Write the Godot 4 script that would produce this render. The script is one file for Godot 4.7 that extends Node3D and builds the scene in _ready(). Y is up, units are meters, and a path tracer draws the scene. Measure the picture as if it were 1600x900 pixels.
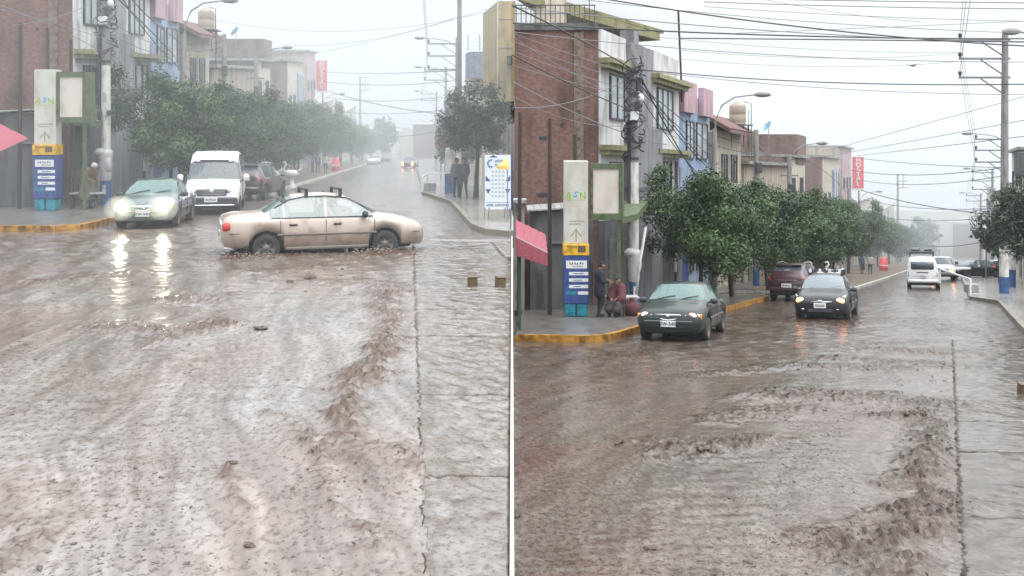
extends Node3D
# One rainy street, built twice side by side: k = 0 is the hazy street on the left, k = 1 the clearer one on the right.
# Street coordinates: s metres to the right of the street's own line, d metres down the street, u metres above the road.
const EYE := 2.2
const TURN := [-0.1143, 0.4879]      # how far each street leads to the side per metre ahead
const FALL := [-0.0321, -0.1436]     # both streets run downhill
const LEVEL := [0.052, -0.0557]      # the floors of the houses run flatter than the road
const NEAR := [1.04, 1.0]
const WHERE := ["in the left street", "in the right street"]
var M := {}
var taken := {}

func gp(k: int, s: float, d: float, u := 0.0) -> Vector3:
	return Vector3(s + TURN[k] * d, -EYE + FALL[k] * d + u, -d)

# ---------- shapes ----------
class Sh:
	var v := PackedVector3Array()
	var c := PackedColorArray()
	var col := Color.WHITE
	var tinted := false
	func tri(a: Vector3, b: Vector3, d: Vector3) -> void:
		v.append(a); v.append(d); v.append(b)
		c.append(col); c.append(col); c.append(col)
	func quad(a: Vector3, b: Vector3, d: Vector3, e: Vector3) -> void:
		tri(a, b, d); tri(a, d, e)
	func paint(x: Color) -> Sh:
		col = x; tinted = true
		return self
	func box(x0: float, x1: float, y0: float, y1: float, z0: float, z1: float) -> Sh:
		var p := []
		for i in 8: p.append(Vector3(x1 if i & 1 else x0, y1 if i & 2 else y0, z1 if i & 4 else z0))
		quad(p[4], p[5], p[7], p[6]); quad(p[1], p[0], p[2], p[3]); quad(p[5], p[1], p[3], p[7])
		quad(p[0], p[4], p[6], p[2]); quad(p[6], p[7], p[3], p[2]); quad(p[0], p[1], p[5], p[4])
		return self
	func cbox(o: Vector3, size: Vector3) -> Sh:
		var h := size / 2
		return box(o.x - h.x, o.x + h.x, o.y - h.y, o.y + h.y, o.z - h.z, o.z + h.z)
	# box with its upright and top edges cut off
	func bev(o: Vector3, size: Vector3, b: float) -> Sh:
		var h := size / 2
		var rings := []
		for lv in [[-h.y, b], [-h.y + b, 0.0], [h.y - b, 0.0], [h.y, b]]:
			var r := []
			var hx: float = h.x - lv[1]
			var hz: float = h.z - lv[1]
			for q in [[1, 1, 0], [1, 1, 1], [-1, 1, 1], [-1, 1, 0], [-1, -1, 0], [-1, -1, 1], [1, -1, 1], [1, -1, 0]]:
				r.append(o + Vector3(q[0] * (hx - (b if q[2] else 0.0)), lv[0], q[1] * (hz - (0.0 if q[2] else b))))
			rings.append(r)
		for i in 3: skin(rings[i], rings[i + 1])
		fan(rings[3], true); fan(rings[0], false)
		return self
	func skin(a: Array, b: Array) -> void:
		for i in a.size():
			var j := (i + 1) % a.size()
			quad(a[j], a[i], b[i], b[j])
	func fan(r: Array, up: bool) -> void:
		for i in range(1, r.size() - 1):
			if up: tri(r[0], r[i + 1], r[i])
			else: tri(r[0], r[i], r[i + 1])
	func cyl(a: Vector3, b: Vector3, ra: float, rb: float, n := 10, caps := true) -> Sh:
		var ax := (b - a).normalized()
		var e := ax.cross(Vector3.RIGHT if absf(ax.x) < 0.9 else Vector3.UP).normalized()
		var g := ax.cross(e)
		var A := []
		var B := []
		for i in n:
			var t := -TAU * i / n
			var w := e * cos(t) + g * sin(t)
			A.append(a + w * ra); B.append(b + w * rb)
		skin(A, B)
		if caps: fan(B, true); fan(A, false)
		return self
	# upright slab from a to b (bottom edge), tall high; a negative deep makes it a sheet lying back by that much instead
	func quad_box(a: Vector3, b: Vector3, tall: float, deep: float) -> Sh:
		var up := Vector3(0, tall, 0)
		var back := Vector3(0, 0, deep) if deep < 0 else (b - a).cross(Vector3.UP).normalized() * -deep
		var p := [a, b, b + back, a + back]
		quad(p[0], p[1], p[1] + up, p[0] + up); quad(p[1], p[2], p[2] + up, p[1] + up)
		quad(p[2], p[3], p[3] + up, p[2] + up); quad(p[3], p[0], p[0] + up, p[3] + up)
		quad(p[0] + up, p[1] + up, p[2] + up, p[3] + up); quad(p[3], p[2], p[1], p[0])
		return self
	func tube(p: Array, r: float, n := 6, r2 := -1.0) -> Sh:
		if r2 < 0: r2 = r
		var last := []
		for i in p.size():
			var ax: Vector3 = (p[mini(i + 1, p.size() - 1)] - p[maxi(i - 1, 0)]).normalized()
			var e := ax.cross(Vector3.UP if absf(ax.y) < 0.9 else Vector3.RIGHT).normalized()
			var g := ax.cross(e)
			var q := lerpf(r, r2, float(i) / maxi(1, p.size() - 1))
			var ring := []
			for j in n: ring.append(p[i] + (e * cos(-TAU * j / n) + g * sin(-TAU * j / n)) * q)
			if i: skin(last, ring)
			else: fan(ring, false)
			last = ring
		fan(last, true)
		return self
	func ball(o: Vector3, r: Vector3, rows := 8, n := 12) -> Sh:
		var last := []
		for i in rows + 1:
			var ring := []
			var f := PI * i / rows - PI / 2
			for j in n: ring.append(o + Vector3(cos(f) * cos(-TAU * j / n) * r.x, sin(f) * r.y, cos(f) * sin(-TAU * j / n) * r.z))
			if i: skin(last, ring)
			last = ring
		return self
	func lathe(pts: Array, n := 20) -> Sh:        # pts: [radius, height] going up
		var last := []
		for i in pts.size():
			var ring := []
			for j in n: ring.append(Vector3(pts[i][0] * cos(-TAU * j / n), pts[i][1], pts[i][0] * sin(-TAU * j / n)))
			if i: skin(last, ring)
			last = ring
		return self
	func prism(foot: Array, y0: float, y1: float) -> Sh:   # foot: points counter-clockwise seen from above
		for i in foot.size():
			var a: Vector3 = foot[i]
			var b: Vector3 = foot[(i + 1) % foot.size()]
			quad(a + Vector3(0, y0, 0), b + Vector3(0, y0, 0), b + Vector3(0, y1, 0), a + Vector3(0, y1, 0))
		var flat := PackedVector2Array()
		for p in foot: flat.append(Vector2(p.x, -p.z))
		var ix := Geometry2D.triangulate_polygon(flat)
		for i in range(0, ix.size(), 3):
			var a: Vector3 = foot[ix[i]]
			var b: Vector3 = foot[ix[i + 1]]
			var e: Vector3 = foot[ix[i + 2]]
			if (b - a).cross(e - a).y < 0: var t := b; b = e; e = t
			tri(a + Vector3(0, y1, 0), b + Vector3(0, y1, 0), e + Vector3(0, y1, 0))
		return self
	func add(o: Sh, t := Transform3D()) -> Sh:
		for i in o.v.size(): v.append(t * o.v[i])
		c.append_array(o.c)
		tinted = tinted or o.tinted
		return self
	func xf(t: Transform3D) -> Sh:
		for i in v.size(): v[i] = t * v[i]
		return self
	func mesh(smooth := false) -> ArrayMesh:
		var st := SurfaceTool.new()
		st.begin(Mesh.PRIMITIVE_TRIANGLES)
		st.set_smooth_group(0 if smooth else -1)
		for i in v.size():
			if tinted: st.set_color(c[i])
			st.add_vertex(v[i])
		st.generate_normals()
		st.index()
		return st.commit()

# ---------- things ----------
func numbered(n: String) -> String:
	var i: int = taken.get(n, -1) + 1
	taken[n] = i
	return n if i == 0 else "%s_%03d" % [n, i]

func tag(o: Node, label := "", category := "", group := "", kind := "") -> void:
	if label: o.set_meta("label", label)
	if category: o.set_meta("category", category)
	if group: o.set_meta("group", group)
	if kind: o.set_meta("kind", kind)

func thing(n: String, label: String, category: String, t := Transform3D(), group := "") -> Node3D:
	var o := Node3D.new()
	o.name = numbered(n)
	o.transform = t
	add_child(o)
	tag(o, label, category, group)
	return o

func part(parent: Node, n: String, shape, mat: Material, smooth := false, label := "") -> MeshInstance3D:
	var o := MeshInstance3D.new()
	o.name = n
	o.mesh = shape.mesh(smooth) if shape is Sh else shape
	o.material_override = mat
	parent.add_child(o, true)
	if label: o.set_meta("label", label)
	return o

func single(n: String, label: String, category: String, shape, mat: Material, t := Transform3D(), group := "", smooth := false, kind := "") -> MeshInstance3D:
	var o := MeshInstance3D.new()
	o.name = numbered(n)
	o.mesh = shape.mesh(smooth) if shape is Sh else shape
	o.material_override = mat
	o.transform = t
	add_child(o)
	tag(o, label, category, group, kind)
	return o

func setting(n: String, shape, mat: Material, smooth := false, t := Transform3D()) -> MeshInstance3D:
	return single(n, "", "", shape, mat, t, "", smooth, "structure")

func copy_of(o: Node3D, label: String, t: Transform3D) -> Node3D:
	var r: Node3D = o.duplicate()
	var n := String(o.name)
	r.name = numbered(n.rsplit("_", true, 1)[0] if n.substr(n.length() - 3).is_valid_int() else n)
	add_child(r)
	r.transform = t
	r.set_meta("label", label)
	return r

func text_on(parent: Node, n: String, words: String, at: Vector3, em: float, mat: Material, turn := Basis(), bold := true, squeeze := 1.0) -> void:
	var t := TextMesh.new()
	var f := SystemFont.new()
	f.font_names = PackedStringArray(["Droid Sans"])
	f.font_weight = 700 if bold else 400
	t.font = f
	t.text = words
	t.font_size = 48
	t.pixel_size = em / 48.0
	t.depth = 0.006
	var o := MeshInstance3D.new()
	o.name = n
	o.mesh = t
	o.material_override = mat
	o.transform = Transform3D(turn * Basis.from_scale(Vector3(squeeze, 1, 1)), at)
	parent.add_child(o, true)

# ---------- materials ----------
func noise_tex(freq: float, ramp: Array, type := FastNoiseLite.TYPE_SIMPLEX_SMOOTH, seed_ := 1, size := 512, octaves := 5, gain := 0.5) -> NoiseTexture2D:
	var f := FastNoiseLite.new()
	f.noise_type = type
	f.frequency = freq
	f.seed = seed_
	f.fractal_octaves = octaves
	f.fractal_gain = gain
	var t := NoiseTexture2D.new()
	t.width = size; t.height = size
	t.seamless = true
	t.noise = f
	if ramp.size():
		var g := Gradient.new()
		var off := PackedFloat32Array()
		var cols := PackedColorArray()
		for r in ramp:
			off.append(r[0]); cols.append(Color(r[1], r[2], r[3]))
		g.offsets = off; g.colors = cols
		t.color_ramp = g
	return t

# colour is the real-world (linear) base colour
func mat(r: float, g: float, b: float, rough := 0.8, more := {}) -> StandardMaterial3D:
	var m := StandardMaterial3D.new()
	m.albedo_color = Color(r, g, b).linear_to_srgb()
	m.roughness = rough
	if more.get("metal"): m.metallic = more.metal
	if more.get("spec"): m.metallic_specular = more.spec
	if more.get("coat"):
		m.clearcoat_enabled = true; m.clearcoat = more.coat; m.clearcoat_roughness = 0.06
	if more.get("tex"):
		m.albedo_texture = more.tex
		m.uv1_triplanar = true
		m.uv1_world_triplanar = more.get("world", true)
		m.uv1_scale = more.get("scale", Vector3.ONE)
	if more.get("relief"):
		m.heightmap_enabled = true
		m.heightmap_texture = more.relief
		m.heightmap_scale = more.get("deep", 1.0)
		m.uv1_triplanar = true
		m.uv1_world_triplanar = more.get("world", true)
		m.uv1_scale = more.get("scale", Vector3.ONE)
	if more.get("rtex"): m.roughness_texture = more.rtex
	if more.get("vc"): m.vertex_color_use_as_albedo = true
	if more.get("glow"):
		m.emission_enabled = true
		m.emission = more.glow
		m.emission_energy_multiplier = more.get("power", 1.0)
	if more.get("alpha"):
		m.transparency = BaseMaterial3D.TRANSPARENCY_ALPHA
		m.albedo_color.a = more.alpha
	if more.get("back"): 
		m.backlight_enabled = true; m.backlight = more.back
	return m

func brick_image(br: Color, mortar: Color, rows: int, cols: int, seed_: int, spread: float) -> ImageTexture:
	var n := 512
	var im := Image.create(n, n, false, Image.FORMAT_RGB8)
	var rng := RandomNumberGenerator.new()
	rng.seed = seed_
	var tone := []
	for i in rows * cols: tone.append(rng.randf_range(1.0 - spread, 1.0 + spread))
	var f := FastNoiseLite.new()
	f.seed = seed_; f.frequency = 0.02; f.fractal_octaves = 4
	for y in n:
		var ry := float(y) * rows / n
		var row := int(ry)
		for x in n:
			var rx := float(x) * cols / n + (0.5 if row % 2 else 0.0)
			var fx := rx - floorf(rx)
			var fy := ry - row
			var w: float = 0.9 + 0.16 * f.get_noise_2d(x, y)
			var c = mortar if fx < 0.05 or fy < 0.16 else br * tone[row * cols + int(rx) % cols]
			im.set_pixel(x, y, Color(c.r * w, c.g * w, c.b * w))
	return ImageTexture.create_from_image(im)

func materials() -> void:
	var grime := noise_tex(0.006, [[0.0, 0.62, 0.6, 0.57], [0.45, 0.9, 0.89, 0.88], [1.0, 1.0, 1.0, 1.0]])
	var faint := noise_tex(0.006, [[0.0, 0.86, 0.85, 0.84], [0.5, 0.97, 0.97, 0.97], [1.0, 1.0, 1.0, 1.0]], FastNoiseLite.TYPE_SIMPLEX_SMOOTH, 2)
	var fine := noise_tex(0.03, [[0.0, 0.7, 0.7, 0.7], [1.0, 1.0, 1.0, 1.0]], FastNoiseLite.TYPE_SIMPLEX_SMOOTH, 5)
	var rough_n := noise_tex(0.04, [], FastNoiseLite.TYPE_SIMPLEX_SMOOTH, 8)
	var ripple := noise_tex(0.011, [], FastNoiseLite.TYPE_SIMPLEX, 9, 1024, 7, 0.62)
	var speck := noise_tex(0.013, [[0.0, 0.3, 0.26, 0.23], [0.3, 0.58, 0.54, 0.5], [0.43, 0.88, 0.86, 0.845], [0.62, 1.0, 0.99, 0.985], [1.0, 1.0, 1.0, 1.0]], FastNoiseLite.TYPE_SIMPLEX, 3, 2048, 8, 0.82)
	var speck_soft := noise_tex(0.013, [[0.0, 0.5, 0.46, 0.43], [0.3, 0.78, 0.755, 0.74], [0.42, 0.95, 0.94, 0.93], [0.6, 1.0, 1.0, 1.0], [1.0, 1.0, 1.0, 1.0]], FastNoiseLite.TYPE_SIMPLEX, 3, 2048, 8, 0.74)
	M.brick = mat(1, 1, 1, 0.9, {"tex": brick_image(Color(0.52, 0.38, 0.345), Color(0.5, 0.44, 0.42), 24, 10, 4, 0.05), "scale": Vector3(0.45, 0.5, 0.45)})
	M.brick_pink = mat(1, 1, 1, 0.9, {"tex": brick_image(Color(0.50, 0.40, 0.37), Color(0.5, 0.46, 0.44), 24, 10, 7, 0.05), "scale": Vector3(0.45, 0.5, 0.45)})
	for m in [M.brick, M.brick_pink]:      # damp stains over the courses
		m.detail_enabled = true
		m.detail_blend_mode = BaseMaterial3D.BLEND_MODE_MUL
		m.detail_albedo = grime
		m.detail_uv_layer = BaseMaterial3D.DETAIL_UV_2
		m.uv2_triplanar = true
		m.uv2_world_triplanar = true
		m.uv2_scale = Vector3(0.22, 0.07, 0.22)
	var st := {"tex": grime, "scale": Vector3(0.5, 0.11, 0.5)}
	M.plaster_white = mat(0.62, 0.63, 0.66, 0.85, st)
	M.plaster_grey = mat(0.26, 0.26, 0.29, 0.85, st)
	M.plaster_dark = mat(0.13, 0.13, 0.135, 0.85, st)
	M.plaster_blue = mat(0.30, 0.39, 0.56, 0.85, st)
	M.plaster_pink = mat(0.46, 0.31, 0.36, 0.85, st)
	M.plaster_cream = mat(0.55, 0.5, 0.42, 0.85, st)
	M.plaster_beige = mat(0.42, 0.36, 0.3, 0.85, st)
	M.plaster_ochre = mat(0.42, 0.33, 0.17, 0.8, st)
	M.yellow_trim = mat(0.26, 0.25, 0.13, 0.7, {"tex": grime, "scale": Vector3(0.7, 0.3, 0.7)})
	M.roof_red = mat(0.2, 0.115, 0.105, 0.8, {"tex": fine})
	M.concrete = mat(0.30, 0.29, 0.28, 0.85, {"tex": grime, "scale": Vector3(0.6, 0.25, 0.6), "relief": rough_n, "deep": 0.4})
	M.pole = mat(0.27, 0.26, 0.26, 0.85, {"tex": grime, "scale": Vector3(0.9, 0.2, 0.9)})
	M.pole_white = mat(0.6, 0.59, 0.57, 0.7, {"tex": grime, "scale": Vector3(0.9, 0.4, 0.9)})
	M.pole_blue = mat(0.03, 0.09, 0.24, 0.6, {"tex": grime, "scale": Vector3(1.5, 0.6, 1.5)})
	M.kerb = mat(0.42, 0.22, 0.03, 0.5, {"tex": noise_tex(0.012, [[0.0, 0.35, 0.32, 0.3], [0.4, 0.75, 0.7, 0.65], [0.7, 1.0, 1.0, 1.0]], FastNoiseLite.TYPE_SIMPLEX_SMOOTH, 12), "scale": Vector3(0.5, 0.5, 0.5)})
	M.kerb_white = mat(0.55, 0.53, 0.5, 0.5, {"tex": grime})
	M.pavement = mat(0.15, 0.14, 0.135, 0.28, {"tex": grime, "scale": Vector3(0.4, 0.4, 0.4), "relief": rough_n, "deep": 0.3})
	M.pavement_wet = mat(0.33, 0.31, 0.29, 0.16, {"tex": grime, "scale": Vector3(0.3, 0.3, 0.3), "relief": ripple, "deep": 0.5})
	M.dirt = mat(0.15, 0.105, 0.07, 0.7, {"tex": fine, "relief": rough_n, "deep": 2.0})
	for k in 2:
		M["mud%d" % k] = mat(1, 1, 1, [0.2, 0.2][k], {"vc": true, "tex": [speck_soft, speck][k], "scale": Vector3(0.42, 0.42, 0.3), "relief": ripple, "deep": [0.06, 0.17][k], "spec": 0.4})
		M["slab%d" % k] = mat(1, 1, 1, 0.13, {"vc": true, "tex": speck_soft, "scale": Vector3(0.5, 0.5, 0.6), "relief": ripple, "deep": 0.22, "spec": 0.45})
	M.clod = mat(1, 1, 1, 0.5, {"vc": true})
	M.cable = mat(0.035, 0.035, 0.04, 0.6)
	M.cable_grey = mat(0.16, 0.16, 0.17, 0.6)
	M.steel = mat(0.2, 0.2, 0.21, 0.5, {"metal": 0.5})
	M.steel_dark = mat(0.05, 0.05, 0.05, 0.6)
	M.rust = mat(0.07, 0.045, 0.035, 0.85, {"tex": fine})
	M.glass_dark = mat(0.05, 0.06, 0.07, 0.08, {"spec": 0.6})
	M.glass_pale = mat(0.3, 0.33, 0.36, 0.1)
	M.frame_dark = mat(0.05, 0.05, 0.055, 0.5)
	M.frame_white = mat(0.6, 0.6, 0.6, 0.5)
	M.shutter = mat(0.17, 0.17, 0.175, 0.6, {"tex": grime, "scale": Vector3(0.6, 0.2, 0.6)})
	M.wood = mat(0.16, 0.09, 0.045, 0.8, {"tex": fine, "scale": Vector3(3, 3, 3)})
	M.white_paint = mat(0.68, 0.67, 0.64, 0.4, {"tex": grime, "scale": Vector3(0.4, 0.4, 0.4)})
	M.panel_cream = mat(0.55, 0.5, 0.45, 0.45, {"tex": faint, "scale": Vector3(0.3, 0.2, 0.3)})
	M.tower_white = mat(0.5, 0.48, 0.43, 0.45, {"tex": faint, "scale": Vector3(0.5, 0.3, 0.5)})
	M.green_frame = mat(0.085, 0.12, 0.055, 0.6, {"tex": grime})
	M.sign_blue = mat(0.035, 0.075, 0.26, 0.4, {"tex": grime})
	M.sign_teal = mat(0.02, 0.24, 0.33, 0.4, {"tex": grime})
	M.sign_yellow = mat(0.7, 0.42, 0.03, 0.4, {"tex": grime})
	M.sign_red = mat(0.62, 0.05, 0.06, 0.4)
	M.ink = mat(0.03, 0.03, 0.04, 0.6)
	M.ink_green = mat(0.22, 0.36, 0.05, 0.6)
	M.ink_blue = mat(0.05, 0.3, 0.55, 0.6)
	M.navy = mat(0.03, 0.06, 0.2, 0.5)
	M.awning = mat(0.33, 0.07, 0.1, 0.7, {"back": Color(0.2, 0.06, 0.08), "tex": fine})
	M.umbrella = mat(0.75, 0.5, 0.1, 0.6, {"back": Color(0.4, 0.3, 0.1)})
	M.leaf = mat(1, 1, 1, 0.45, {"vc": true, "back": Color(0.35, 0.4, 0.2)})
	M.bark = mat(0.07, 0.05, 0.038, 0.9, {"tex": fine, "scale": Vector3(2, 0.6, 2)})
	M.skin_cloth = mat(1, 1, 1, 0.8, {"vc": true})
	M.plastic_wrap = mat(0.55, 0.54, 0.54, 0.3, {"tex": fine, "scale": Vector3(3, 3, 3)})
	M.tank = mat(0.42, 0.34, 0.27, 0.6, {"tex": fine})
	M.tile_sheet = mat(0.42, 0.43, 0.44, 0.5, {"tex": grime})
	M.red_plastic = mat(0.6, 0.05, 0.06, 0.4)
	M.mudlump = mat(0.07, 0.048, 0.034, 0.45, {"tex": fine, "scale": Vector3(6, 6, 6)})
	M.stump = mat(0.13, 0.085, 0.045, 0.6, {"tex": fine, "scale": Vector3(4, 4, 4)})
	M.splash = mat(0.22, 0.17, 0.14, 0.3)
	M.board_white = mat(0.6, 0.64, 0.68, 0.4)
	M.print_grey = mat(0.36, 0.4, 0.46, 0.5)
	M.kerb_worn = mat(0.2, 0.175, 0.14, 0.5, {"tex": grime, "scale": Vector3(0.5, 0.5, 0.5)})
	M.column = mat(0.2, 0.15, 0.13, 0.9, {"tex": grime})
	M.slate_blue = mat(0.2, 0.215, 0.28, 0.7, {"tex": grime})
	M.hill = mat(0.12, 0.11, 0.09, 0.95)

func ordinal(n: int) -> String:
	var ones := ["", "first", "second", "third", "fourth", "fifth", "sixth", "seventh", "eighth", "ninth", "tenth", "eleventh", "twelfth", "thirteenth", "fourteenth", "fifteenth", "sixteenth", "seventeenth", "eighteenth", "nineteenth"]
	if n < 20: return ones[n]
	var tens := ["", "", "twenty", "thirty", "forty", "fifty"]
	if n % 10 == 0: return ["", "", "twentieth", "thirtieth", "fortieth", "fiftieth"][n / 10]
	return "%s %s" % [tens[n / 10], ones[n % 10]]

# lettering too blurred to read in the photograph: a row of uneven strokes
func print_row(parent: Node, n: String, x0: float, x1: float, y: float, tall: float, z: float, count: int, m: Material, t := Transform3D()) -> void:
	var sh := Sh.new()
	var rng := RandomNumberGenerator.new()
	rng.seed = int(x0 * 1000 + y * 777 + count)
	var w := (x1 - x0) / count
	for i in count:
		if count > 8 and rng.randf() < 0.14: continue
		var a := x0 + i * w + w * 0.12
		var up := tall * rng.randf_range(0.75, 1.0)
		sh.box(a, a + w * 0.2, y, y + up, z, z + 0.005)
		sh.box(a + w * 0.5, a + w * 0.72, y, y + tall * rng.randf_range(0.6, 1.0), z, z + 0.005)
		var h := y + up * (0.75 if rng.randf() < 0.5 else 0.05)
		sh.box(a + w * 0.2, a + w * 0.5, h, h + tall * 0.2, z, z + 0.005)
	part(parent, n, sh.xf(t), m)

func _ready() -> void:
	var cam := Camera3D.new()
	cam.name = "camera"
	cam.projection = Camera3D.PROJECTION_FRUSTUM
	cam.near = 0.1
	cam.far = 1500.0
	cam.size = 0.0642857
	cam.frustum_offset = Vector2(0, -0.0185714)
	cam.current = true
	add_child(cam)
	var we := WorldEnvironment.new()
	we.name = "weather"
	var env := Environment.new()
	env.background_mode = Environment.BG_SKY
	env.tonemap_mode = Environment.TONE_MAPPER_LINEAR
	env.tonemap_exposure = 1.36
	env.sky = Sky.new()
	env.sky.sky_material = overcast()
	env.fog_enabled = true
	env.fog_density = 0.0005
	env.fog_light_color = Color(0.86, 0.88, 0.9)
	env.volumetric_fog_enabled = true
	env.volumetric_fog_density = 0.0
	env.sdfgi_enabled = true
	env.ssao_enabled = true
	env.ssil_enabled = true
	we.environment = env
	add_child(we)
	var sun := DirectionalLight3D.new()
	sun.name = "sun"
	sun.light_energy = 0.45
	sun.light_angular_distance = 50.0
	sun.light_color = Color(1.0, 0.98, 0.95)
	sun.shadow_enabled = true
	sun.rotation_degrees = Vector3(-68, 35, 0)
	add_child(sun)
	materials()
	for k in 2:
		flood(k)
		pavements(k)
	mist()
	for k in 2: houses(k)
	backdrop()
	for k in 2:
		corner_furniture(k)
		trees(k)
		street_poles(k)
	cables()
	vehicles()
	people()
	small_things()

# ---------- sky ----------
func overcast() -> PanoramaSkyMaterial:
	var w := 512
	var h := 256
	var im := Image.create(w, h, false, Image.FORMAT_RGBF)
	var f := FastNoiseLite.new()
	f.seed = 11; f.frequency = 0.9; f.fractal_octaves = 4
	for y in h:
		var el := PI / 2 - PI * (y + 0.5) / h
		for x in w:
			var az := TAU * ((x + 0.5) / w - 0.5)
			var dir := Vector3(sin(az) * cos(el), sin(el), -cos(az) * cos(el))
			var cl := f.get_noise_3d(dir.x * 1.5, maxf(dir.y, 0.0) * 4.0, dir.z * 1.5)
			var up := clampf(dir.y * 2.6, 0.0, 1.0)
			var c := Color(0.73, 0.76, 0.81).lerp(Color(0.84, 0.905, 0.975), up)
			var thin := smoothstep(0.02, -0.2, dir.x) * 0.34      # the cloud is thinner, so whiter, to the left
			c = c.lerp(Color(1.22, 1.27, 1.28), thin * 2.5)
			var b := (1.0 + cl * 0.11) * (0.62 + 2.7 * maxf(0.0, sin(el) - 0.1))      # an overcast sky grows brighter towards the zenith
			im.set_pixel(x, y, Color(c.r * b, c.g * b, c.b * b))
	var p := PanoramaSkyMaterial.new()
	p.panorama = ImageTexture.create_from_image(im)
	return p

func mist() -> void:
	veil("rain_mist", "pale mist added over the left street in place of lens haze", Vector3(80, 32, 150), Vector3(-40.03, 2, -89), 0.005)  # added mist that stands in for veiling glare of a wet lens
	veil("rain_mist", "fainter rain mist far down the right street", Vector3(190, 40, 210), Vector3(95.03, -12, -175), 0.0038)

func veil(called: String, label: String, size: Vector3, at: Vector3, dense: float) -> void:
	var o := FogVolume.new()
	o.name = numbered(called)
	o.shape = RenderingServer.FOG_VOLUME_SHAPE_BOX
	o.size = size
	o.position = at
	var m := FogMaterial.new()
	m.density = dense
	m.albedo = Color(0.95, 0.965, 0.97)
	o.material = m
	add_child(o)
	tag(o, label, "mist", "", "stuff")

# ---------- ground ----------
# swells and mud banks: from s, d to s, d, half width, strength
const SWELL := [
	[[-3.69, 11.12, -2.81, 10.62, 0.27, 0.8], [-2.81, 10.62, -2.38, 11.28, 0.27, 1.0], [-3.51, 13.28, -2.8, 13.28, 0.29, 0.8], [-0.36, 14.33, -0.29, 10.1, 0.2, 0.9], [-0.29, 10.1, -0.44, 8.21, 0.18, 1.0], [-0.44, 8.21, -0.52, 7.25, 0.14, 1.0], [-0.52, 7.25, -0.59, 6.35, 0.15, 0.6], [-0.68, 6.77, -0.09, 6.35, 0.28, 0.5], [-1.2, 7.6, -0.68, 6.77, 0.08, 0.5], [-0.61, 6.1, -0.29, 5.01, 0.12, 0.4], [-1.2, 6.22, -0.93, 5.45, 0.04, 0.5], [-3.58, 19.25, 0.0, 18.9, 0.6, 0.6], [-1.05, 18.44, 0.82, 19.13, 0.57, 0.5], [-1.5, 15.02, 0.0, 14.6, 0.28, 0.6], [-2.78, 16.21, -1.44, 16.83, 0.35, 0.5], [-2.18, 4.78, -2.14, 5.18, 0.12, 0.5], [-6.22, 15.02, -5.09, 16.21, 0.32, 0.4], [1.0, 47.0, 1.7, 40.0, 1.0, 0.4], [-3.7, 18.15, -2.3, 18.6, 0.28, 1.0], [-1.0, 19.1, 0.3, 19.6, 0.28, 0.9], [-3.4, 26.0, -0.8, 25.2, 0.7, 0.5], [-4.5, 33.0, -1.0, 31.5, 1.0, 0.5], [-2.0, 23.0, 0.4, 22.4, 0.5, 0.5]],
	[[-1.58, 19.62, 0.16, 19.01, 0.5, 0.9], [-2.95, 17.02, -0.98, 16.47, 0.36, 0.8], [-2.38, 18.22, 0.2, 16.74, 0.36, 0.8], [-2.8, 13.63, -1.06, 13.16, 0.35, 1.0], [-1.09, 13.45, 0.15, 12.37, 0.35, 0.8], [-0.38, 12.37, -0.21, 10.3, 0.18, 1.0], [-0.21, 10.3, -0.39, 8.58, 0.2, 1.0], [-0.39, 8.58, -0.13, 7.72, 0.15, 0.9], [-0.13, 7.72, -0.46, 6.94, 0.3, 1.0], [-3.07, 9.72, -2.16, 10.3, 0.22, 1.0], [-0.88, 6.71, -0.37, 6.17, 0.2, 0.8], [-3.55, 10.3, -2.62, 9.6, 0.3, 0.4], [-3.0, 11.89, -2.15, 12.37, 0.4, 0.5], [-0.71, 11.89, -0.48, 11.67, 0.3, 1.0], [-7.2, 18.22, -6.6, 19.13, 0.51, 0.5], [-4.68, 15.48, -3.62, 16.74, 0.38, 0.5], [-1.07, 28.26, 0.29, 23.88, 0.8, 0.6], [-2.61, 20.0, -0.66, 21.39, 0.5, 0.5], [-4.9, 28.26, -2.76, 27.02, 1.1, 0.6], [-2.65, 44.64, -0.08, 38.99, 1.2, 0.5]]]
const LIP := 0.08          # where the carriageway ends and the concrete gutter slabs begin
const GUTTER_END := 22.0
var na := FastNoiseLite.new()
var nb := FastNoiseLite.new()
var nc := FastNoiseLite.new()

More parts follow.
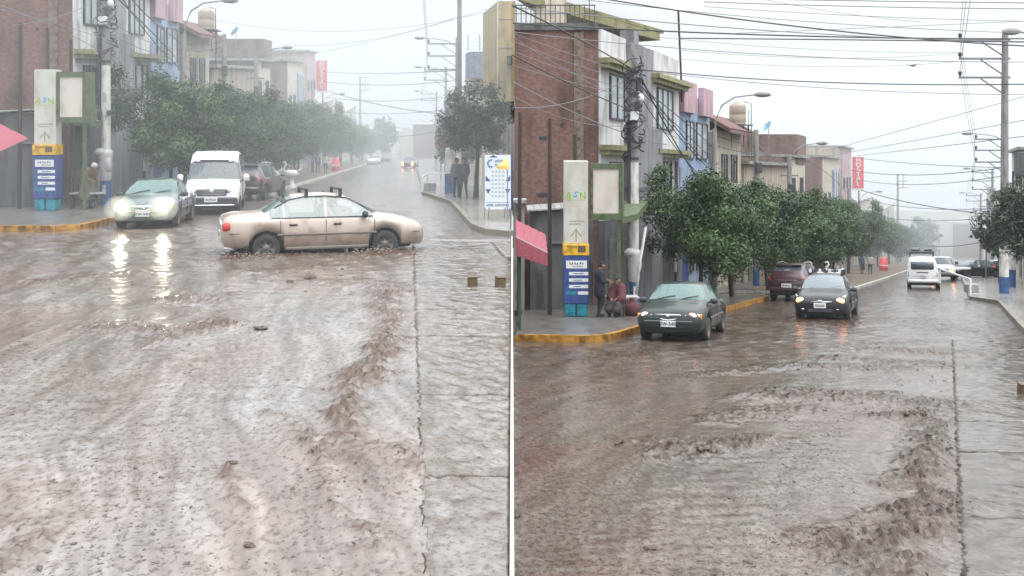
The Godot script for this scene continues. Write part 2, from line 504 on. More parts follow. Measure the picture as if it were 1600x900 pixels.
# height and colour of the flood at a place
func water(k: int, s: float, d: float) -> Array:
	var ws := s + 0.25 * na.get_noise_2d(s * 1.3 + 40 * k, d * 1.3)
	var wd := d + 0.35 * na.get_noise_2d(s * 1.3, d * 1.3 + 70)
	var t := 0.0
	if d < 50:
		for b in SWELL[k]:
			if absf(wd - (b[1] + b[3]) / 2) > absf(b[1] - b[3]) / 2 + 3 * b[4]: continue
			var ax: float = b[2] - b[0]
			var ad: float = b[3] - b[1]
			var q := clampf(((ws - b[0]) * ax + (wd - b[1]) * ad) / (ax * ax + ad * ad), 0.0, 1.0)
			var e = Vector2(ws - b[0] - ax * q, wd - b[1] - ad * q).length() / b[4]
			if e < 2.6: t = maxf(t, b[5] * exp(-e * e * 0.72))
	var big := na.get_noise_2d(s * 0.55, d * 0.28 + 33 * k)
	var mid := nb.get_noise_2d(s * 1.1, d * 2.3 + 55 * k)
	var small := nc.get_noise_2d(s * 1.5, d * 3.2)
	var calm := 1.0
	if s > LIP: calm = 0.45
	var h := 0.012 * big + calm * (0.006 * mid + 0.0025 * small)
	var foam := 1.0 - absf(nb.get_noise_2d(s * 2.4 + 9, d * 4.0 + 21 * k)) * 2.2
	var churn := nc.get_noise_2d(s * 3.1 + 17, d * 5.2 + 4)
	var open := smoothstep(12.0, 22.0, d)                         # choppier where the two currents meet farther off
	var chop := nb.get_noise_2d(s * 0.9 + 31, d * 0.8 + 12 * k)
	h += open * (0.02 * chop + 0.012 * mid)
	h += t * (0.016 + 0.06 * maxf(0.0, foam) + 0.03 * small + 0.028 * churn)
	# the current draws long streaks out along its course, swinging left as it nears
	var q1 := s + 0.02 * (d - 12.0) * absf(d - 12.0) + 0.3 * big
	var streak := nb.get_noise_2d(q1 * 1.5 + 60 * k, d * 0.17) + 0.6 * nc.get_noise_2d(q1 * 1.6, d * 0.2 + 8)
	var pale := Color(0.182, 0.145, 0.129) if k == 0 else Color(0.128, 0.092, 0.078)  # left flood is paler: its brighter exposure is put into the colour
	var grey := Color(0.186, 0.172, 0.161) if k == 0 else Color(0.128, 0.112, 0.1)
	var brown := Color(0.082, 0.047, 0.03) if k == 0 else Color(0.05, 0.026, 0.014)
	var c := pale.lerp(grey, clampf(0.45 + big * 1.1 + streak * 0.5, 0.0, 1.0))
	c = c * (1.0 + (0.42 if k == 0 else 0.36) * streak)
	var silt := t * (0.85 + 1.2 * (0.22 - foam * 0.3 + mid + small * 0.6 + churn * 0.7)) + maxf(0.0, mid + small * 0.5 - 0.26) * 0.9
	c = c.lerp(brown, clampf(silt, 0.0, 0.95))
	c = c.lerp(brown, open * clampf(0.25 + chop * 1.5 + mid * 0.9, 0.0, 0.8))
	if s > LIP: c = c.lerp(Color(0.2, 0.186, 0.174) if k == 0 else Color(0.125, 0.11, 0.1), 0.6)
	c.a = 1.0
	return [h, c]

func flood(k: int) -> void:
	na.seed = 3; na.frequency = 0.8; na.fractal_octaves = 3
	nb.seed = 14; nb.frequency = 1.6; nb.fractal_octaves = 3
	nc.seed = 25; nc.frequency = 5.0; nc.fractal_octaves = 2
	var rows := []
	var d := 3.2
	while d < 48: rows.append(d); d *= 1.0062
	while d < 320: rows.append(d); d *= 1.05
	var side: float = -1.0 if k == 0 else 1.0
	var n := 300
	var v := PackedVector3Array()
	var col := PackedColorArray()
	var ix := PackedInt32Array()
	for r in rows.size():
		d = rows[r]
		var reach := 1.2 + 0.6 * d
		for i in n + 4:
			var x := 0.012 + reach * minf(i, n) / n + (maxf(0, i - n) ** 2) * 6.0
			var s: float = side * x - TURN[k] * d
			var w := [0.0, Color(0.3, 0.26, 0.24)] if i > n + 1 else water(k, s, d)
			var sink := 0.0
			if s > LIP + 0.03 and d < GUTTER_END: sink = -0.07      # the slabs lie here
			v.append(gp(k, s, d, w[0] * minf(1.0, 45.0 / d) + sink))
			col.append(w[1] if sink == 0.0 else w[1] * 0.7)
	for r in rows.size() - 1:
		for i in n + 3:
			var a := r * (n + 4) + i
			var b := a + n + 4
			if k == 1: ix.append_array([a, b, a + 1, a + 1, b, b + 1])
			else: ix.append_array([a, a + 1, b, a + 1, b + 1, b])
	setting("flooded_road", grid_mesh(v, col, ix), M["mud%d" % k])
	# concrete gutter slabs with water running over them, each one a slab of its own
	var rng := RandomNumberGenerator.new()
	rng.seed = 31 + k
	var lane := Node3D.new()
	lane.name = numbered("gutter")
	add_child(lane)
	tag(lane, "", "", "", "structure")
	var dd := 2.9
	while dd < GUTTER_END - 0.5:
		var long := rng.randf_range(1.3, 2.9)
		var d1 := minf(dd + long, GUTTER_END)
		var s0 := LIP - 0.004
		while s0 < 3.4:
			var s1 := s0 + 1.9
			if k == 0 and s0 > 0.1143 * dd - 0.1: break
			slab(lane, k, s0, s1 - 0.012, dd, d1 - 0.012, rng)
			s0 = s1
		dd = d1
	# the wall that holds the higher street up beside the lower one
	var wall := Sh.new()
	var pts := [3.0, 8.0, 16.0, 30.0, 60.0, 120.0, 300.0]
	if k == 0:
		for i in pts.size() - 1:
			var p: float = pts[i]
			var q: float = pts[i + 1]
			var t0 := -EYE + FALL[0] * p + 0.03
			var t1 := -EYE + FALL[0] * q + 0.03
			var b0 := -EYE + FALL[1] * p - 0.3
			var b1 := -EYE + FALL[1] * q - 0.3
			var e := 0.011
			wall.quad(Vector3(e, b0, -p), Vector3(e, b1, -q), Vector3(e, t1, -q), Vector3(e, t0, -p))
			wall.quad(Vector3(-e, b1, -q), Vector3(-e, b0, -p), Vector3(-e, t0, -p), Vector3(-e, t1, -q))
			wall.quad(Vector3(-e, t0, -p), Vector3(e, t0, -p), Vector3(e, t1, -q), Vector3(-e, t1, -q))
			if i == 0: wall.quad(Vector3(-e, b0, -p), Vector3(e, b0, -p), Vector3(e, t0, -p), Vector3(-e, t0, -p))
		single("retaining_wall", "thin pale concrete wall between the higher left street and the lower right one", "wall", wall, M.white_paint)

func slab(lane: Node3D, k: int, s0: float, s1: float, d0: float, d1: float, rng: RandomNumberGenerator) -> void:
	var n := 26
	var m := 40
	var tilt := rng.randf_range(-0.006, 0.006)
	var tone := rng.randf_range(0.9, 1.06)
	var v := PackedVector3Array()
	var col := PackedColorArray()
	var ix := PackedInt32Array()
	for j in m + 1:
		for i in n + 1:
			var a := float(i) / n
			var b := float(j) / m
			var d := lerpf(d0, d1, b)
			var lip := (0.03 * nc.get_noise_2d(d * 1.7, 9 + k) - 0.004) if s0 < 0.2 else 0.0      # a broken edge
			var s := lerpf(s0 + lip, minf(s1, 0.1143 * d - 0.015) if k == 0 else s1, a)
			var w := water(k, s, d)
			var edge := minf((1 - a) * (s1 - s0), minf(b, 1 - b) * (d1 - d0))
			var run := nb.get_noise_2d(s * 0.8 + d * 0.45 + 90, d * 1.0 - s * 0.7 + 13 * k)     # skewed wavelets running off to the lip
			var run2 := nb.get_noise_2d(s * 2.0 + d * 0.9 + 30, d * 2.4 - s * 1.5 + 43 * k)
			var wave := exp(-pow(run * 6.0, 2.0)) * 0.9 + 0.55 * exp(-pow(run2 * 5.0, 2.0))
			var chip := 0.6 + 1.4 * nc.get_noise_2d(s * 1.3 + 50, d * 1.3)
			var h: float = w[0] * 0.9 + 0.013 * wave + tilt * (a - 0.5) - 0.014 * exp(-edge * 60.0) * maxf(0.0, chip)
			if s < LIP + 0.05: h -= 0.007
			v.append(gp(k, s, d, h))
			var c: Color = w[1] * tone
			var spill := exp(-maxf(0.0, s - LIP) * 4.0) * clampf(0.25 + 2.2 * nb.get_noise_2d(s * 1.5, d * 1.2 + 77), 0.0, 1.0)
			c = c.lerp(Color(0.05, 0.034, 0.024) if k == 1 else Color(0.1, 0.074, 0.055), clampf(0.8 * wave * (0.6 + 1.2 * nc.get_noise_2d(s, d)) + 0.5 * exp(-edge * 60.0) * maxf(0.0, chip) + 0.8 * spill, 0.0, 0.85))
			c.a = 1.0
			col.append(c)
	for j in m:
		for i in n:
			var a := j * (n + 1) + i
			var b := a + n + 1
			ix.append_array([a, b, a + 1, a + 1, b, b + 1])
	# skirts
	var ring := []
	for i in n: ring.append(i)
	for j in m: ring.append(j * (n + 1) + n)
	for i in n: ring.append(m * (n + 1) + n - i)
	for j in m: ring.append((m - j) * (n + 1))
	var low := v.size()
	for q in ring:
		v.append(v[q] - Vector3(0, 0.09, 0)); col.append(col[q])
	for q in ring.size():
		var p := (q + 1) % ring.size()
		ix.append_array([ring[q], low + p, low + q, ring[q], ring[p], low + p])
	part(lane, "concrete_slab", grid_mesh(v, col, ix), M["slab%d" % k])

func grid_mesh(v: PackedVector3Array, col: PackedColorArray, ix: PackedInt32Array) -> ArrayMesh:
	var nrm := PackedVector3Array()
	nrm.resize(v.size())
	for i in range(0, ix.size(), 3):
		var f := (v[ix[i + 2]] - v[ix[i]]).cross(v[ix[i + 1]] - v[ix[i]])
		nrm[ix[i]] += f; nrm[ix[i + 1]] += f; nrm[ix[i + 2]] += f
	for i in nrm.size(): nrm[i] = nrm[i].normalized()
	var a := []
	a.resize(Mesh.ARRAY_MAX)
	a[Mesh.ARRAY_VERTEX] = v
	a[Mesh.ARRAY_NORMAL] = nrm
	a[Mesh.ARRAY_COLOR] = col
	a[Mesh.ARRAY_INDEX] = ix
	var m := ArrayMesh.new()
	m.add_surface_from_arrays(Mesh.PRIMITIVE_TRIANGLES, a)
	return m

func edge_at(k: int, d: float) -> float:      # the line where the two streets meet, as s
	return -TURN[k] * d

func pavements(k: int) -> void:
	# [name, material, kerb material, height, kerb line (s, d), rest of the outline (s, d)]
	var left := [[-10.5, 21.7], [-8.6, 21.35], [-8.3, 21.7], [-8.25, 22.6], [-8.4, 24.6], [-7.95, 31.0], [-8.1, 40.0], [-8.6, 41.4], [-11.0, 42.0]] if k == 1 else [[-34.0, 24.3], [-9.6, 24.3], [-9.1, 24.7], [-9.0, 25.7], [-9.05, 28.0], [-8.8, 33.0], [-8.7, 43.0], [-9.2, 44.2], [-11.2, 44.6]]
	var left_back := [[-11.0, 60.0], [-28.0, 60.0]] if k == 1 else [[-11.2, 60.0], [-34.0, 60.0]]
	pavement(k, left, left_back, M.pavement, M.kerb, 0.15)
	var isl := [[-11.0, 46.0], [-6.6, 46.6], [-5.5, 47.6], [-5.2, 49.7], [-4.7, 68.0], [-4.4, 88.0], [-4.3, 240.0]] if k == 1 else [[-11.2, 48.0], [-8.0, 48.6], [-7.0, 49.6], [-6.9, 51.0], [-6.75, 93.0], [-6.5, 240.0]]
	pavement(k, isl, [[-14.0, 240.0], [-14.0, 46.4]], M.dirt, M.kerb_white, 0.13)
	if k == 1:
		pavement(k, [[0.91, 240.0], [0.95, 62.0], [0.91, 40.0], [1.1, 39.4], [2.0, 36.7], [1.98, 23.5], [2.3, 22.4], [3.2, 21.8], [14.0, 21.8]], [[14.0, 240.0]], M.pavement_wet, M.kerb_worn, 0.14)
	else:
		pavement(k, [[0.9, 240.0], [0.75, 62.0], [0.63, 44.0], [0.8, 43.2], [1.68, 36.2], [1.75, 25.0], [2.0, 23.4], [2.55, 22.8]], [[27.3, 240.0]], M.pavement_wet, M.kerb_worn, 0.14)

func pavement(k: int, line: Array, rest: Array, top: Material, kerb: Material, h: float) -> void:
	var all := []
	for p in line + rest: all.append(gp(k, p[0], p[1]))
	var deck := Sh.new()
	deck.prism(all, -0.3, h)
	setting("pavement", deck, top)
	var stone := Sh.new()
	for i in line.size() - 1:
		var a := Vector2(line[i][0], line[i][1])
		var b := Vector2(line[i + 1][0], line[i + 1][1])
		var n := (b - a).normalized().orthogonal() * 0.09
		var c: Array = []
		for q in [a + n * 0.25, b + n * 0.25, b - n * 1.6, a - n * 1.6]: c.append(gp(k, q.x, q.y))
		if (c[1] - c[0]).cross(c[2] - c[0]).y < 0: c.reverse()
		stone.prism(c, -0.3, h + 0.012 + 0.002 * (i % 2))
	setting("kerb", stone, kerb)

# ---------- houses ----------
# Facade axes of a house: x runs down the street in metres of d, y up, z out towards the street.
func facade(k: int, side := 1.0) -> Transform3D:
	var a := Vector3(TURN[k], LEVEL[k], -1)
	var n := Vector3(1, 0, TURN[k]).normalized() * side
	return Transform3D(Basis(a, Vector3.UP, n), Vector3.ZERO)

func on(t: Transform3D, x0: float, x1: float, y0: float, y1: float, z0: float, z1: float) -> Sh:
	return Sh.new().box(x0, x1, y0, y1, z0, z1).xf(t)

func window(parent: Node, t: Transform3D, x0: float, x1: float, y0: float, y1: float, fm: Material, gm: Material, bars := 1, z := 0.0) -> void:
	var f := Sh.new()
	var w := 0.07
	f.box(x0, x1, y0, y0 + w, z, z + 0.09); f.box(x0, x1, y1 - w, y1, z, z + 0.09)
	f.box(x0, x0 + w, y0 + w, y1 - w, z, z + 0.088); f.box(x1 - w, x1, y0 + w, y1 - w, z, z + 0.088)
	for i in bars:
		var x := lerpf(x0, x1, (i + 1.0) / (bars + 1))
		f.box(x - 0.025, x + 0.025, y0 + w, y1 - w, z, z + 0.08)
	var o := part(parent, "window", f.xf(t), fm)
	part(o, "pane", on(t, x0 + 0.02, x1 - 0.02, y0 + 0.02, y1 - 0.02, z + 0.005, z + 0.04), gm)

# block: from the street corner at d0, long metres down the street, wide metres back from it
func block(root: Node3D, k: int, long: float, wide: float, y0: float, y1: float, m: Material, n := "wall", side := 1.0, start := 0.0, back := 0.0) -> void:
	var a := Vector3(TURN[k], LEVEL[k], -1)
	if k == 1 and side > 0: wide = minf(wide, root.position.x + a.x * start - back - 0.1)
	var p := a * start + Vector3(-side * back, 0, 0)
	var q := a * (start + long) + Vector3(-side * back, 0, 0)
	var foot := [p, q, q + Vector3(-side * wide, 0, 0), p + Vector3(-side * wide, 0, 0)]
	if side < 0: foot.reverse()
	part(root, n, Sh.new().prism(foot, y0, y1), m)

func houses(k: int) -> void:
	corner_house(k)
	var q: float = NEAR[k]
	var s := -13.0
	var up: Transform3D = facade(k)
	var end := Transform3D()
	# blue house with pink parapets
	var h := thing("blue_house", "blue three storey house with pink parapet blocks %s" % WHERE[k], "house", Transform3D(Basis(), gp(k, s, 42.85 * q)))
	var l := 5.5 * q
	block(h, k, l, 11.0, -2.0, 9.1, M.plaster_blue)
	block(h, k, l, 0.3, 9.1, 9.75, M.plaster_blue, "parapet")
	part(h, "parapet_block", on(up, 0.15, l * 0.42, 8.85, 10.35, 0.004, 0.3), M.plaster_pink)
	part(h, "parapet_block", on(up, l * 0.64, l * 0.98, 8.85, 10.3, 0.004, 0.3), M.plaster_pink)
	for w in [[0.3, 0.46], [0.62, 0.92]]:
		window(h, up, l * w[0] - 0.3, l * w[1] + 0.1, 6.6, 8.5, M.frame_dark, M.glass_pale, 1)
		window(h, up, l * w[0] - 0.3, l * w[1] + 0.1, 0.9, 2.3, M.frame_dark, M.glass_dark, 1)
	part(h, "blue_band", on(up, 0, l, 4.3, 6.2, 0.003, 0.1), M.plaster_blue)
	for x in [0.08, 0.36, 0.7]: part(h, "red_pilaster", on(up, l * x, l * x + 0.55, 2.6, 4.28, 0.003, 0.16), M.plaster_pink)
	window(h, up, l * 0.46, l * 0.66, 2.7, 4.2, M.frame_dark, M.glass_pale, 1)
	part(h, "door", on(up, l * 0.1, l * 0.3, 0.1, 2.3, 0.003, 0.06), M.navy)
	# grey roof stub and cream house with a red tiled roof
	h = thing("grey_house", "narrow grey rough house next to the blue house %s" % WHERE[k], "house", Transform3D(Basis(), gp(k, s, 48.4 * q)))
	block(h, k, 1.4 * q, 9.0, -2.0, 8.6, M.plaster_dark)
	block(h, k, 0.4, 0.4, 8.6, 9.5, M.concrete, "column_stub", 1.0, 0.2, 0.1)
	block(h, k, 0.4, 0.4, 8.6, 9.4, M.concrete, "column_stub", 1.0, 0.2, 1.5)
	h = thing("cream_house", "cream house with red tiled roof edge and roof tank %s" % WHERE[k], "house", Transform3D(Basis(), gp(k, s, 49.9 * q)))
	block(h, k, 6.0 * q, 9.0, -2.0, 8.9, M.plaster_cream)
	window(h, up, 1.2, 2.4, 6.0, 7.6, M.frame_dark, M.glass_dark, 1)
	window(h, up, 3.4, 4.8, 6.0, 7.6, M.frame_dark, M.glass_dark, 1)
	window(h, up, 1.2, 2.6, 2.8, 4.2, M.frame_dark, M.glass_dark, 1)
	part(h, "door", on(up, 3.4, 4.6, -0.1, 2.2, 0.003, 0.06), M.wood)
	var roof := Sh.new()
	var L := 6.4 * q
	for side in 1:
		var p := [Vector3(-0.3, 8.9, 0.9), Vector3(L, 8.9, 0.9), Vector3(L, 9.75, -0.6), Vector3(-0.3, 9.75, -0.6)]
		roof.quad(p[0], p[1], p[2], p[3])
		var z := Vector3(0, -0.16, 0)
		roof.quad(p[3] + z, p[2] + z, p[1] + z, p[0] + z)
		for i in 4: roof.quad(p[i] + z, p[(i + 1) % 4] + z, p[(i + 1) % 4], p[i])
	var ro := part(h, "roof", roof.xf(up), M.roof_red)
	for i in 22:
		var x := -0.25 + i * (L + 0.2) / 22.0
		part(ro, "tile_row", Sh.new().cyl(Vector3(x, 8.95, 0.88), Vector3(x, 9.77, -0.58), 0.09, 0.09, 6).xf(up), M.roof_red)
	block(h, k, L, 0.5, 8.9, 9.6, M.plaster_cream, "gable", 1.0, 0.0, 0.5)
	roof_tank(k, -12.75, 54.0 * q, 8.3)
	# low house behind the trees, brick houses, the pale houses by the hostel sign
	plain_house(k, "low_house", "low plastered house half hidden behind the street trees %s" % WHERE[k], s, 56.2 * q, 15.5 * q, 9.0, 7.6, M.plaster_beige, M.plaster_beige)
	plain_house(k, "brick_house", "unplastered pinkish brick house with wide blank end wall %s" % WHERE[k], s, 72.0 * q, 8.0, 9.0, 9.7, M.brick_pink, M.plaster_cream)
	h = thing("roof_room", "bare brick room on top of the pinkish brick house %s" % WHERE[k], "roof room", Transform3D(Basis(), gp(k, s + 0.3, 75.0 * q, 9.7) + Vector3(0, (LEVEL[k] - FALL[k]) * 3.0 * q, 0)))
	block(h, k, 4.6, 6.4, -0.5, 1.95, M.brick_pink)
	var sill := Sh.new()
	for i in 14: sill.cbox(Vector3(-4.4 + i * 0.33, 1.0 - (LEVEL[k] - FALL[k]) * 3.0 * q + 0.45, 0.4 + 2.0), Vector3(0.1, 0.5, 0.1))
	dish(k, -15.0, 74.5 * q, 11.5)
	plain_house(k, "brick_house", "brown brick house with pale front and blue window box %s" % WHERE[k], s, 91.5 * q, 13.0, 3.6, 11.7, M.brick, M.plaster_cream)
	h = thing("window_bay", "blue boxed window bay on the pale front near the hostel sign %s" % WHERE[k], "window bay", Transform3D(Basis(), gp(k, s, 96.0 * q)))
	window(h, up, 2.5, 6.5, 7.2, 10.6, M.plaster_blue, M.glass_dark, 1, 0.3)
	part(h, "bay_side", on(up, 2.5, 6.5, 7.1, 10.8, 0.01, 0.3), M.plaster_blue)
	plain_house(k, "flat_roof_house", "tall pale house with overhanging flat roof behind the hostel sign %s" % WHERE[k], s, 108.0 * q, 10.0, 9.0, 14.6, M.plaster_beige, M.plaster_pink)
	hostel_sign(k)
	plain_house(k, "far_house", "faded house beyond the hostel sign above the trees %s" % WHERE[k], s, 122.0 * q, 24.0, 9.0, 8.6, M.plaster_beige, M.plaster_cream)
	plain_house(k, "far_house", "most distant faded house of the left hand row %s" % WHERE[k], s, 150.0 * q, 60.0, 12.0, 8.0, M.plaster_cream, M.plaster_beige)
	right_row(k)

func plain_house(k: int, n: String, label: String, s: float, d: float, long: float, wide: float, tall: float, end_mat: Material, front_mat: Material, side := 1.0) -> Node3D:
	var h := thing(n, label, "house", Transform3D(Basis(), gp(k, s, d)))
	var up := facade(k, side)
	block(h, k, long, wide, -6.0, tall, end_mat, "wall", side)
	part(h, "front", on(up, 0.02, long - 0.02, -6.0, tall - 0.02, 0.0, 0.12) if side > 0 else flip(on(up, 0.02, long - 0.02, -6.0, tall - 0.02, 0.0, 0.12)), front_mat)
	part(h, "roof_slab", flip(on(up, -0.25, long + 0.1, tall, tall + 0.22, -wide, 0.5)) if side < 0 else on(up, -0.25, long + 0.1, tall, tall + 0.22, -wide, 0.5), M.concrete)
	var storeys := int(tall / 3.0)
	var bays := maxi(1, int(long / 3.2))
	for f in range(0, storeys):
		for i in bays:
			var x := (i + 0.5) * long / bays
			var y = 0.9 + f * 2.95 + (LEVEL[k] - FALL[k]) * -2.0
			if f == 0 and i % 2 == 0: part(h, "door", flip_if(on(up, x - 0.8, x + 0.8, -0.9, 1.9, 0.123, 0.19), side), M.shutter)
			else: window_side(h, up, x - 0.75, x + 0.75, y, y + 1.4, side)
	return h

func flip(o: Sh) -> Sh:
	for i in range(0, o.v.size(), 3):
		var t := o.v[i + 1]
		o.v[i + 1] = o.v[i + 2]
		o.v[i + 2] = t
	return o

func flip_if(o: Sh, side: float) -> Sh:
	return flip(o) if side < 0 else o

func window_side(h: Node, up: Transform3D, x0: float, x1: float, y0: float, y1: float, side: float) -> void:
	var f := Sh.new()
	for b in [[x0, x1, y0, y0 + 0.08], [x0, x1, y1 - 0.08, y1]]: f.box(b[0], b[1], b[2], b[3], 0.12, 0.2)
	for b in [[x0, x0 + 0.08], [x1 - 0.08, x1], [(x0 + x1) / 2 - 0.04, (x0 + x1) / 2 + 0.04]]: f.box(b[0], b[1], y0 + 0.08, y1 - 0.08, 0.12, 0.198)
	var o := part(h, "window", flip_if(f.xf(up), side), M.frame_dark)
	part(o, "pane", flip_if(on(up, x0 + 0.03, x1 - 0.03, y0 + 0.03, y1 - 0.03, 0.125, 0.15), side), M.glass_dark)

func corner_house(k: int) -> void:
	var q: float = NEAR[k]
	var d0 := 33.2 * q
	var s := -13.0
	var long := 9.6 * q
	var up := facade(k)
	var wide = (s + TURN[k] * d0 - 0.06) if k == 1 else 13.0
	var h := thing("corner_house", "corner house with bare brick side and white yellow-ledged front %s" % WHERE[k], "house", Transform3D(Basis(), gp(k, s, d0)))
	block(h, k, long, wide, -3.0, 10.35, M.brick, "brick_wall")
	var end := Transform3D()
	part(h, "concrete_column", Sh.new().box(-0.9, -0.55, -0.3, 10.3, 0.004, 0.05), M.column)
	part(h, "parapet_band", Sh.new().box(-wide + 0.02, -0.02, 10.352, 10.62, -0.25, 0.1), M.plaster_dark)
	for g in [[-2.3, 1.6, 0.5], [-2.2, 3.7, 0.3], [-1.4, 4.2, 0.14]]:
		part(h, "wall_hole", Sh.new().box(g[0], g[0] + g[2], g[1] + 2.6, g[1] + 2.72, 0.003, 0.02), M.ink)
	part(h, "front_wall", on(up, 0.02, 2.6 * q, 3.3, 10.4, 0.0, 0.1), M.plaster_white)
	part(h, "front_wall", on(up, 5.3 * q, long - 0.02, 3.3, 10.4, 0.0, 0.1), M.plaster_white)
	part(h, "stair_tower", on(up, 2.6 * q, 5.3 * q, -3.0, 10.3, 0.0, 0.3), M.plaster_grey)
	part(h, "stair_tower_base", on(up, 2.35 * q, 5.55 * q, -3.0, 6.9, 0.1, 0.62), M.plaster_grey)
	part(h, "stair_tower_band", on(up, 2.3 * q, 5.6 * q, 4.35, 4.5, 0.1, 0.66), M.plaster_dark)
	part(h, "ground_floor", on(up, 0.02, 2.35 * q, -3.0, 3.3, 0.0, 0.25), M.plaster_dark)
	part(h, "ground_floor", on(up, 5.55 * q, long - 0.02, -3.0, 3.3, 0.0, 0.25), M.plaster_grey)
	for y in [8.95, 5.75]:
		for r in [[-0.15, 2.5 * q], [5.1 * q, long + 0.25]]:
			var st := Sh.new()
			st.box(r[0], r[1], y, y + 0.17, 0.101, 0.5); st.box(r[0] - 0.06, r[1] + 0.06, y + 0.171, y + 0.36, 0.101, 0.68)
			part(h, "ledge", st.xf(up), M.yellow_trim)
	part(h, "ledge", on(up, 5.1 * q, long + 0.25, 3.1, 3.32, 0.26, 0.8), M.plaster_white)
	window(h, up, 0.8 * q, 2.3 * q, 7.1, 8.85, M.frame_dark, M.glass_pale, 1, 0.1)
	window(h, up, 6.3 * q, 8.5 * q, 7.0, 8.85, M.frame_dark, M.glass_pale, 2, 0.1)
	window(h, up, 0.8 * q, 2.2 * q, 3.9, 5.5, M.frame_dark, M.glass_dark, 1, 0.1)
	window(h, up, 6.2 * q, 8.3 * q, 3.9, 5.6, M.frame_dark, M.glass_dark, 1, 0.1)
	part(h, "drain_pipe", Sh.new().cyl(Vector3(8.9 * q, 0.2, 0.2), Vector3(8.9 * q, 5.6, 0.2), 0.07, 0.07, 8).xf(up), M.plaster_dark)
	var sh := Sh.new()
	for i in 14: sh.box(0.35, 2.1 * q, -0.35 + i * 0.21, -0.35 + i * 0.21 + 0.2, 0.25, 0.29 + 0.012 * (i % 2))
	part(h, "shutter", sh.xf(up), M.shutter)
	sh = Sh.new()
	for i in 15: sh.box(5.9 * q, 8.4 * q, -0.6 + i * 0.21, -0.6 + i * 0.21 + 0.2, 0.25, 0.29 + 0.012 * (i % 2))
	part(h, "shutter", sh.xf(up), M.shutter)
	if k == 0:
		part(h, "front_corrugation", Sh.new().box(-2.6, -0.3, -0.1, 3.3, 0.004, 0.12), M.plaster_dark)
		return
	part(h, "front_corrugation", Sh.new().box(-1.5, -0.2, -0.1, 3.3, 0.004, 0.12), M.plaster_dark)
	# the roof terrace shows only in the right street
	var rail := part(h, "railing", Sh.new().box(-wide + 0.02, -0.1, 11.26, 11.3, -0.02, 0.02), M.steel_dark)
	for i in 17:
		var x = -wide + 0.1 + i * (wide - 0.25) / 16.0
		part(rail, "bar", Sh.new().cyl(Vector3(x, 10.62, 0), Vector3(x, 11.28 + (0.75 if i % 8 == 7 else 0.0), 0), 0.018, 0.018, 6), M.steel_dark)
	part(rail, "middle_bar", Sh.new().box(-wide + 0.02, -0.1, 10.95, 10.975, -0.012, 0.012), M.steel_dark)
	var rf := Sh.new()
	var p := [Vector3(-3.05, 12.15, -2.2), Vector3(3.35, 10.9, -6.5), Vector3(1.6, 11.0, -9.0), Vector3(-1.9, 12.3, -9.0)]
	rf.quad(p[0], p[1], p[2], p[3])
	var z := Vector3(0, -0.34, 0)
	rf.quad(p[3] + z, p[2] + z, p[1] + z, p[0] + z)
	for i in 4: rf.quad(p[i] + z, p[(i + 1) % 4] + z, p[(i + 1) % 4], p[i])
	part(h, "terrace_roof", rf, M.yellow_trim)
	rf = Sh.new()
	p = [Vector3(-3.0, 12.3, -2.4), Vector3(3.55, 11.02, -6.6), Vector3(1.8, 11.15, -9.1), Vector3(-1.8, 12.45, -9.1)]
	rf.quad(p[0], p[1], p[2], p[3])
	z = Vector3(0, -0.14, 0)
	rf.quad(p[3] + z, p[2] + z, p[1] + z, p[0] + z)
	for i in 4: rf.quad(p[i] + z, p[(i + 1) % 4] + z, p[(i + 1) % 4], p[i])
	part(h, "roof_edge", rf, M.yellow_trim)
	part(h, "roof_room_wall", Sh.new().box(-2.3, -1.0, 10.36, 11.9, -4.2, -3.0), M.plaster_cream)
	part(h, "roof_column", on(up, 4.0, 4.6, 10.3, 11.0, -0.7, -0.1), M.plaster_grey)
	part(h, "roof_post", Sh.new().cyl(Vector3(long - 0.5, 8.4, 0.4), Vector3(long - 1.1, 12.6, 0.4), 0.05, 0.05, 6).xf(up), M.rust)

func roof_tank(k: int, s: float, d: float, u: float) -> void:
	var o := thing("water_tank", "round brown water tank on a stand by the cream house %s" % WHERE[k], "water tank", Transform3D(Basis.from_scale(Vector3(0.62, 0.8, 0.62)), gp(k, s, d, u) + Vector3(0, (LEVEL[k] - FALL[k]) * 5.0, 0)))
	part(o, "tank", Sh.new().lathe([[0.0, 1.3], [0.78, 1.3], [0.8, 1.38], [0.76, 1.42], [0.8, 1.5], [0.8, 2.0], [0.76, 2.04], [0.8, 2.1], [0.8, 2.65], [0.7, 2.8], [0.3, 2.95], [0.25, 3.02], [0.0, 3.02]], 20), M.tank, true)
	part(o, "platform", Sh.new().box(-0.9, 1.25, 1.2, 1.3, -0.9, 0.9), M.steel_dark)
	for p in [[-0.8, -0.8], [0.8, -0.8], [-0.8, 0.8], [0.8, 0.8]]:
		part(o, "leg", Sh.new().cyl(Vector3(p[0], -0.5, p[1]), Vector3(p[0], 1.2, p[1]), 0.05, 0.05, 6), M.steel_dark)
	part(o, "ladder", Sh.new().tube([Vector3(1.2, -1.4, 0.6), Vector3(1.15, 2.9, 0.6), Vector3(0.5, 3.0, 0.4)], 0.04), M.steel_dark)
	part(o, "pipe", Sh.new().tube([Vector3(1.05, -1.4, 0.3), Vector3(1.0, 2.4, 0.3)], 0.03), M.steel_dark)

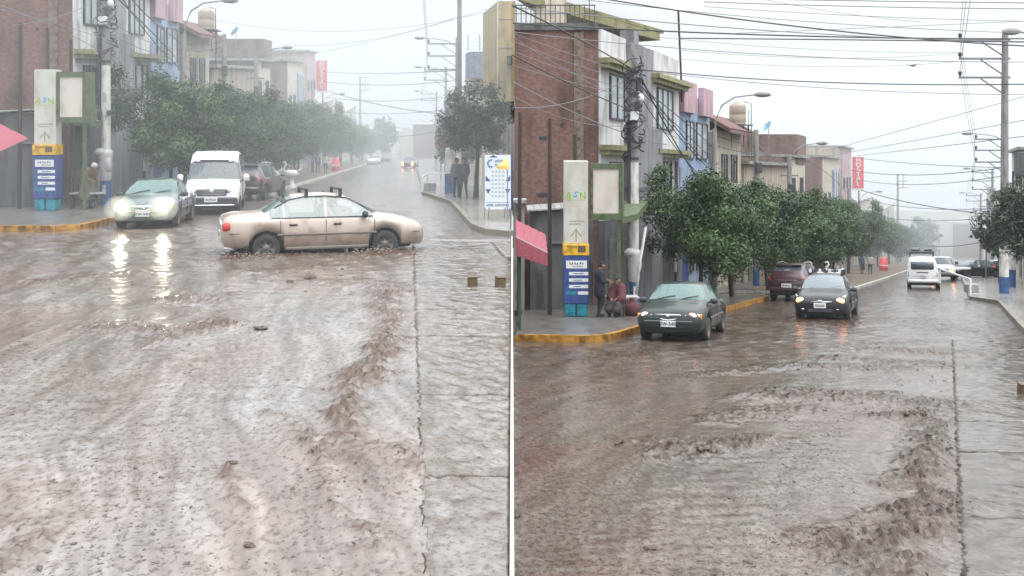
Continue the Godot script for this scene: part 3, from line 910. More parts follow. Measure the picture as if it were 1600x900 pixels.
func dish(k: int, s: float, d: float, u: float) -> void:
	var o := thing("satellite_dish", "small blue satellite dish on the roof of the pinkish brick house %s" % WHERE[k], "satellite dish", Transform3D(Basis(), gp(k, s, d, u) + Vector3(0, (LEVEL[k] - FALL[k]) * 2.5, 0)))
	part(o, "mast", Sh.new().cyl(Vector3(0, -0.2, 0), Vector3(0, 0.6, 0), 0.03, 0.03, 6), M.steel)
	var b := Transform3D(Basis(Vector3(0.3, -0.5, 0.8).normalized(), 1.1), Vector3(0, 0.75, 0))
	part(o, "reflector", Sh.new().lathe([[0.0, 0.0], [0.25, 0.03], [0.42, 0.1], [0.5, 0.17], [0.48, 0.19], [0.4, 0.13], [0.24, 0.06], [0.0, 0.03]], 16).xf(b), mat(0.12, 0.3, 0.45, 0.5), true)
	part(o, "feed_arm", Sh.new().tube([b * Vector3(0, 0, 0), b * Vector3(0.0, 0.5, 0.1)], 0.02), M.steel)

func hostel_sign(k: int) -> void:
	var q: float = NEAR[k]
	var d := 117.0 * q
	var o := thing("hostel_sign", "tall red and white vertical hostel sign over the trees %s" % WHERE[k], "sign", Transform3D(Basis(), gp(k, -12.6, d, 10.3)))
	part(o, "board", Sh.new().box(0, 1.4, 0, 4.1, -0.12, 0.12), M.sign_red)
	var letters := "HOSTAL"
	for i in 6:
		text_on(o, "letter", letters[i], Vector3(0.7, 3.72 - i * 0.62 - 0.02, 0.125), 0.78, M.frame_white, Basis(), true, 1.35)
	part(o, "white_foot", Sh.new().box(-0.05, 1.45, -0.28, -0.02, -0.13, 0.13), M.frame_white)
	part(o, "side_strip", Sh.new().box(-0.34, -0.04, 0.2, 3.8, -0.1, 0.1), M.frame_white)
	for y in [0.5, 3.4]: part(o, "bracket", Sh.new().box(-1.2, 0.0, y, y + 0.1, -0.05, 0.05), M.steel)
	part(o, "post", Sh.new().cyl(Vector3(0.8, -9.5, 0), Vector3(0.8, -0.28, 0), 0.12, 0.1, 8), M.steel_dark)

func right_row(k: int) -> void:
	if k == 0:
		var h := thing("yellow_corner_house", "corner house with overhanging ochre upper floors behind the right hand pavement %s" % WHERE[k], "house", Transform3D(Basis(), gp(k, 4.3, 44.0)))
		var up := facade(k, -1.0)
		var w := 0.95
		block(h, k, 9.0, w - 0.12, -1.0, 4.6, M.plaster_cream, "lower_wall", -1.0)
		block(h, k, 9.0, w - 0.1, 4.6, 9.5, M.plaster_ochre, "upper_floors", -1.0, -0.4, 0.0)
		for y in [5.6, 7.2, 8.6]: part(h, "panel_seam", Sh.new().box(0.02, w - 0.2, y, y + 0.04, 0.4, 0.43), M.plaster_beige)
		part(h, "panel_edge", Sh.new().box(0.0, 0.07, 4.6, 9.5, 0.4, 0.46), M.plaster_cream)
		part(h, "wall_lamp", Sh.new().bev(Vector3(0.62, 6.6, 0.6), Vector3(0.26, 0.5, 0.3), 0.06), M.steel_dark)
		part(h, "awning_stay", Sh.new().cyl(Vector3(0.25, 4.7, 0.5), Vector3(0.6, 6.3, 0.5), 0.03, 0.03, 6), M.steel)
		part(h, "antenna", Sh.new().tube([Vector3(0.2, 9.5, 0), Vector3(0.3, 10.0, 0), Vector3(0.8, 10.1, 0)], 0.025), M.steel)
		part(h, "hanging_panel", Sh.new().box(-0.5, -0.02, 4.5, 6.0, 0.2, 0.32), M.plaster_ochre)
		for x in [-0.25, 0.05, 0.3, 0.55]: part(h, "pipe", Sh.new().cyl(Vector3(x, 0, 0.1), Vector3(x, 4.6, 0.1), 0.05, 0.05, 6), M.concrete)
		part(h, "red_poster", Sh.new().box(-0.35, -0.18, 3.2, 4.1, 0.02, 0.06), M.sign_red)
		h = thing("balcony_house", "narrow house with dark blue balcony and white railing on top %s" % WHERE[k], "house", Transform3D(Basis(), gp(k, 4.6, 62.0)))
		block(h, k, 12.0, 2.2, -1.0, 7.9, M.plaster_cream, "wall", -1.0)
		block(h, k, 5.0, 2.3, 7.2, 9.0, M.slate_blue, "balcony", -1.0, -1.2, -0.5)
		for i in 5: part(h, "rail", Sh.new().box(-0.5, 1.2, 9.1 + i * 0.22, 9.13 + i * 0.22, 1.15, 1.19), M.frame_white)
		for x in [-0.5, 0.3, 1.2]: part(h, "rail_post", Sh.new().box(x - 0.03, x + 0.03, 9.0, 10.1, 1.15, 1.2), M.steel)
		window_side(h, facade(k, -1.0), 0.6, 2.2, 3.6, 5.2, -1.0)
		plain_house(k, "far_house", "faded low house on the right hand side beyond the balcony house %s" % WHERE[k], 5.0, 76.0, 40.0, 3.4, 6.6, M.plaster_beige, M.plaster_cream, -1.0)
		return
	var h := plain_house(k, "brown_house", "brown plastered house with small balcony behind the dark tree %s" % WHERE[k], 5.6, 66.0, 12.0, 9.0, 9.6, M.plaster_beige, M.plaster_cream, -1.0)
	part(h, "balcony_base", Sh.new().box(-0.6, 0.9, 7.6, 9.4, -0.4, 1.0), M.plaster_dark)
	for i in 5: part(h, "rail", Sh.new().box(-0.6, 0.9, 9.5 + i * 0.24, 9.54 + i * 0.24, 0.95, 1.0), M.steel)
	for x in [-0.58, 0.1]: part(h, "rail_post", Sh.new().box(x - 0.03, x + 0.03, 9.4, 10.6, 0.95, 1.0), M.steel)
	plain_house(k, "corner_shop", "cream shop house nearest on the right hand pavement %s" % WHERE[k], 6.2, 44.0, 20.0, 8.0, 7.2, M.plaster_cream, M.plaster_beige, -1.0)
	plain_house(k, "far_house", "faded low house on the right hand side beyond the brown house %s" % WHERE[k], 6.0, 80.0, 60.0, 9.0, 6.8, M.plaster_beige, M.plaster_cream, -1.0)

func backdrop() -> void:
	for k in 2:
		var w: String = WHERE[k]
		# houses and a wall that close the street far away
		plain_house(k, "end_house", "pale house closing the far end of the street %s" % w, -3.0, 255.0, 12.0, 9.0, 7.5, M.plaster_white, M.plaster_cream)
		plain_house(k, "end_house", "pale pinkish house at the far end with a red front %s" % w, 9.0, 240.0, 12.0, 8.0, 9.0, M.roof_red, M.plaster_pink)
		plain_house(k, "end_house", "tall white house far behind at the end of the street %s" % w, 16.0, 275.0, 12.0, 12.0, 11.0, M.plaster_white, M.plaster_cream)
		var hill := Sh.new()
		var base := gp(k, 0, 285)
		var last := []
		var f := FastNoiseLite.new()
		f.seed = 40 + k; f.frequency = 0.02
		var x0: float = -230.0 if k == 0 else -base.x + 0.5
		var x1: float = -base.x - 0.5 if k == 0 else 160.0
		var row := []
		for i in 25:
			var x := lerpf(x0, x1, i / 24.0)
			row.append([x, 8.0 + 4.0 * f.get_noise_1d(x) + 2.0 * f.get_noise_1d(x * 4.0)])
		for i in 24:
			var a: Array = row[i]
			var b: Array = row[i + 1]
			var za := 60.0
			hill.quad(Vector3(a[0], -10, 0), Vector3(b[0], -10, 0), Vector3(b[0], b[1] * 0.6, -za * 0.5), Vector3(a[0], a[1] * 0.6, -za * 0.5))
			hill.quad(Vector3(a[0], a[1] * 0.6, -za * 0.5), Vector3(b[0], b[1] * 0.6, -za * 0.5), Vector3(b[0], b[1], -za), Vector3(a[0], a[1], -za))
		setting("hill", hill, M.hill, true, Transform3D(Basis(), base))

# ---------- the corner by the sign ----------
func corner_furniture(k: int) -> void:
	var w: String = WHERE[k]
	var at: Array = [[-12.85, 30.6], [-11.9, 27.7]][k]
	var dy := 0.14
	var o := thing("sign_tower", "tall white sign tower on a blue base with yellow band %s" % w, "sign", Transform3D(Basis(), gp(k, at[0], at[1], dy)))
	part(o, "blue_base", Sh.new().bev(Vector3(0.37, 1.15, -0.25), Vector3(0.78, 1.5, 0.5), 0.02), M.sign_blue)
	for x in [0.185, 0.555]: part(o, "teal_foot", Sh.new().bev(Vector3(x, 0.2, -0.25), Vector3(0.34, 0.4, 0.46), 0.03), M.sign_teal)
	part(o, "yellow_band", Sh.new().bev(Vector3(0.37, 2.08, -0.24), Vector3(0.8, 0.36, 0.54), 0.015), M.sign_yellow)
	part(o, "white_tower", Sh.new().bev(Vector3(0.37, 3.54, -0.25), Vector3(0.75, 2.56, 0.4), 0.015), M.tower_white)
	text_on(o, "letter", "A", Vector3(0.14, 3.74, -0.05), 0.3, M.ink_green, Basis(Vector3.BACK, -0.2))
	text_on(o, "letter", "S", Vector3(0.36, 3.78, -0.05), 0.27, M.ink_blue, Basis(Vector3.BACK, -0.35))
	text_on(o, "letter", "N", Vector3(0.58, 3.74, -0.05), 0.3, M.ink_green, Basis(Vector3.BACK, 0.1))
	part(o, "logo_line", Sh.new().box(0.08, 0.66, 3.6, 3.615, -0.05, -0.046), M.ink_green)
	for i in 2: part(o, "small_print", Sh.new().box(0.14, 0.62 - i * 0.1, 2.86 - i * 0.09 + 0.09, 2.875 - i * 0.09 + 0.09, -0.05, -0.046), M.ink)
	var fig := Sh.new()
	for p in [[0.37, 2.75, 0.37, 2.45], [0.37, 2.7, 0.2, 2.48], [0.37, 2.7, 0.54, 2.48], [0.37, 2.62, 0.37, 2.34]]:
		fig.cyl(Vector3(p[0], p[1], -0.047), Vector3(p[2], p[3], -0.047), 0.006, 0.014, 5)
	part(o, "printed_figure", fig, M.shutter)
	part(o, "white_label", Sh.new().box(0.06, 0.7, 1.5, 1.74, 0.0, 0.006), M.frame_white)
	print_row(o, "label_print", 0.14, 0.62, 1.62, 0.07, 0.006, 3, M.ink)
	print_row(o, "label_print", 0.26, 0.6, 1.54, 0.04, 0.006, 4, M.ink)
	for i in 4:
		var y = 1.29 - i * 0.2
		part(o, "price_strip", Sh.new().box(0.15 if i < 3 else 0.42, 0.74, y, y + 0.1, 0.0, 0.006), M.frame_white)
		part(o, "strip_print", Sh.new().box(0.28, 0.6 - 0.05 * i, y + 0.035, y + 0.06, 0.006, 0.009) if i < 3 else Sh.new().box(0.06, 0.38, y, y + 0.1, 0.0, 0.006), M.sign_teal if i == 3 else M.navy)
	part(o, "yellow_print", Sh.new().box(0.42, 0.66, 2.0, 2.2, 0.031, 0.036), M.wood)
	print_row(o, "yellow_print", 0.08, 0.4, 2.15, 0.06, 0.033, 4, M.ink)
	# the blank board in a green frame beside it
	o = thing("blank_board", "blank cream board in a dark green frame %s" % w, "board", Transform3D(Basis(), gp(k, at[0] + 0.79, at[1] + 0.05, dy)))
	part(o, "board", Sh.new().box(0.08, 0.88, 3.2, 4.58, -0.12, -0.02), M.panel_cream)
	for b in [[0.0, 0.08, 3.0, 4.75], [0.88, 0.98, 3.0, 4.75]]: part(o, "frame_side", Sh.new().box(b[0], b[1], b[2], b[3], -0.2, 0.03), M.green_frame)
	for b in [[3.0, 3.2], [4.58, 4.75]]: part(o, "frame_rail", Sh.new().box(0.08, 0.88, b[0], b[1], -0.2, 0.028), M.green_frame)
	part(o, "frame_flank", Sh.new().quad_box(Vector3(0.985, 3.0, 0.02), Vector3(1.1, 3.0, -0.45), 1.75, 0.05), M.green_frame)
	part(o, "post", Sh.new().box(0.84, 0.95, 0.0, 3.0, -0.16, -0.06), M.green_frame)
	part(o, "canopy", Sh.new().prism([Vector3(0.9 + TURN[k] * 0.2, 2.86, -0.2), Vector3(1.03 + TURN[k] * 1.2, 2.86, -1.2), Vector3(0.1 + TURN[k] * 5.0, 2.95, -5.0), Vector3(-1.6 + TURN[k] * 5.0, 2.95, -5.0)], 0, 0.2), M.green_frame)
	# three rusty posts, the shed behind, the bench and the lean-to pipe
	var tops: Array = [[6.6, 6.4, 6.0], [6.5, 6.3, 5.8]][k]
	var ss: Array = [[-13.72, -12.72, -11.86], [-13.74, -12.75, -11.9]][k]
	for i in 3:
		var nm: String = ["leftmost", "middle", "rightmost"][i]
		single("steel_post", "%s of three rusty posts behind the white sign tower %s" % [nm, ["in the left street", "in the right street"][k]], "post", Sh.new().cyl(Vector3.ZERO, Vector3(0.05 - 0.05 * i, tops[i], 0), 0.07, 0.06, 8), M.rust, Transform3D(Basis(), gp(k, ss[i], at[1] + 0.9, 0.1)), "rusty posts behind the sign towers")
	o = thing("shed", "low dark shed with pale sheet roof behind the sign tower %s" % w, "shed", Transform3D(Basis(), gp(k, -13.35, 31.0 * NEAR[k], dy)))
	var sw: float = 1.15 if k == 1 else 1.6
	part(o, "wall", Sh.new().box(-sw, 0.0, 0, 3.4, -1.6, 0.0), M.plaster_dark)
	for i in 6: part(o, "roof_sheet", Sh.new().quad_box(Vector3(-sw - 0.1 + i * (sw + 0.3) / 6, 3.42 + 0.1 * i / 6.0, 0.25), Vector3(-sw - 0.1 + (i + 1) * (sw + 0.3) / 6 - 0.02, 3.42 + 0.1 * (i + 1) / 6.0, 0.25), 0.05, -1.9), M.tile_sheet)
	part(o, "lintel", Sh.new().box(-0.6, 0.25, 2.3, 2.36, 0.0, 0.12), M.steel)
	o = thing("rendered_wall", "pale grey rendered wall with sheet coping left of the shed %s" % w, "wall", Transform3D(Basis(), gp(k, -14.5 if k == 1 else -14.9, 30.6 * NEAR[k], dy)))
	var ww: float = 0.38 if k == 1 else 3.0
	part(o, "wall", Sh.new().box(-ww, 0, 0, 3.7, -0.3, 0.0), M.concrete)
	part(o, "coping", Sh.new().box(-ww, 0.06, 3.7, 3.8, -0.5, 0.3), M.tile_sheet)
	o = thing("bench", "plain grey plank bench on slanted legs near the sign tower %s" % w, "bench", Transform3D(Basis(Vector3.UP, 0.12), gp(k, at[0] + 1.05, at[1] + 0.9, dy)))
	part(o, "seat", Sh.new().box(-0.1, 0.95, 0.52, 0.58, -0.2, 0.15), M.tile_sheet)
	for x in [0.08, 0.42, 0.8]: part(o, "leg", Sh.new().cyl(Vector3(x - 0.1, 0, 0), Vector3(x, 0.52, 0), 0.04, 0.04, 6), M.steel_dark)
	single("leaning_pipe", "white plastic pipe leaning under the green canopy %s" % w, "pipe", Sh.new().tube([Vector3(0, 0.3, 0), Vector3(0.1, 1.4, 0), Vector3(0.34, 2.85, 0.0)], 0.045, 8), M.pole_white, Transform3D(Basis(), gp(k, at[0] + 1.3, at[1] + 2.6, dy)), "", true)
	# awning of a stall at the picture's edge
	var aw := Sh.new()
	var va := Sh.new()
	var ax: Array = [[-2.0, 0.0], [-0.8, 0.0]][k]
	var cols := 9
	for i in cols:
		var x0: float = lerpf(ax[0], ax[1], float(i) / cols)
		var x1: float = lerpf(ax[0], ax[1], float(i + 1) / cols)
		var h0: float = 2.5 - 0.5 * x0
		var h1: float = 2.5 - 0.5 * x1
		var dip := 0.02 * (i % 2)
		aw.quad(Vector3(x0, h0 - 0.3, 0.5), Vector3(x1, h1 - 0.3, 0.5), Vector3(x1, h1 + dip, -0.8), Vector3(x0, h0 + 0.02 - dip, -0.8))
		va.quad(Vector3(x0, h0 - 0.62 + 0.34 * x0 * 0.5, 0.52 + dip), Vector3(x1, h1 - 0.62 + 0.34 * x1 * 0.5, 0.54 - dip), Vector3(x1, h1 - 0.3, 0.5), Vector3(x0, h0 - 0.3, 0.5))
	var ao := thing("stall_awning", "faded red stall awning with hanging valance at the edge %s" % w, "awning", Transform3D(Basis(), gp(k, [-10.48, -10.42][k], [23.6, 23.2][k], 0.0)))
	part(ao, "canopy", aw, M.awning)
	part(ao, "valance", va, M.awning)
	part(ao, "post", Sh.new().cyl(Vector3(-0.7, 0.0, 0.1), Vector3(-0.7, 2.5, 0.1), 0.04, 0.04, 8), mat(0.02, 0.07, 0.03, 0.5))
	part(ao, "rail", Sh.new().cyl(Vector3(ax[0], 2.2 - 0.5 * ax[0], 0.48), Vector3(0, 2.2, 0.48), 0.02, 0.02, 6), M.steel)
	# the concrete power pole with paint bands, wrapped bundle and its tangle of cables
	var ps: Array = [[-11.25, 33.2], [-11.25, 32.0]][k]
	o = thing("power_pole", "concrete power pole with blue band, plastic wrapping and a cable tangle %s" % w, "pole", Transform3D(Basis(), gp(k, ps[0], ps[1], dy)))
	part(o, "blue_band", Sh.new().cyl(Vector3(0, 0, 0), Vector3(0, 0.95, 0), 0.172, 0.17, 14), M.pole_blue)
	part(o, "white_band", Sh.new().cyl(Vector3(0, 0.95, 0), Vector3(0, 5.2, 0), 0.17, 0.155, 14), M.pole_white)
	part(o, "shaft", Sh.new().cyl(Vector3(0, 5.2, 0), Vector3(0, 9.2, 0), 0.152, 0.12, 14), M.pole)
	var wrap := Sh.new()
	wrap.lathe([[0.17, 0.96], [0.21, 1.05], [0.2, 1.3], [0.24, 1.5], [0.21, 1.7], [0.26, 1.9], [0.23, 2.05], [0.17, 2.1]], 14)
	wrap.ball(Vector3(-0.16, 2.0, 0.1), Vector3(0.22, 0.16, 0.2), 7, 10); wrap.ball(Vector3(0.12, 1.55, 0.12), Vector3(0.14, 0.3, 0.12), 7, 10)
	part(o, "plastic_wrapping", wrap, M.plastic_wrap, true)
	part(o, "number_plate", Sh.new().box(-0.05, 0.06, 0.45, 0.8, 0.165, 0.175), M.pole_white)
	part(o, "meter_box", Sh.new().bev(Vector3(-0.02, 6.85, 0.2), Vector3(0.3, 0.32, 0.2), 0.02), M.frame_white)
	part(o, "conduit", Sh.new().cyl(Vector3(-0.2, 3.0, 0.06), Vector3(-0.2, 6.7, 0.06), 0.05, 0.05, 8), M.ink)
	for x in [-0.17, 0.19]: part(o, "clamp", Sh.new().bev(Vector3(x, 3.45, 0.17), Vector3(0.14, 0.2, 0.12), 0.02), M.steel_dark)
	for y in [5.3, 7.6, 8.4]: part(o, "collar", Sh.new().cyl(Vector3(0, y, 0), Vector3(0, y + 0.1, 0), 0.18, 0.18, 12), M.steel_dark)
	part(o, "lamp_eye", Sh.new().ball(Vector3(0.22, 7.5, 0.12), Vector3(0.12, 0.16, 0.12), 8, 10), M.frame_white, true)
	for b in [[0.14, 8.0, 0.18, 0.5], [-0.2, 8.2, 0.16, 0.4], [0.1, 7.2, 0.2, 0.36]]: part(o, "splice_case", Sh.new().bev(Vector3(b[0], b[1], 0.16), Vector3(b[2], b[3], 0.16), 0.03), M.steel_dark)
	var rng := RandomNumberGenerator.new()
	rng.seed = 5 + k
	var tangle := Sh.new()
	for i in 46:
		var y := rng.randf_range(5.7, 8.9)
		var a := rng.randf() * TAU
		var r := rng.randf_range(0.18, 0.34)
		var pts := []
		var turn := rng.randf_range(1.5, 5.0)
		var drop := rng.randf_range(-0.9, 0.6)
		for j in 9:
			var t := j / 8.0
			pts.append(Vector3(cos(a + turn * t) * (r + 0.12 * sin(t * PI)), y + drop * t + 0.1 * sin(t * 7.0), sin(a + turn * t) * (r + 0.1 * sin(t * 3.0))))
		tangle.tube(pts, rng.randf_range(0.012, 0.03), 5)
	var tg := part(o, "cable_tangle", tangle, M.cable)
	tg.set_meta("kind", "stuff")
	# a thin post painted white above and black below
	o = thing("marker_post", "thin street post painted white above and black below by the trees %s" % w, "post", Transform3D(Basis(), gp(k, -11.6 if k == 1 else -11.7, 38.0 * NEAR[k], dy)))
	part(o, "lower", Sh.new().cyl(Vector3.ZERO, Vector3(0, 1.15, 0), 0.055, 0.055, 8), M.ink)
	part(o, "upper", Sh.new().cyl(Vector3(0, 1.15, 0), Vector3(0, 2.1, 0), 0.055, 0.055, 8), M.pole_white)

# ---------- trees ----------
func leaf_cloud(seed_: int, lobes: Array, count: int, size: float, dark: Color, light: Color, needle := 1.0) -> ArrayMesh:
	var rng := RandomNumberGenerator.new()
	rng.seed = seed_
	var v := PackedVector3Array()
	var n := PackedVector3Array()
	var c := PackedColorArray()
	var total := 0.0
	for l in lobes: total += l[1] * l[1]
	for l in lobes:
		var tone := rng.randf()
		var q := int(count * l[1] * l[1] / total)
		for i in q:
			var dir := Vector3(rng.randfn(), rng.randfn() * 0.9 + 0.15, rng.randfn()).normalized()
			var rr: float = l[1] * pow(rng.randf(), 0.42) * (1.0 + 0.18 * rng.randfn())
			var p: Vector3 = l[0] + dir * Vector3(rr, rr * l[2], rr).length() / 1.732 * 1.0
			p = l[0] + Vector3(dir.x * rr, dir.y * rr * l[2], dir.z * rr)
			var out := (dir + Vector3(rng.randfn(), rng.randfn() + 0.5, rng.randfn()) * 0.55).normalized()
			var side := out.cross(Vector3(rng.randfn(), rng.randfn(), rng.randfn())).normalized()
			var tip := out.cross(side)
			var s := size * rng.randf_range(0.6, 1.35)
			var a := p - tip * s
			var b := p + side * s * 0.5 * needle + out * s * 0.12
			var e := p + tip * s - out * s * 0.25
			var g := p - side * s * 0.5 * needle + out * s * 0.12
			var col := dark.lerp(light, clampf(tone * 0.62 + rng.randf() * 0.42, 0, 1))
			for t in [a, e, b, a, g, e]: v.append(t); c.append(col)
			var n1 := (out + side * 0.25).normalized()
			var n2 := (out - side * 0.25).normalized()
			n.append_array([n1, n1, n1, n2, n2, n2])
	var ar := []
	ar.resize(Mesh.ARRAY_MAX)
	ar[Mesh.ARRAY_VERTEX] = v
	ar[Mesh.ARRAY_NORMAL] = n
	ar[Mesh.ARRAY_COLOR] = c
	var m := ArrayMesh.new()
	m.add_surface_from_arrays(Mesh.PRIMITIVE_TRIANGLES, ar)
	return m

func make_tree(n: String, seed_: int, tall: float, wide: float, clear: float, count: int, dark: Color, light: Color, leaf: float, stems: int, needle := 1.0) -> Node3D:
	var rng := RandomNumberGenerator.new()
	rng.seed = seed_ * 7 + 1
	var o := thing(n, "x", "tree")
	var lobes := []
	var trunk := Sh.new()
	var mid := (tall + clear) / 2
	for i in 15:
		var a := TAU * i / 15.0 * 2.6 + rng.randf()
		var f := (i + 0.5) / 15.0
		var y := lerpf(clear + 0.45, tall - 0.55, f)
		var belly := sin(clampf((y - clear + 0.5) / (tall - clear + 0.6), 0.05, 1.0) * PI * 0.86 + 0.25)
		var r := wide * belly * rng.randf_range(0.35, 0.72)
		lobes.append([Vector3(cos(a) * r, y + rng.randf_range(-0.25, 0.25), sin(a) * r), rng.randf_range(0.55, 1.0) * wide * 0.41, rng.randf_range(0.7, 0.95)])
	lobes.append([Vector3(0, mid, 0), wide * 0.5, 1.0])
	for i in 12:      # loose sprays that break the outline
		var a := rng.randf() * TAU
		var y := rng.randf_range(clear + 0.3, tall + 0.35)
		var r := wide * (0.55 + 0.5 * rng.randf()) * sqrt(maxf(0.1, 1.0 - pow((y - mid) / (tall - mid + 0.5), 2.0)))
		lobes.append([Vector3(cos(a) * r, y, sin(a) * r), rng.randf_range(0.3, 0.55), rng.randf_range(0.8, 1.3)])
	for s in stems:
		var lean := Vector3(rng.randf_range(-0.5, 0.5), 0, rng.randf_range(-0.3, 0.3))
		var foot := Vector3(0.12 * s, -0.1, 0)
		var fork := foot + lean * 0.7 + Vector3(0, clear + 0.3, 0)
		trunk.tube([foot, foot + lean * 0.25 + Vector3(0, clear * 0.5, 0), fork, Vector3(fork.x * 0.7, mid, fork.z * 0.7)], 0.13 / sqrt(stems), 8, 0.04)
		for i in 5:
			var l: Array = lobes[(i * 3 + s) % 15]
			trunk.tube([fork, fork.lerp(l[0], 0.5) + Vector3(0, 0.15, 0), l[0]], 0.05, 5, 0.015)
	part(o, "trunk", trunk, M.bark, true)
	part(o, "crown", leaf_cloud(seed_, lobes, count, leaf, dark, light, needle), M.leaf)
	return o

func trees(k: int) -> void:
	var q: float = NEAR[k]
	var kinds := []
	var rng := RandomNumberGenerator.new()
	rng.seed = 77
	var where := ["nearest the corner", "second from the corner", "third from the corner", "fourth from the corner", "fifth from the corner", "sixth from the corner", "seventh from the corner", "eighth from the corner", "ninth from the corner", "tenth from the corner", "eleventh from the corner", "farthest and faintest of the row"]
	var spots := [[-9.6, 34.6, 0], [-9.55, 39.5, 1], [-9.4, 46.5, 2], [-9.3, 53.5, 0], [-9.3, 61.5, 1], [-9.2, 70.5, 2], [-9.2, 82.0, 0], [-9.1, 96.0, 1], [-9.0, 113.0, 2], [-9.0, 134.0, 0], [-8.8, 160.0, 1], [-8.7, 195.0, 2]]
	for i in spots.size():
		var p: Array = spots[i]
		var t := Transform3D(Basis(Vector3.UP, rng.randf() * TAU) * Basis.from_scale(Vector3(1, 1, 1) * [1.0, 1.02, 1.06, 1.1, 1.14, 1.18, 1.22, 1.25, 1.3, 1.3, 1.3, 1.3][i]), gp(k, p[0], p[1] * q, 0.1))
		var label := "bushy green street tree, %s %s" % [where[i], ["in the left street", "in the right street"][k]]
		if not proto.has(p[2]):
			proto[p[2]] = make_tree("street_tree", 3 + p[2] * 4, [5.4, 5.2, 5.5][p[2]], [2.75, 2.9, 2.7][p[2]], [1.2, 1.3, 1.15][p[2]], 26000, Color(0.013, 0.03, 0.014), Color(0.062, 0.112, 0.026), 0.068, [1, 2, 2][p[2]])
			proto[p[2]].transform = t
			proto[p[2]].set_meta("label", label)
			proto[p[2]].set_meta("group", "street trees along the left pavement")
		else: copy_of(proto[p[2]], label, t)
	# the dark round tree on the right hand pavement
	var o := make_tree("dark_tree", 60 + k, 4.5, 1.55 if k == 0 else 1.9, 1.9, 7000, Color(0.022, 0.036, 0.024), Color(0.05, 0.075, 0.04), 0.11, 1, 0.5)
	o.position = gp(k, 2.85 if k == 0 else 3.25, 38.6 if k == 0 else 35.5, 0.12)
	o.set_meta("label", "dark dense round tree standing on the right hand pavement %s" % WHERE[k])
	var far := make_tree("far_tree", 66 + k, 9.5, 4.0, 2.0, 3500, Color(0.04, 0.05, 0.035), Color(0.07, 0.08, 0.05), 0.3, 1)
	far.position = gp(k, -6.0, 205.0)
	far.set_meta("label", "tall faint tree at the far end rising above the row %s" % ["in the left street", "in the right street"][k])
	far = make_tree("small_tree", 69 + k, 4.2, 1.8, 1.3, 3500, Color(0.03, 0.05, 0.03), Color(0.06, 0.085, 0.04), 0.14, 1)
	far.position = gp(k, 3.3, 58.0, 0.12)
	far.set_meta("label", "small dark tree farther along the right hand pavement %s" % ["in the left street", "in the right street"][k])
var proto := {}

# ---------- poles and lamps ----------
func armed_pole(k: int, s: float, d: float, tall: float, arms: Array, reach: float, lamp: bool, label: String, r := 0.16, painted := false) -> void:
	var o := thing("utility_pole", label, "utility pole", Transform3D(Basis(), gp(k, s, d)), "poles with cross arms on the right hand pavement")
	part(o, "shaft", Sh.new().cyl(Vector3(0, 0, 0), Vector3(0.05, tall, 0), r, r * 0.7, 12), M.pole)
	if painted:
		part(o, "blue_band", Sh.new().cyl(Vector3(0, 0, 0), Vector3(0, 0.95, 0), r + 0.012, r + 0.01, 12), M.pole_blue)
		part(o, "white_band", Sh.new().cyl(Vector3(0, 0.95, 0), Vector3(0, 2.3, 0), r + 0.008, r + 0.006, 12), M.pole_white)
	for y in arms:
		var a := part(o, "cross_arm", Sh.new().box(-reach, 0.28, y, y + 0.1, -0.05, 0.05), M.steel)
		part(a, "brace", Sh.new().cyl(Vector3(-reach * 0.52, y, 0), Vector3(0, y - 0.75, 0), 0.035, 0.035, 6), M.steel)
		part(a, "insulator", Sh.new().lathe([[0.0, y + 0.1], [0.04, y + 0.1], [0.04, y + 0.18], [0.12, y + 0.2], [0.06, y + 0.26], [0.1, y + 0.28], [0.05, y + 0.36], [0.0, y + 0.38]], 10).xf(Transform3D(Basis(), Vector3(-reach + 0.05, 0, 0))), M.frame_dark, true)
	if lamp:
		var y: float = arms[0] + 0.35
		var l := part(o, "lamp_arm", Sh.new().tube([Vector3(0, y - 0.5, 0), Vector3(-0.6, y - 0.1, 0), Vector3(-1.4, y + 0.05, 0), Vector3(-reach - 0.3, y + 0.12, 0)], 0.035), M.steel)
		part(l, "lamp_head", Sh.new().ball(Vector3(-reach - 0.6, y + 0.12, 0), Vector3(0.42, 0.12, 0.17), 8, 12), M.pole, true)

func curved_lamp(k: int, s: float, d: float, tall: float, reach: float, label: String) -> void:
	var o := thing("street_lamp", label, "street lamp", Transform3D(Basis(), gp(k, s, d)), "street lamps on the left pavement")
	part(o, "post", Sh.new().cyl(Vector3.ZERO, Vector3(0, tall - 1.6, 0), 0.15, 0.11, 10), M.pole)
	part(o, "arm", Sh.new().tube([Vector3(0, tall - 2.2, 0), Vector3(0.05, tall - 1.2, 0), Vector3(0.35, tall - 0.5, 0), Vector3(0.95, tall - 0.12, 0), Vector3(reach - 0.4, tall, 0)], 0.05, 8, 0.035), M.steel)
	part(o, "lamp_head", Sh.new().ball(Vector3(reach - 0.1, tall, 0), Vector3(0.42, 0.13, 0.18), 8, 12), M.pole, true)

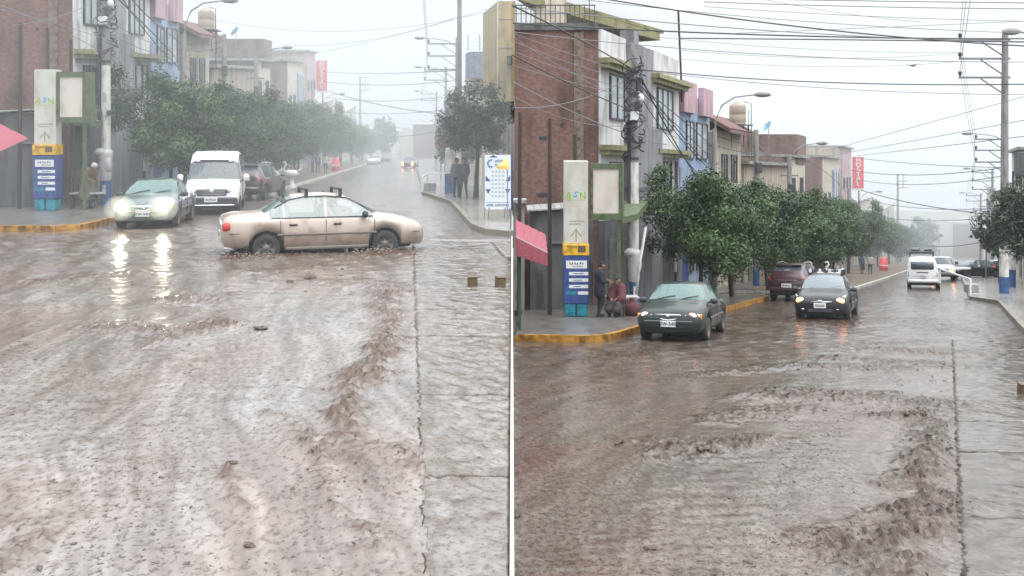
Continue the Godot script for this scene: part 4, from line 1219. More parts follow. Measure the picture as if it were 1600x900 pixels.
func street_poles(k: int) -> void:
	var q: float = NEAR[k]
	var st: String = ["in the left street", "in the right street"][k]
	if k == 1:
		armed_pole(k, 2.62, 42.8, 12.55, [12.2, 11.3, 10.4], 2.15, false, "nearest grey pole with three long cross arms in the right street", 0.2, true)
		armed_pole(k, 4.0, 65.0, 10.6, [10.2, 9.4, 8.55], 2.1, true, "second pole with cross arms and lamp half behind the first in the right street")
		armed_pole(k, 4.55, 95.0, 10.8, [10.4, 9.5, 8.6], 2.1, true, "third pole with cross arms and lamp, hazier, in the right street")
		armed_pole(k, 4.6, 132.0, 10.6, [10.2, 9.4], 2.1, true, "fourth faint pole with cross arms near the street end in the right street")
		var o := thing("street_lamp", "round lamp head on an arm from the right edge over the nearest pole", "street lamp", Transform3D(Basis(), gp(k, 5.2, 42.0)))
		part(o, "post", Sh.new().cyl(Vector3.ZERO, Vector3(0, 11.6, 0), 0.16, 0.12, 10), M.pole)
		part(o, "arm", Sh.new().tube([Vector3(0, 11.2, 0), Vector3(-0.5, 12.1, 0), Vector3(-1.9, 12.45, 0)], 0.05), M.steel)
		part(o, "lamp_head", Sh.new().ball(Vector3(-2.3, 12.45, 0), Vector3(0.45, 0.17, 0.2), 8, 12), M.pole, true)
	else:
		armed_pole(k, 2.75, 50.0, 15.0, [13.4], 2.1, false, "nearest thick grey pole cut by the top edge in the left street", 0.16, true)
		armed_pole(k, 3.45, 66.0, 10.5, [10.0, 9.1, 8.1], 2.1, true, "second pole with cross arms and lamp beside the thick one in the left street")
		armed_pole(k, 3.6, 90.0, 10.6, [10.1, 9.2], 2.1, true, "third pole with cross arms and lamp, hazier, in the left street")
		armed_pole(k, 3.7, 125.0, 10.4, [10.0, 9.1], 2.1, true, "fourth faint pole with cross arms near the street end in the left street")
	curved_lamp(k, -11.0, 42.0 * q, 9.5, 2.35, "nearest curved street lamp above the trees %s" % st)
	curved_lamp(k, -11.0, 62.0 * q, 9.6, 2.3, "second curved street lamp above the trees %s" % st)
	curved_lamp(k, -11.0, 110.0 * q, 9.4, 2.5, "third and farthest curved street lamp above the trees %s" % st)
	var plain := [[-11.2, 52.0, 9.2, "nearest"], [-10.8, 60.5, 8.6, "second"], [-11.0, 98.0, 9.0, "third"], [-10.6, 124.0, 9.5, "fourth"], [-10.2, 150.0, 9.0, "fifth and faintest"]]
	for p in plain:
		var o := thing("concrete_pole", "%s plain concrete pole with small crosspiece behind the trees %s" % [p[3], st], "pole", Transform3D(Basis(), gp(k, p[0], p[1] * q)), "plain poles behind the street trees")
		part(o, "shaft", Sh.new().cyl(Vector3.ZERO, Vector3(0, p[2], 0), 0.17, 0.13, 10), M.pole)
		part(o, "blue_band", Sh.new().cyl(Vector3.ZERO, Vector3(0, 1.1, 0), 0.18, 0.178, 10), M.pole_blue)
		part(o, "crosspiece", Sh.new().box(-0.6, 0.6, p[2] - 1.4, p[2] - 1.3, -0.06, 0.06), M.steel)
		part(o, "box", Sh.new().bev(Vector3(0.1, p[2] - 2.2, 0.2), Vector3(0.35, 0.6, 0.25), 0.03), M.steel_dark)
	var o := thing("mast", "tall thin mast with three short arms rising far above the trees %s" % st, "mast", Transform3D(Basis(), gp(k, -8.6, 150.0 * q)))
	part(o, "shaft", Sh.new().cyl(Vector3.ZERO, Vector3(0, 15.0, 0), 0.26, 0.18, 8), M.pole)
	for y in [14.8, 13.7, 12.6]: part(o, "arm", Sh.new().box(0.0, 1.7, y, y + 0.12, -0.06, 0.06), M.steel)
	part(o, "stay", Sh.new().cyl(Vector3(0.9, 14.8, 0), Vector3(0.9, 12.6, 0), 0.06, 0.06, 6), M.steel)

func cables() -> void:
	var sets := [CABLES_LEFT, CABLES_RIGHT]
	for k in 2:
		var list: Array = sets[k]
		var order := range(list.size())
		order.sort_custom(func(a, b): return (list[a][1] + list[a][4]) / absf(list[a][2] + list[a][5]) > (list[b][1] + list[b][4]) / absf(list[b][2] + list[b][5]))
		for r in order.size():
			var c: Array = list[order[r]]
			var a := Vector3(c[0], c[1], c[2])
			var b := Vector3(c[3], c[4], c[5])
			var pts := []
			for i in 17:
				var t := i / 16.0
				pts.append(a.lerp(b, t) - Vector3(0, 4.0 * c[6] * t * (1 - t), 0) - a)
			var thick: bool = c[7] > 0.017
			single("overhead_cable", "%s overhead cable, %s from the top %s" % ["thick black" if thick else "thin dark", ordinal(r + 1), WHERE[k]], "cable", Sh.new().tube(pts, c[7], 5), M.cable if thick else M.cable_grey, Transform3D(Basis(), a), "overhead cables over the street")
	# the bare conductors from pole to pole
	for k in 2:
		var poles: Array = [[[2.75, 50.0, 13.78], [3.45, 66.0, 10.4], [3.6, 90.0, 10.5], [3.7, 125.0, 10.4]], [[2.62, 42.8, 12.6], [4.0, 65.0, 10.6], [4.55, 95.0, 10.8], [4.6, 132.0, 10.6]]][k]
		for i in poles.size():
			for j in 3:
				var b := gp(k, poles[i][0] - 2.1, poles[i][1], poles[i][2] - j * 0.88)
				var a: Vector3 = gp(k, poles[i - 1][0] - 2.1, poles[i - 1][1], poles[i - 1][2] - j * 0.88) if i else gp(k, poles[0][0] - 1.8 + 0.2 * j, 18.0, 12.8 - j * 0.3 + (14.0 - 12.0) * 0.5)
				var pts := []
				for m in 13: pts.append((b - a) * (m / 12.0) - Vector3(0, 0.9 * (m / 12.0) * (1 - m / 12.0), 0))
				single("line_conductor", "%s bare conductor strung between %s of the poles %s" % [["upper", "middle", "lower"][j], ["the viewer and the first", "the first and second", "the second and third", "the third and fourth"][i], ["on the left", "on the right"][k]], "conductor", Sh.new().tube(pts, 0.011, 4), M.cable_grey, Transform3D(Basis(), a), "conductors on the cross arm poles")
const CABLES_LEFT := [
	[-15.01, 4.71, -34, -18.75, 3.57, -50, -0.05, 0.030],
	[-14.5, 4.71, -34, -18.68, 4.57, -50, 0.14, 0.024],
	[-14.38, 4.57, -33, -18.21, 2.79, -50, 0.31, 0.019],
	[-14.23, 3.12, -24, -14.97, 3.02, -33, -0.07, 0.011],
	[-14.23, 3.29, -24, -14.97, 2.48, -33, -0.14, 0.013],
	[-14.49, 2.79, -26, -15.09, 4.53, -33, 0.15, 0.009],
	[-15.0, 2.74, -30, -15.11, 4.69, -34, 0.97, 0.009],
	[-14.97, 3.82, -33, -18.75, 4.21, -50, 0.30, 0.016],
	[-14.97, 3.35, -33, -18.21, 3.71, -50, 0.35, 0.016],
	[-15.06, 3.04, -34, -18.75, 3.64, -50, 0.33, 0.016],
	[-18.68, 4.43, -50, -17.55, 4.78, -54, 0.15, 0.020],
	[-18.68, 4.07, -50, -17.55, 4.47, -54, 0.18, 0.020],
	[-18.21, 3.04, -50, -17.71, 1.33, -62, 0.31, 0.018],
	[-20.02, 5.29, -95, -4.09, 3.71, -65, 0.21, 0.023],
	[-20.02, 4.28, -95, -4.09, 2.97, -65, 0.37, 0.023],
	[-20.71, 2.71, -100, -6.91, 2.39, -88, 0.40, 0.027],
	[-22.63, 3.77, -110, -6.91, 0.75, -88, 0.36, 0.041],
	[-24.43, 1.54, -120, -7.23, 1.18, -92, 0.45, 0.031],
	[-15.94, 5.31, -62, -2.86, 5.89, -50, 0.58, 0.011],
	[-14.86, 4.88, -65, -0.14, 5.31, -40, 0.22, 0.010],
	[-13.43, 4.57, -40, -0.08, 4.63, -36, 0.76, 0.007],
	[-27.32, -1.93, -150, -10.29, -1.37, -120, 0.67, 0.056],
]
const CABLES_RIGHT := [
	[2.23, 3.33, -24, 14.4, 1.99, -24, 0.19, 0.020],
	[1.79, 3.43, -25, 15.0, 2.45, -25, 0.16, 0.010],
	[0.02, 2.94, -23, 16.2, 2.41, -27, 0.20, 0.014],
	[0.02, 2.64, -24, 15.6, 2.41, -26, 0.13, 0.021],
	[0.02, 2.6, -26, 15.6, 1.73, -26, 0.24, 0.012],
	[4.46, 1.87, -32, 15.6, 1.1, -26, 0.21, 0.019],
	[4.46, 1.85, -32, 16.8, 0.84, -28, 0.23, 0.013],
	[0.01, 2.59, -20, 4.25, 1.9, -32, -0.05, 0.022],
	[0.02, 1.63, -22, 4.25, 0.41, -32, 0.06, 0.021],
	[0.02, 0.97, -22, 6.57, -0.98, -38, 0.21, 0.017],
	[0.02, 2.66, -27, 4.25, 1.69, -32, 0.02, 0.010],
	[0.02, 2.52, -28, 4.25, 1.46, -32, 0.09, 0.011],
	[0.02, 2.2, -28, 4.25, 1.1, -32, 0.05, 0.011],
	[0.02, 1.76, -28, 4.25, 0.87, -32, 0.04, 0.010],
	[0.02, 0.47, -30, 4.25, 1.6, -32, 0.33, 0.014],
	[0.02, 0.86, -30, 4.25, -0.14, -32, 0.34, 0.010],
	[0.02, 2.26, -24, 4.25, 0.69, -32, 0.11, 0.011],
	[5.5, 3.02, -22, 13.2, 2.91, -22, 0.01, 0.014],
	[5.14, 3.21, -24, 14.4, 3.02, -24, 0.04, 0.014],
	[5.36, 3.21, -25, 15.0, 2.79, -25, 0.07, 0.009],
	[7.5, 2.96, -30, 15.6, 2.95, -26, 0.01, 0.009],
	[8.36, 4.11, -30, 13.71, 3.34, -30, 0.09, 0.008],
	[5.14, 3.47, -36, 21.0, 3.24, -42, 0.21, 0.010],
	[6.69, 2.88, -36, 21.0, 3.21, -42, 0.28, 0.010],
	[7.06, 2.66, -38, 21.0, 2.82, -42, 0.29, 0.010],
	[5.57, 2.79, -30, 15.6, 2.3, -26, -0.01, 0.020],
	[21.0, -1.97, -60, 18.0, 1.07, -30, 0.00, 0.014],
	[20.57, -2.4, -60, 18.0, 0.21, -30, 0.03, 0.014],
	[34.71, -3.41, -90, 25.71, -0.74, -45, 0.03, 0.020],
	[34.71, -3.66, -90, 35.66, -3.34, -65, 0.16, 0.025],
	[35.96, -5.16, -95, 35.56, -3.34, -65, 0.52, 0.031],
	[36.64, -6.17, -95, 35.56, -3.95, -65, 0.56, 0.026],
	[42.82, -8.41, -110, 43.43, -8.34, -80, 0.40, 0.049],
	[43.21, -9.59, -110, 43.43, -7.71, -80, 0.53, 0.031],
	[47.14, -12.43, -120, 51.57, -10.04, -95, 0.66, 0.035],
	[64.29, -19.5, -150, 64.29, -15.77, -120, 1.16, 0.069],
	[4.57, 1.65, -32, 10.78, -3.85, -49, 0.35, 0.029],
	[4.57, 1.51, -32, 10.92, -2.52, -49, 0.19, 0.023],
	[4.57, 1.37, -32, 14.11, -4.09, -52, 0.92, 0.020],
	[4.57, 1.26, -32, 10.92, -1.33, -49, -0.07, 0.021],
	[4.57, 0.91, -32, 14.19, -5.2, -52, 0.97, 0.018],
	[4.57, 1.1, -32, 10.85, -1.96, -49, -0.02, 0.018],
	[4.57, 0.0, -32, 11.03, -1.75, -49, 0.01, 0.016],
	[10.92, -0.7, -49, 14.19, -1.49, -52, 0.04, 0.019],
	[10.92, -1.23, -49, 14.19, -1.86, -52, 0.10, 0.019],
	[14.19, -1.41, -52, 19.4, -3.19, -62, 0.21, 0.022],
	[14.19, -1.19, -52, 42.82, -11.0, -110, -1.40, 0.026],
]

# ---------- vehicles ----------
# A car's body is one skin over stations along its length. Car axes: x forward, y up, z to the car's right.
# station: [x, bottom, belt, top, half width at sill, at middle, at belt, at top]
const RING := 8
const BEIGE_HEADING := 69.0

func station_at(st: Array, x: float) -> Array:
	for i in st.size() - 1:
		if x <= st[i + 1][0] + 1e-6:
			var t: float = clampf((x - st[i][0]) / maxf(1e-6, st[i + 1][0] - st[i][0]), 0.0, 1.0)
			var o := []
			for j in 8: o.append(lerpf(st[i][j], st[i + 1][j], t))
			return o
	return st[st.size() - 1]

func ring_of(q: Array, yb: float) -> Array:
	var belt: float = maxf(q[2], yb + 0.05)
	var top: float = maxf(q[3], belt + 0.01)
	var low := minf(yb + 0.05, belt - 0.04)
	var mid := lerpf(maxf(yb, q[1]), belt, 0.5)
	return [Vector2(q[4] * 0.93, yb), Vector2(q[4], low), Vector2(q[5], maxf(mid, low + 0.01)), Vector2(q[5] * 0.992, belt - (belt - mid) * 0.35), Vector2(q[6], belt), Vector2(q[7], lerpf(belt, top, 0.9)), Vector2(q[7] * 0.84, top), Vector2(0.0, top + 0.018)]

func car(label: String, category: String, nm: String, spec: Dictionary, t: Transform3D) -> Node3D:
	var o := thing(nm, label, category, t)
	var st: Array = spec.stations
	var xs := []
	for q in st: xs.append(q[0])
	for w in spec.axles:
		var R: float = spec.arch
		for i in 9: xs.append(w - R * cos(PI * i / 8.0) + (-0.004 if i == 0 else 0.004 if i == 8 else 0.0))
		xs.append(w - R + 0.004); xs.append(w + R - 0.004)
	for g in spec.side_glass: xs.append(g[0]); xs.append(g[1])
	xs.sort()
	var clean := []
	for x in xs:
		if clean.is_empty() or x - clean[-1] > 0.002: clean.append(x)
	xs = clean
	var rings := []
	for x in xs:
		var q := station_at(st, x)
		var yb: float = q[1]
		for w in spec.axles:
			var dx := absf(x - w)
			if dx < spec.arch: yb = maxf(yb, spec.wheel + sqrt(maxf(0.0, spec.arch * spec.arch - dx * dx)) * 0.97)
		rings.append(ring_of(q, yb))
	var body := Sh.new()
	var glass := {"windscreen": Sh.new(), "rear_window": Sh.new()}
	var sides := []
	for g in spec.side_glass: sides.append([Sh.new(), Sh.new()])
	for i in xs.size() - 1:
		var xm: float = (xs[i] + xs[i + 1]) / 2
		for j in RING - 1:
			for s in [1.0, -1.0]:
				var a := Vector3(xs[i], rings[i][j].y, rings[i][j].x * s)
				var b := Vector3(xs[i + 1], rings[i + 1][j].y, rings[i + 1][j].x * s)
				var c := Vector3(xs[i + 1], rings[i + 1][j + 1].y, rings[i + 1][j + 1].x * s)
				var d := Vector3(xs[i], rings[i][j + 1].y, rings[i][j + 1].x * s)
				var into := body
				if j >= 5 and xm > spec.screen[0] and xm < spec.screen[1]: into = glass.windscreen
				if j >= 5 and xm > spec.rear[0] and xm < spec.rear[1]: into = glass.rear_window
				if j == 4:
					for g in spec.side_glass.size():
						if xm > spec.side_glass[g][0] and xm < spec.side_glass[g][1]: into = sides[g][0 if s > 0 else 1]
				if s > 0: into.quad(a, b, c, d)
				else: into.quad(b, a, d, c)
	for e in [0, xs.size() - 1]:
		for j in RING - 1:
			var r: Array = rings[e]
			var a := Vector3(xs[e], r[j].y, r[j].x)
			var b := Vector3(xs[e], r[j + 1].y, r[j + 1].x)
			var c := Vector3(xs[e], r[j + 1].y, -r[j + 1].x)
			var d := Vector3(xs[e], r[j].y, -r[j].x)
			if e: body.quad(a, d, c, b)
			else: body.quad(a, b, c, d)
	# mud splashed up along the lower body
	var splash := FastNoiseLite.new()
	splash.seed = 6; splash.frequency = 2.2; splash.fractal_octaves = 4
	body.tinted = true
	for i in body.v.size():
		var q: Vector3 = body.v[i]
		var dirt := clampf((0.62 - q.y) * 1.9 + splash.get_noise_3d(q.x, q.y, q.z) * 0.7, 0.0, 0.62)
		body.c[i] = Color.WHITE.lerp(Color(0.42, 0.34, 0.29), dirt) if spec.get("pale", false) else Color.WHITE.lerp(Color(2.2, 1.7, 1.4), dirt)
	part(o, "body", body, spec.paint, true)
	var gm: Material = spec.glass
	part(o, "windscreen", glass.windscreen, spec.get("screen_glass", gm), true)
	if glass.rear_window.v.size(): part(o, "rear_window", glass.rear_window, spec.get("rear_glass", gm), true)
	for g in sides:
		for s in g: part(o, "side_window", s, gm, true)
	var wide: float = station_at(st, 0.0)[5]
	var x0: float = st[0][0]
	var x1: float = st[st.size() - 1][0]
	part(o, "underbody", Sh.new().bev(Vector3((x0 + x1) / 2, (spec.floor + spec.deck) / 2, 0), Vector3(x1 - x0 - 0.5, spec.deck - spec.floor, 2 * (wide - 0.24)), 0.04), M.steel_dark)
	for w in spec.axles:
		for s in [1.0, -1.0]: wheel(o, Vector3(w, spec.wheel, s * (wide - 0.115)), spec.wheel + 0.0, s, spec.rim)
	# seats
	if spec.get("seats"):
		for x in spec.seats:
			for z in [-0.36, 0.36]:
				var seat := Sh.new()
				seat.bev(Vector3(x - 0.1, spec.deck + 0.12, z), Vector3(0.16, 0.6, 0.48), 0.05)
				seat.bev(Vector3(x - 0.14, spec.deck + 0.5, z), Vector3(0.1, 0.2, 0.26), 0.04)
				part(o, "seat", seat, M.seat, true)
	return o

func wheel(o: Node, at: Vector3, r: float, s: float, rim: Material) -> void:
	var prof := [[r * 0.62, -0.09], [r * 0.9, -0.1], [r * 0.985, -0.075], [r, -0.04], [r, 0.04], [r * 0.985, 0.075], [r * 0.9, 0.1], [r * 0.62, 0.09]]
	var t := Transform3D(Basis(Vector3.RIGHT, PI / 2 * s), at)
	var w := part(o, "wheel", Sh.new().lathe(prof, 24).xf(t), M.tyre, true)
	var disc := Sh.new()
	disc.lathe([[0.0, 0.03], [r * 0.16, 0.045], [r * 0.2, 0.03], [r * 0.56, 0.035], [r * 0.62, 0.09], [r * 0.66, 0.088], [r * 0.66, -0.05]], 24)
	part(w, "rim", disc.xf(t), rim, true)
	var holes := Sh.new()
	for i in 7:
		var a := TAU * i / 7
		holes.bev(Vector3(0, 0, 0), Vector3(r * 0.17, 0.012, r * 0.26), 0.005)
		var n := holes.v.size()
		var rot := Transform3D(Basis(Vector3.UP, a), Vector3(sin(a), 0, cos(a)) * r * 0.4 + Vector3(0, 0.037, 0))
		for j in range(n - 132, n): holes.v[j] = rot * holes.v[j]
	part(w, "rim_gap", holes.xf(t), M.ink)

func plate(o: Node, at: Vector3, turn: Basis, words: String, size := Vector2(0.42, 0.17)) -> void:
	var sh := Sh.new().box(-size.x / 2, size.x / 2, -size.y / 2, size.y / 2, -0.01, 0.006)
	var p := part(o, "number_plate", sh.xf(Transform3D(turn, at)), M.frame_white)
	if words: text_on(p, "plate_lettering", words, at + turn * Vector3(0, 0.0, 0.01), 0.11, M.ink, turn)
	else: print_row(p, "plate_lettering", -size.x * 0.4, size.x * 0.4, -size.y * 0.26, size.y * 0.5, 0.007, 7, M.ink, Transform3D(turn, at))

const FRONT := Basis(Vector3(0, 0, -1), Vector3(0, 1, 0), Vector3(1, 0, 0))     # local x, y, z of a sign that looks forward
const BACK := Basis(Vector3(0, 0, 1), Vector3(0, 1, 0), Vector3(-1, 0, 0))

func mirror_pair(o: Node, x: float, y: float, z: float, m: Material) -> void:
	for s in [1.0, -1.0]:
		var sh := Sh.new()
		sh.ball(Vector3(x, y, s * (z + 0.1)), Vector3(0.07, 0.075, 0.11), 7, 10)
		sh.cyl(Vector3(x + 0.02, y - 0.04, s * (z - 0.04)), Vector3(x, y - 0.02, s * (z + 0.05)), 0.03, 0.03, 6)
		part(o, "mirror", sh, m, true)

func bar_rack(o: Node, xs: Array, y: float, z: float, rails := false) -> void:
	for x in xs:
		var b := part(o, "roof_bar", Sh.new().box(x - 0.03, x + 0.03, y + 0.1, y + 0.14, -z, z), M.ink)
		for s in [1.0, -1.0]: part(b, "foot", Sh.new().bev(Vector3(x, y + 0.04, s * (z - 0.04)), Vector3(0.07, 0.15, 0.06), 0.01), M.ink)
	if rails:
		for s in [1.0, -1.0]: part(o, "rack_rail", Sh.new().box(xs[0], xs[-1], y + 0.145, y + 0.18, s * z - 0.02, s * z + 0.02), M.ink)

func headlamp(o: Node, at: Vector3, size: Vector3, yaw: float, lit: bool, tint: Color, power: float, beam := 0.0) -> void:
	var t := Transform3D(Basis(Vector3.UP, yaw), at)
	var l := part(o, "headlight", Sh.new().bev(Vector3.ZERO, size, minf(size.y, size.x) * 0.28).xf(t), M.lens, true)
	if not lit: return
	var m := mat(0.8, 0.8, 0.8, 0.3, {"glow": tint, "power": power})
	var r := minf(size.y, size.z) * 0.62
	part(l, "lit_bulb", Sh.new().ball(t * Vector3(size.x * 0.42, 0, 0), Vector3(0.04, r, r * 1.15), 8, 12), m, true)
	if beam > 0:
		var s := SpotLight3D.new()
		s.name = "beam"
		s.light_color = tint
		s.light_energy = beam
		s.spot_angle = 38.0
		s.spot_angle_attenuation = 0.6
		s.light_size = 0.08
		s.spot_range = 30.0
		s.shadow_enabled = true
		s.transform = Transform3D(Basis(Vector3.UP, -PI / 2) * Basis(Vector3.RIGHT, -0.14), t * Vector3(size.x * 0.42 + 0.12, 0, 0))
		o.add_child(s, true)

func car_at(k: int, s: float, d: float, heading: float, sink := 0.02) -> Transform3D:
	# heading in degrees: 0 looks away from the viewer, 90 to the right, 180 to the viewer
	var a := deg_to_rad(heading)
	var up := Vector3(0, 1, FALL[k]).normalized()
	var f := Vector3(sin(a), 0, -cos(a))
	f = (f - up * f.dot(up)).normalized()
	return Transform3D(Basis(f, up, f.cross(up)), gp(k, s, d, -sink))

func sedan_stations() -> Array:
	return [[-2.14, 0.42, 0.78, 0.84, 0.58, 0.62, 0.6, 0.5], [-2.08, 0.34, 0.86, 0.93, 0.72, 0.76, 0.72, 0.6], [-1.9, 0.3, 0.9, 0.985, 0.78, 0.82, 0.76, 0.64], [-1.5, 0.28, 0.91, 0.995, 0.8, 0.845, 0.77, 0.63], [-1.3, 0.27, 0.91, 1.01, 0.8, 0.845, 0.77, 0.62],
		[-1.05, 0.25, 0.905, 1.16, 0.8, 0.845, 0.775, 0.585], [-0.72, 0.24, 0.9, 1.335, 0.8, 0.845, 0.78, 0.545], [-0.5, 0.24, 0.9, 1.37, 0.8, 0.845, 0.78, 0.54], [-0.1, 0.24, 0.895, 1.385, 0.8, 0.845, 0.78, 0.545], [0.25, 0.24, 0.89, 1.365, 0.8, 0.845, 0.78, 0.55], [0.42, 0.24, 0.885, 1.33, 0.8, 0.845, 0.78, 0.56],
		[0.72, 0.24, 0.88, 1.17, 0.8, 0.845, 0.78, 0.62], [1.02, 0.25, 0.87, 0.985, 0.8, 0.845, 0.775, 0.68], [1.2, 0.26, 0.86, 0.925, 0.8, 0.843, 0.77, 0.69], [1.6, 0.28, 0.8, 0.865, 0.79, 0.835, 0.755, 0.66], [1.9, 0.26, 0.73, 0.79, 0.76, 0.81, 0.73, 0.62], [2.05, 0.25, 0.67, 0.72, 0.7, 0.75, 0.68, 0.57], [2.13, 0.28, 0.58, 0.63, 0.6, 0.65, 0.6, 0.5]]

func dented(st: Array, f: Callable) -> Array:
	var o := []
	for q in st: o.append(f.call(q.duplicate()))
	return o

func common_sedan(o: Node, paint: Material, wid: float) -> void:
	# door gaps, handles, rubbing strip, wipers
	for s in [1.0, -1.0]:
		var z: float = s * (wid + 0.002)
		for x in [-0.98, -0.04, 1.0]: part(o, "door_gap", Sh.new().box(x - 0.006, x + 0.006, 0.42, 0.86, z - 0.012, z), M.ink)
		for x in [-0.72, 0.2]: part(o, "door_handle", Sh.new().bev(Vector3(x, 0.76, z), Vector3(0.17, 0.045, 0.03), 0.012), M.ink)
		part(o, "side_strip", Sh.new().bev(Vector3(0.0, 0.56, z), Vector3(2.1, 0.045, 0.03), 0.012), M.strip)
	for z in [-0.28, 0.3]: part(o, "wiper", Sh.new().tube([Vector3(1.08, 0.97, z + 0.24), Vector3(0.98, 1.035, z), Vector3(0.93, 1.075, z - 0.26)], 0.012, 5), M.ink)

func vehicles() -> void:
	M.tyre = mat(0.025, 0.024, 0.024, 0.75)
	M.rim_steel = mat(0.16, 0.135, 0.115, 0.45, {"metal": 0.4})
	M.rim_dark = mat(0.09, 0.09, 0.1, 0.5, {"metal": 0.4})
	M.seat = mat(0.12, 0.115, 0.11, 0.9)
	M.strip = mat(0.13, 0.115, 0.1, 0.5)
	M.chrome = mat(0.6, 0.6, 0.6, 0.15, {"metal": 0.9})
	M.lens = mat(0.35, 0.34, 0.32, 0.12, {"spec": 0.6})
	M.amber = mat(0.6, 0.2, 0.03, 0.2)
	M.tail_red = mat(0.4, 0.03, 0.02, 0.2)
	M.clear_glass = mat(0.5, 0.56, 0.56, 0.05, {"alpha": 0.32})
	M.green_glass = mat(0.10, 0.175, 0.155, 0.06, {"alpha": 0.66})
	M.glass_pane = mat(0.2, 0.23, 0.25, 0.06, {"alpha": 0.45})
	M.tint_glass = mat(0.06, 0.07, 0.08, 0.06, {"alpha": 0.8})
	var grime := noise_tex(0.008, [[0.0, 0.75, 0.73, 0.7], [0.5, 0.97, 0.97, 0.97], [1.0, 1.0, 1.0, 1.0]], FastNoiseLite.TYPE_SIMPLEX_SMOOTH, 21)
	M.paint_beige = mat(0.40, 0.325, 0.275, 0.32, {"vc": true, "coat": 0.6, "tex": grime, "world": false, "scale": Vector3(0.6, 0.6, 0.6)})
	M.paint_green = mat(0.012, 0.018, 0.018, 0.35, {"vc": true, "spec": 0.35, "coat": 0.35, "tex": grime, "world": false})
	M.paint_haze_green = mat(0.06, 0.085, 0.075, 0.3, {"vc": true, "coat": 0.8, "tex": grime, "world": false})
	M.paint_black = mat(0.01, 0.01, 0.012, 0.35, {"vc": true, "spec": 0.35, "coat": 0.3})
	M.paint_white = mat(0.7, 0.7, 0.7, 0.3, {"vc": true, "coat": 0.5, "tex": grime, "world": false})
	M.paint_wine = mat(0.06, 0.024, 0.028, 0.3, {"vc": true, "coat": 0.6, "tex": grime, "world": false})
	var warm := Color(1.0, 0.86, 0.62)
	# --- left street: beige saloon crossing
	var spec := {"stations": sedan_stations(), "axles": [-1.26, 1.24], "arch": 0.36, "wheel": 0.29, "floor": 0.2, "deck": 0.74, "side_glass": [[-1.2, -0.92], [-0.89, -0.06], [-0.01, 0.98]], "screen": [0.42, 1.02], "rear": [-1.3, -0.72], "pale": true, "paint": M.paint_beige, "glass": M.clear_glass, "rear_glass": M.green_glass, "rim": M.rim_steel, "seats": [-0.75, 0.35]}
	var o := car("beige saloon car driving across the flood with two roof bars", "car", "beige_car", spec, car_at(0, -1.94, 19.75, BEIGE_HEADING, 0.12))
	common_sedan(o, M.paint_beige, 0.845)
	bar_rack(o, [-0.42, 0.3], 1.36, 0.6)
	for s in [1.0, -1.0]:
		part(o, "belt_trim", Sh.new().box(-1.18, 0.98, 0.893, 0.912, s * 0.787 - 0.008, s * 0.787 + 0.006), M.ink)
		part(o, "roof_gutter", Sh.new().tube([Vector3(1.0, 0.96, s * 0.69), Vector3(0.7, 1.165, s * 0.635), Vector3(0.42, 1.3, s * 0.575), Vector3(0.0, 1.345, s * 0.56), Vector3(-0.5, 1.33, s * 0.555), Vector3(-0.8, 1.27, s * 0.565), Vector3(-1.1, 1.1, s * 0.605)], 0.012, 5), M.ink)
		part(o, "sill", Sh.new().bev(Vector3(0.0, 0.265, s * 0.8), Vector3(1.75, 0.07, 0.06), 0.02), M.strip)
		part(o, "mud_flap", Sh.new().box(-1.66, -1.64, 0.12, 0.36, s * 0.72 - 0.1, s * 0.72 + 0.1), M.ink)
	mirror_pair(o, 0.78, 0.95, 0.8, M.ink)
	for s in [1.0, -1.0]:
		part(o, "tail_light", Sh.new().bev(Vector3(-1.98, 0.74, s * 0.71), Vector3(0.3, 0.19, 0.16), 0.04), M.tail_red, true)
		part(o, "reversing_light", Sh.new().bev(Vector3(-2.06, 0.68, s * 0.66), Vector3(0.12, 0.06, 0.14), 0.02), M.frame_white)
		headlamp(o, Vector3(1.98, 0.64, s * 0.62), Vector3(0.16, 0.16, 0.26), -s * 0.5, false, warm, 0.0)
		part(o, "indicator", Sh.new().bev(Vector3(2.03, 0.46, s * 0.66), Vector3(0.08, 0.06, 0.16), 0.02), M.strip)
		for x in [1.985]: part(o, "bumper_gap", Sh.new().box(1.62, 2.0, 0.535, 0.547, s * 0.81 - 0.012, s * 0.81 + 0.004), M.ink)
		part(o, "bumper_gap", Sh.new().box(-2.0, -1.64, 0.6, 0.612, s * 0.815 - 0.012, s * 0.815 + 0.012), M.ink)
	plate(o, Vector3(-2.15, 0.55, 0), BACK, "")
	# --- left street: dark green saloon with glaring headlights, white minibus, parked wine car, cars far down
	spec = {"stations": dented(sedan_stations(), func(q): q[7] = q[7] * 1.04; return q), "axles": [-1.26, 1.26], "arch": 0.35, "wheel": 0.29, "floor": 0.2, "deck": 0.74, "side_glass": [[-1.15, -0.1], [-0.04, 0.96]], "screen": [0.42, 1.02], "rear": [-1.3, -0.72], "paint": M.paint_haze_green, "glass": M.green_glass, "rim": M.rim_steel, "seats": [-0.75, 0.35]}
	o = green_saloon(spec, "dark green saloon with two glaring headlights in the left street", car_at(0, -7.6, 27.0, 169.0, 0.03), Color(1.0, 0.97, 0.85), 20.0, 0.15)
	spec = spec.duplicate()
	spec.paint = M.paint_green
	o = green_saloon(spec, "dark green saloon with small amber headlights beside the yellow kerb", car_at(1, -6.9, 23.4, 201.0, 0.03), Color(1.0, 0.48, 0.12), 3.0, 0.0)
	minibus()
	black_hatch()
	parked_suv(0, -7.0, 41.0, 2.0, "wine red car parked tail first before the planted strip in the left street")
	parked_suv(1, -6.75, 40.2, 30.0, "dark wine red car parked half behind the black car in the right street")
	white_van()
	pickup()
	crossing_car()
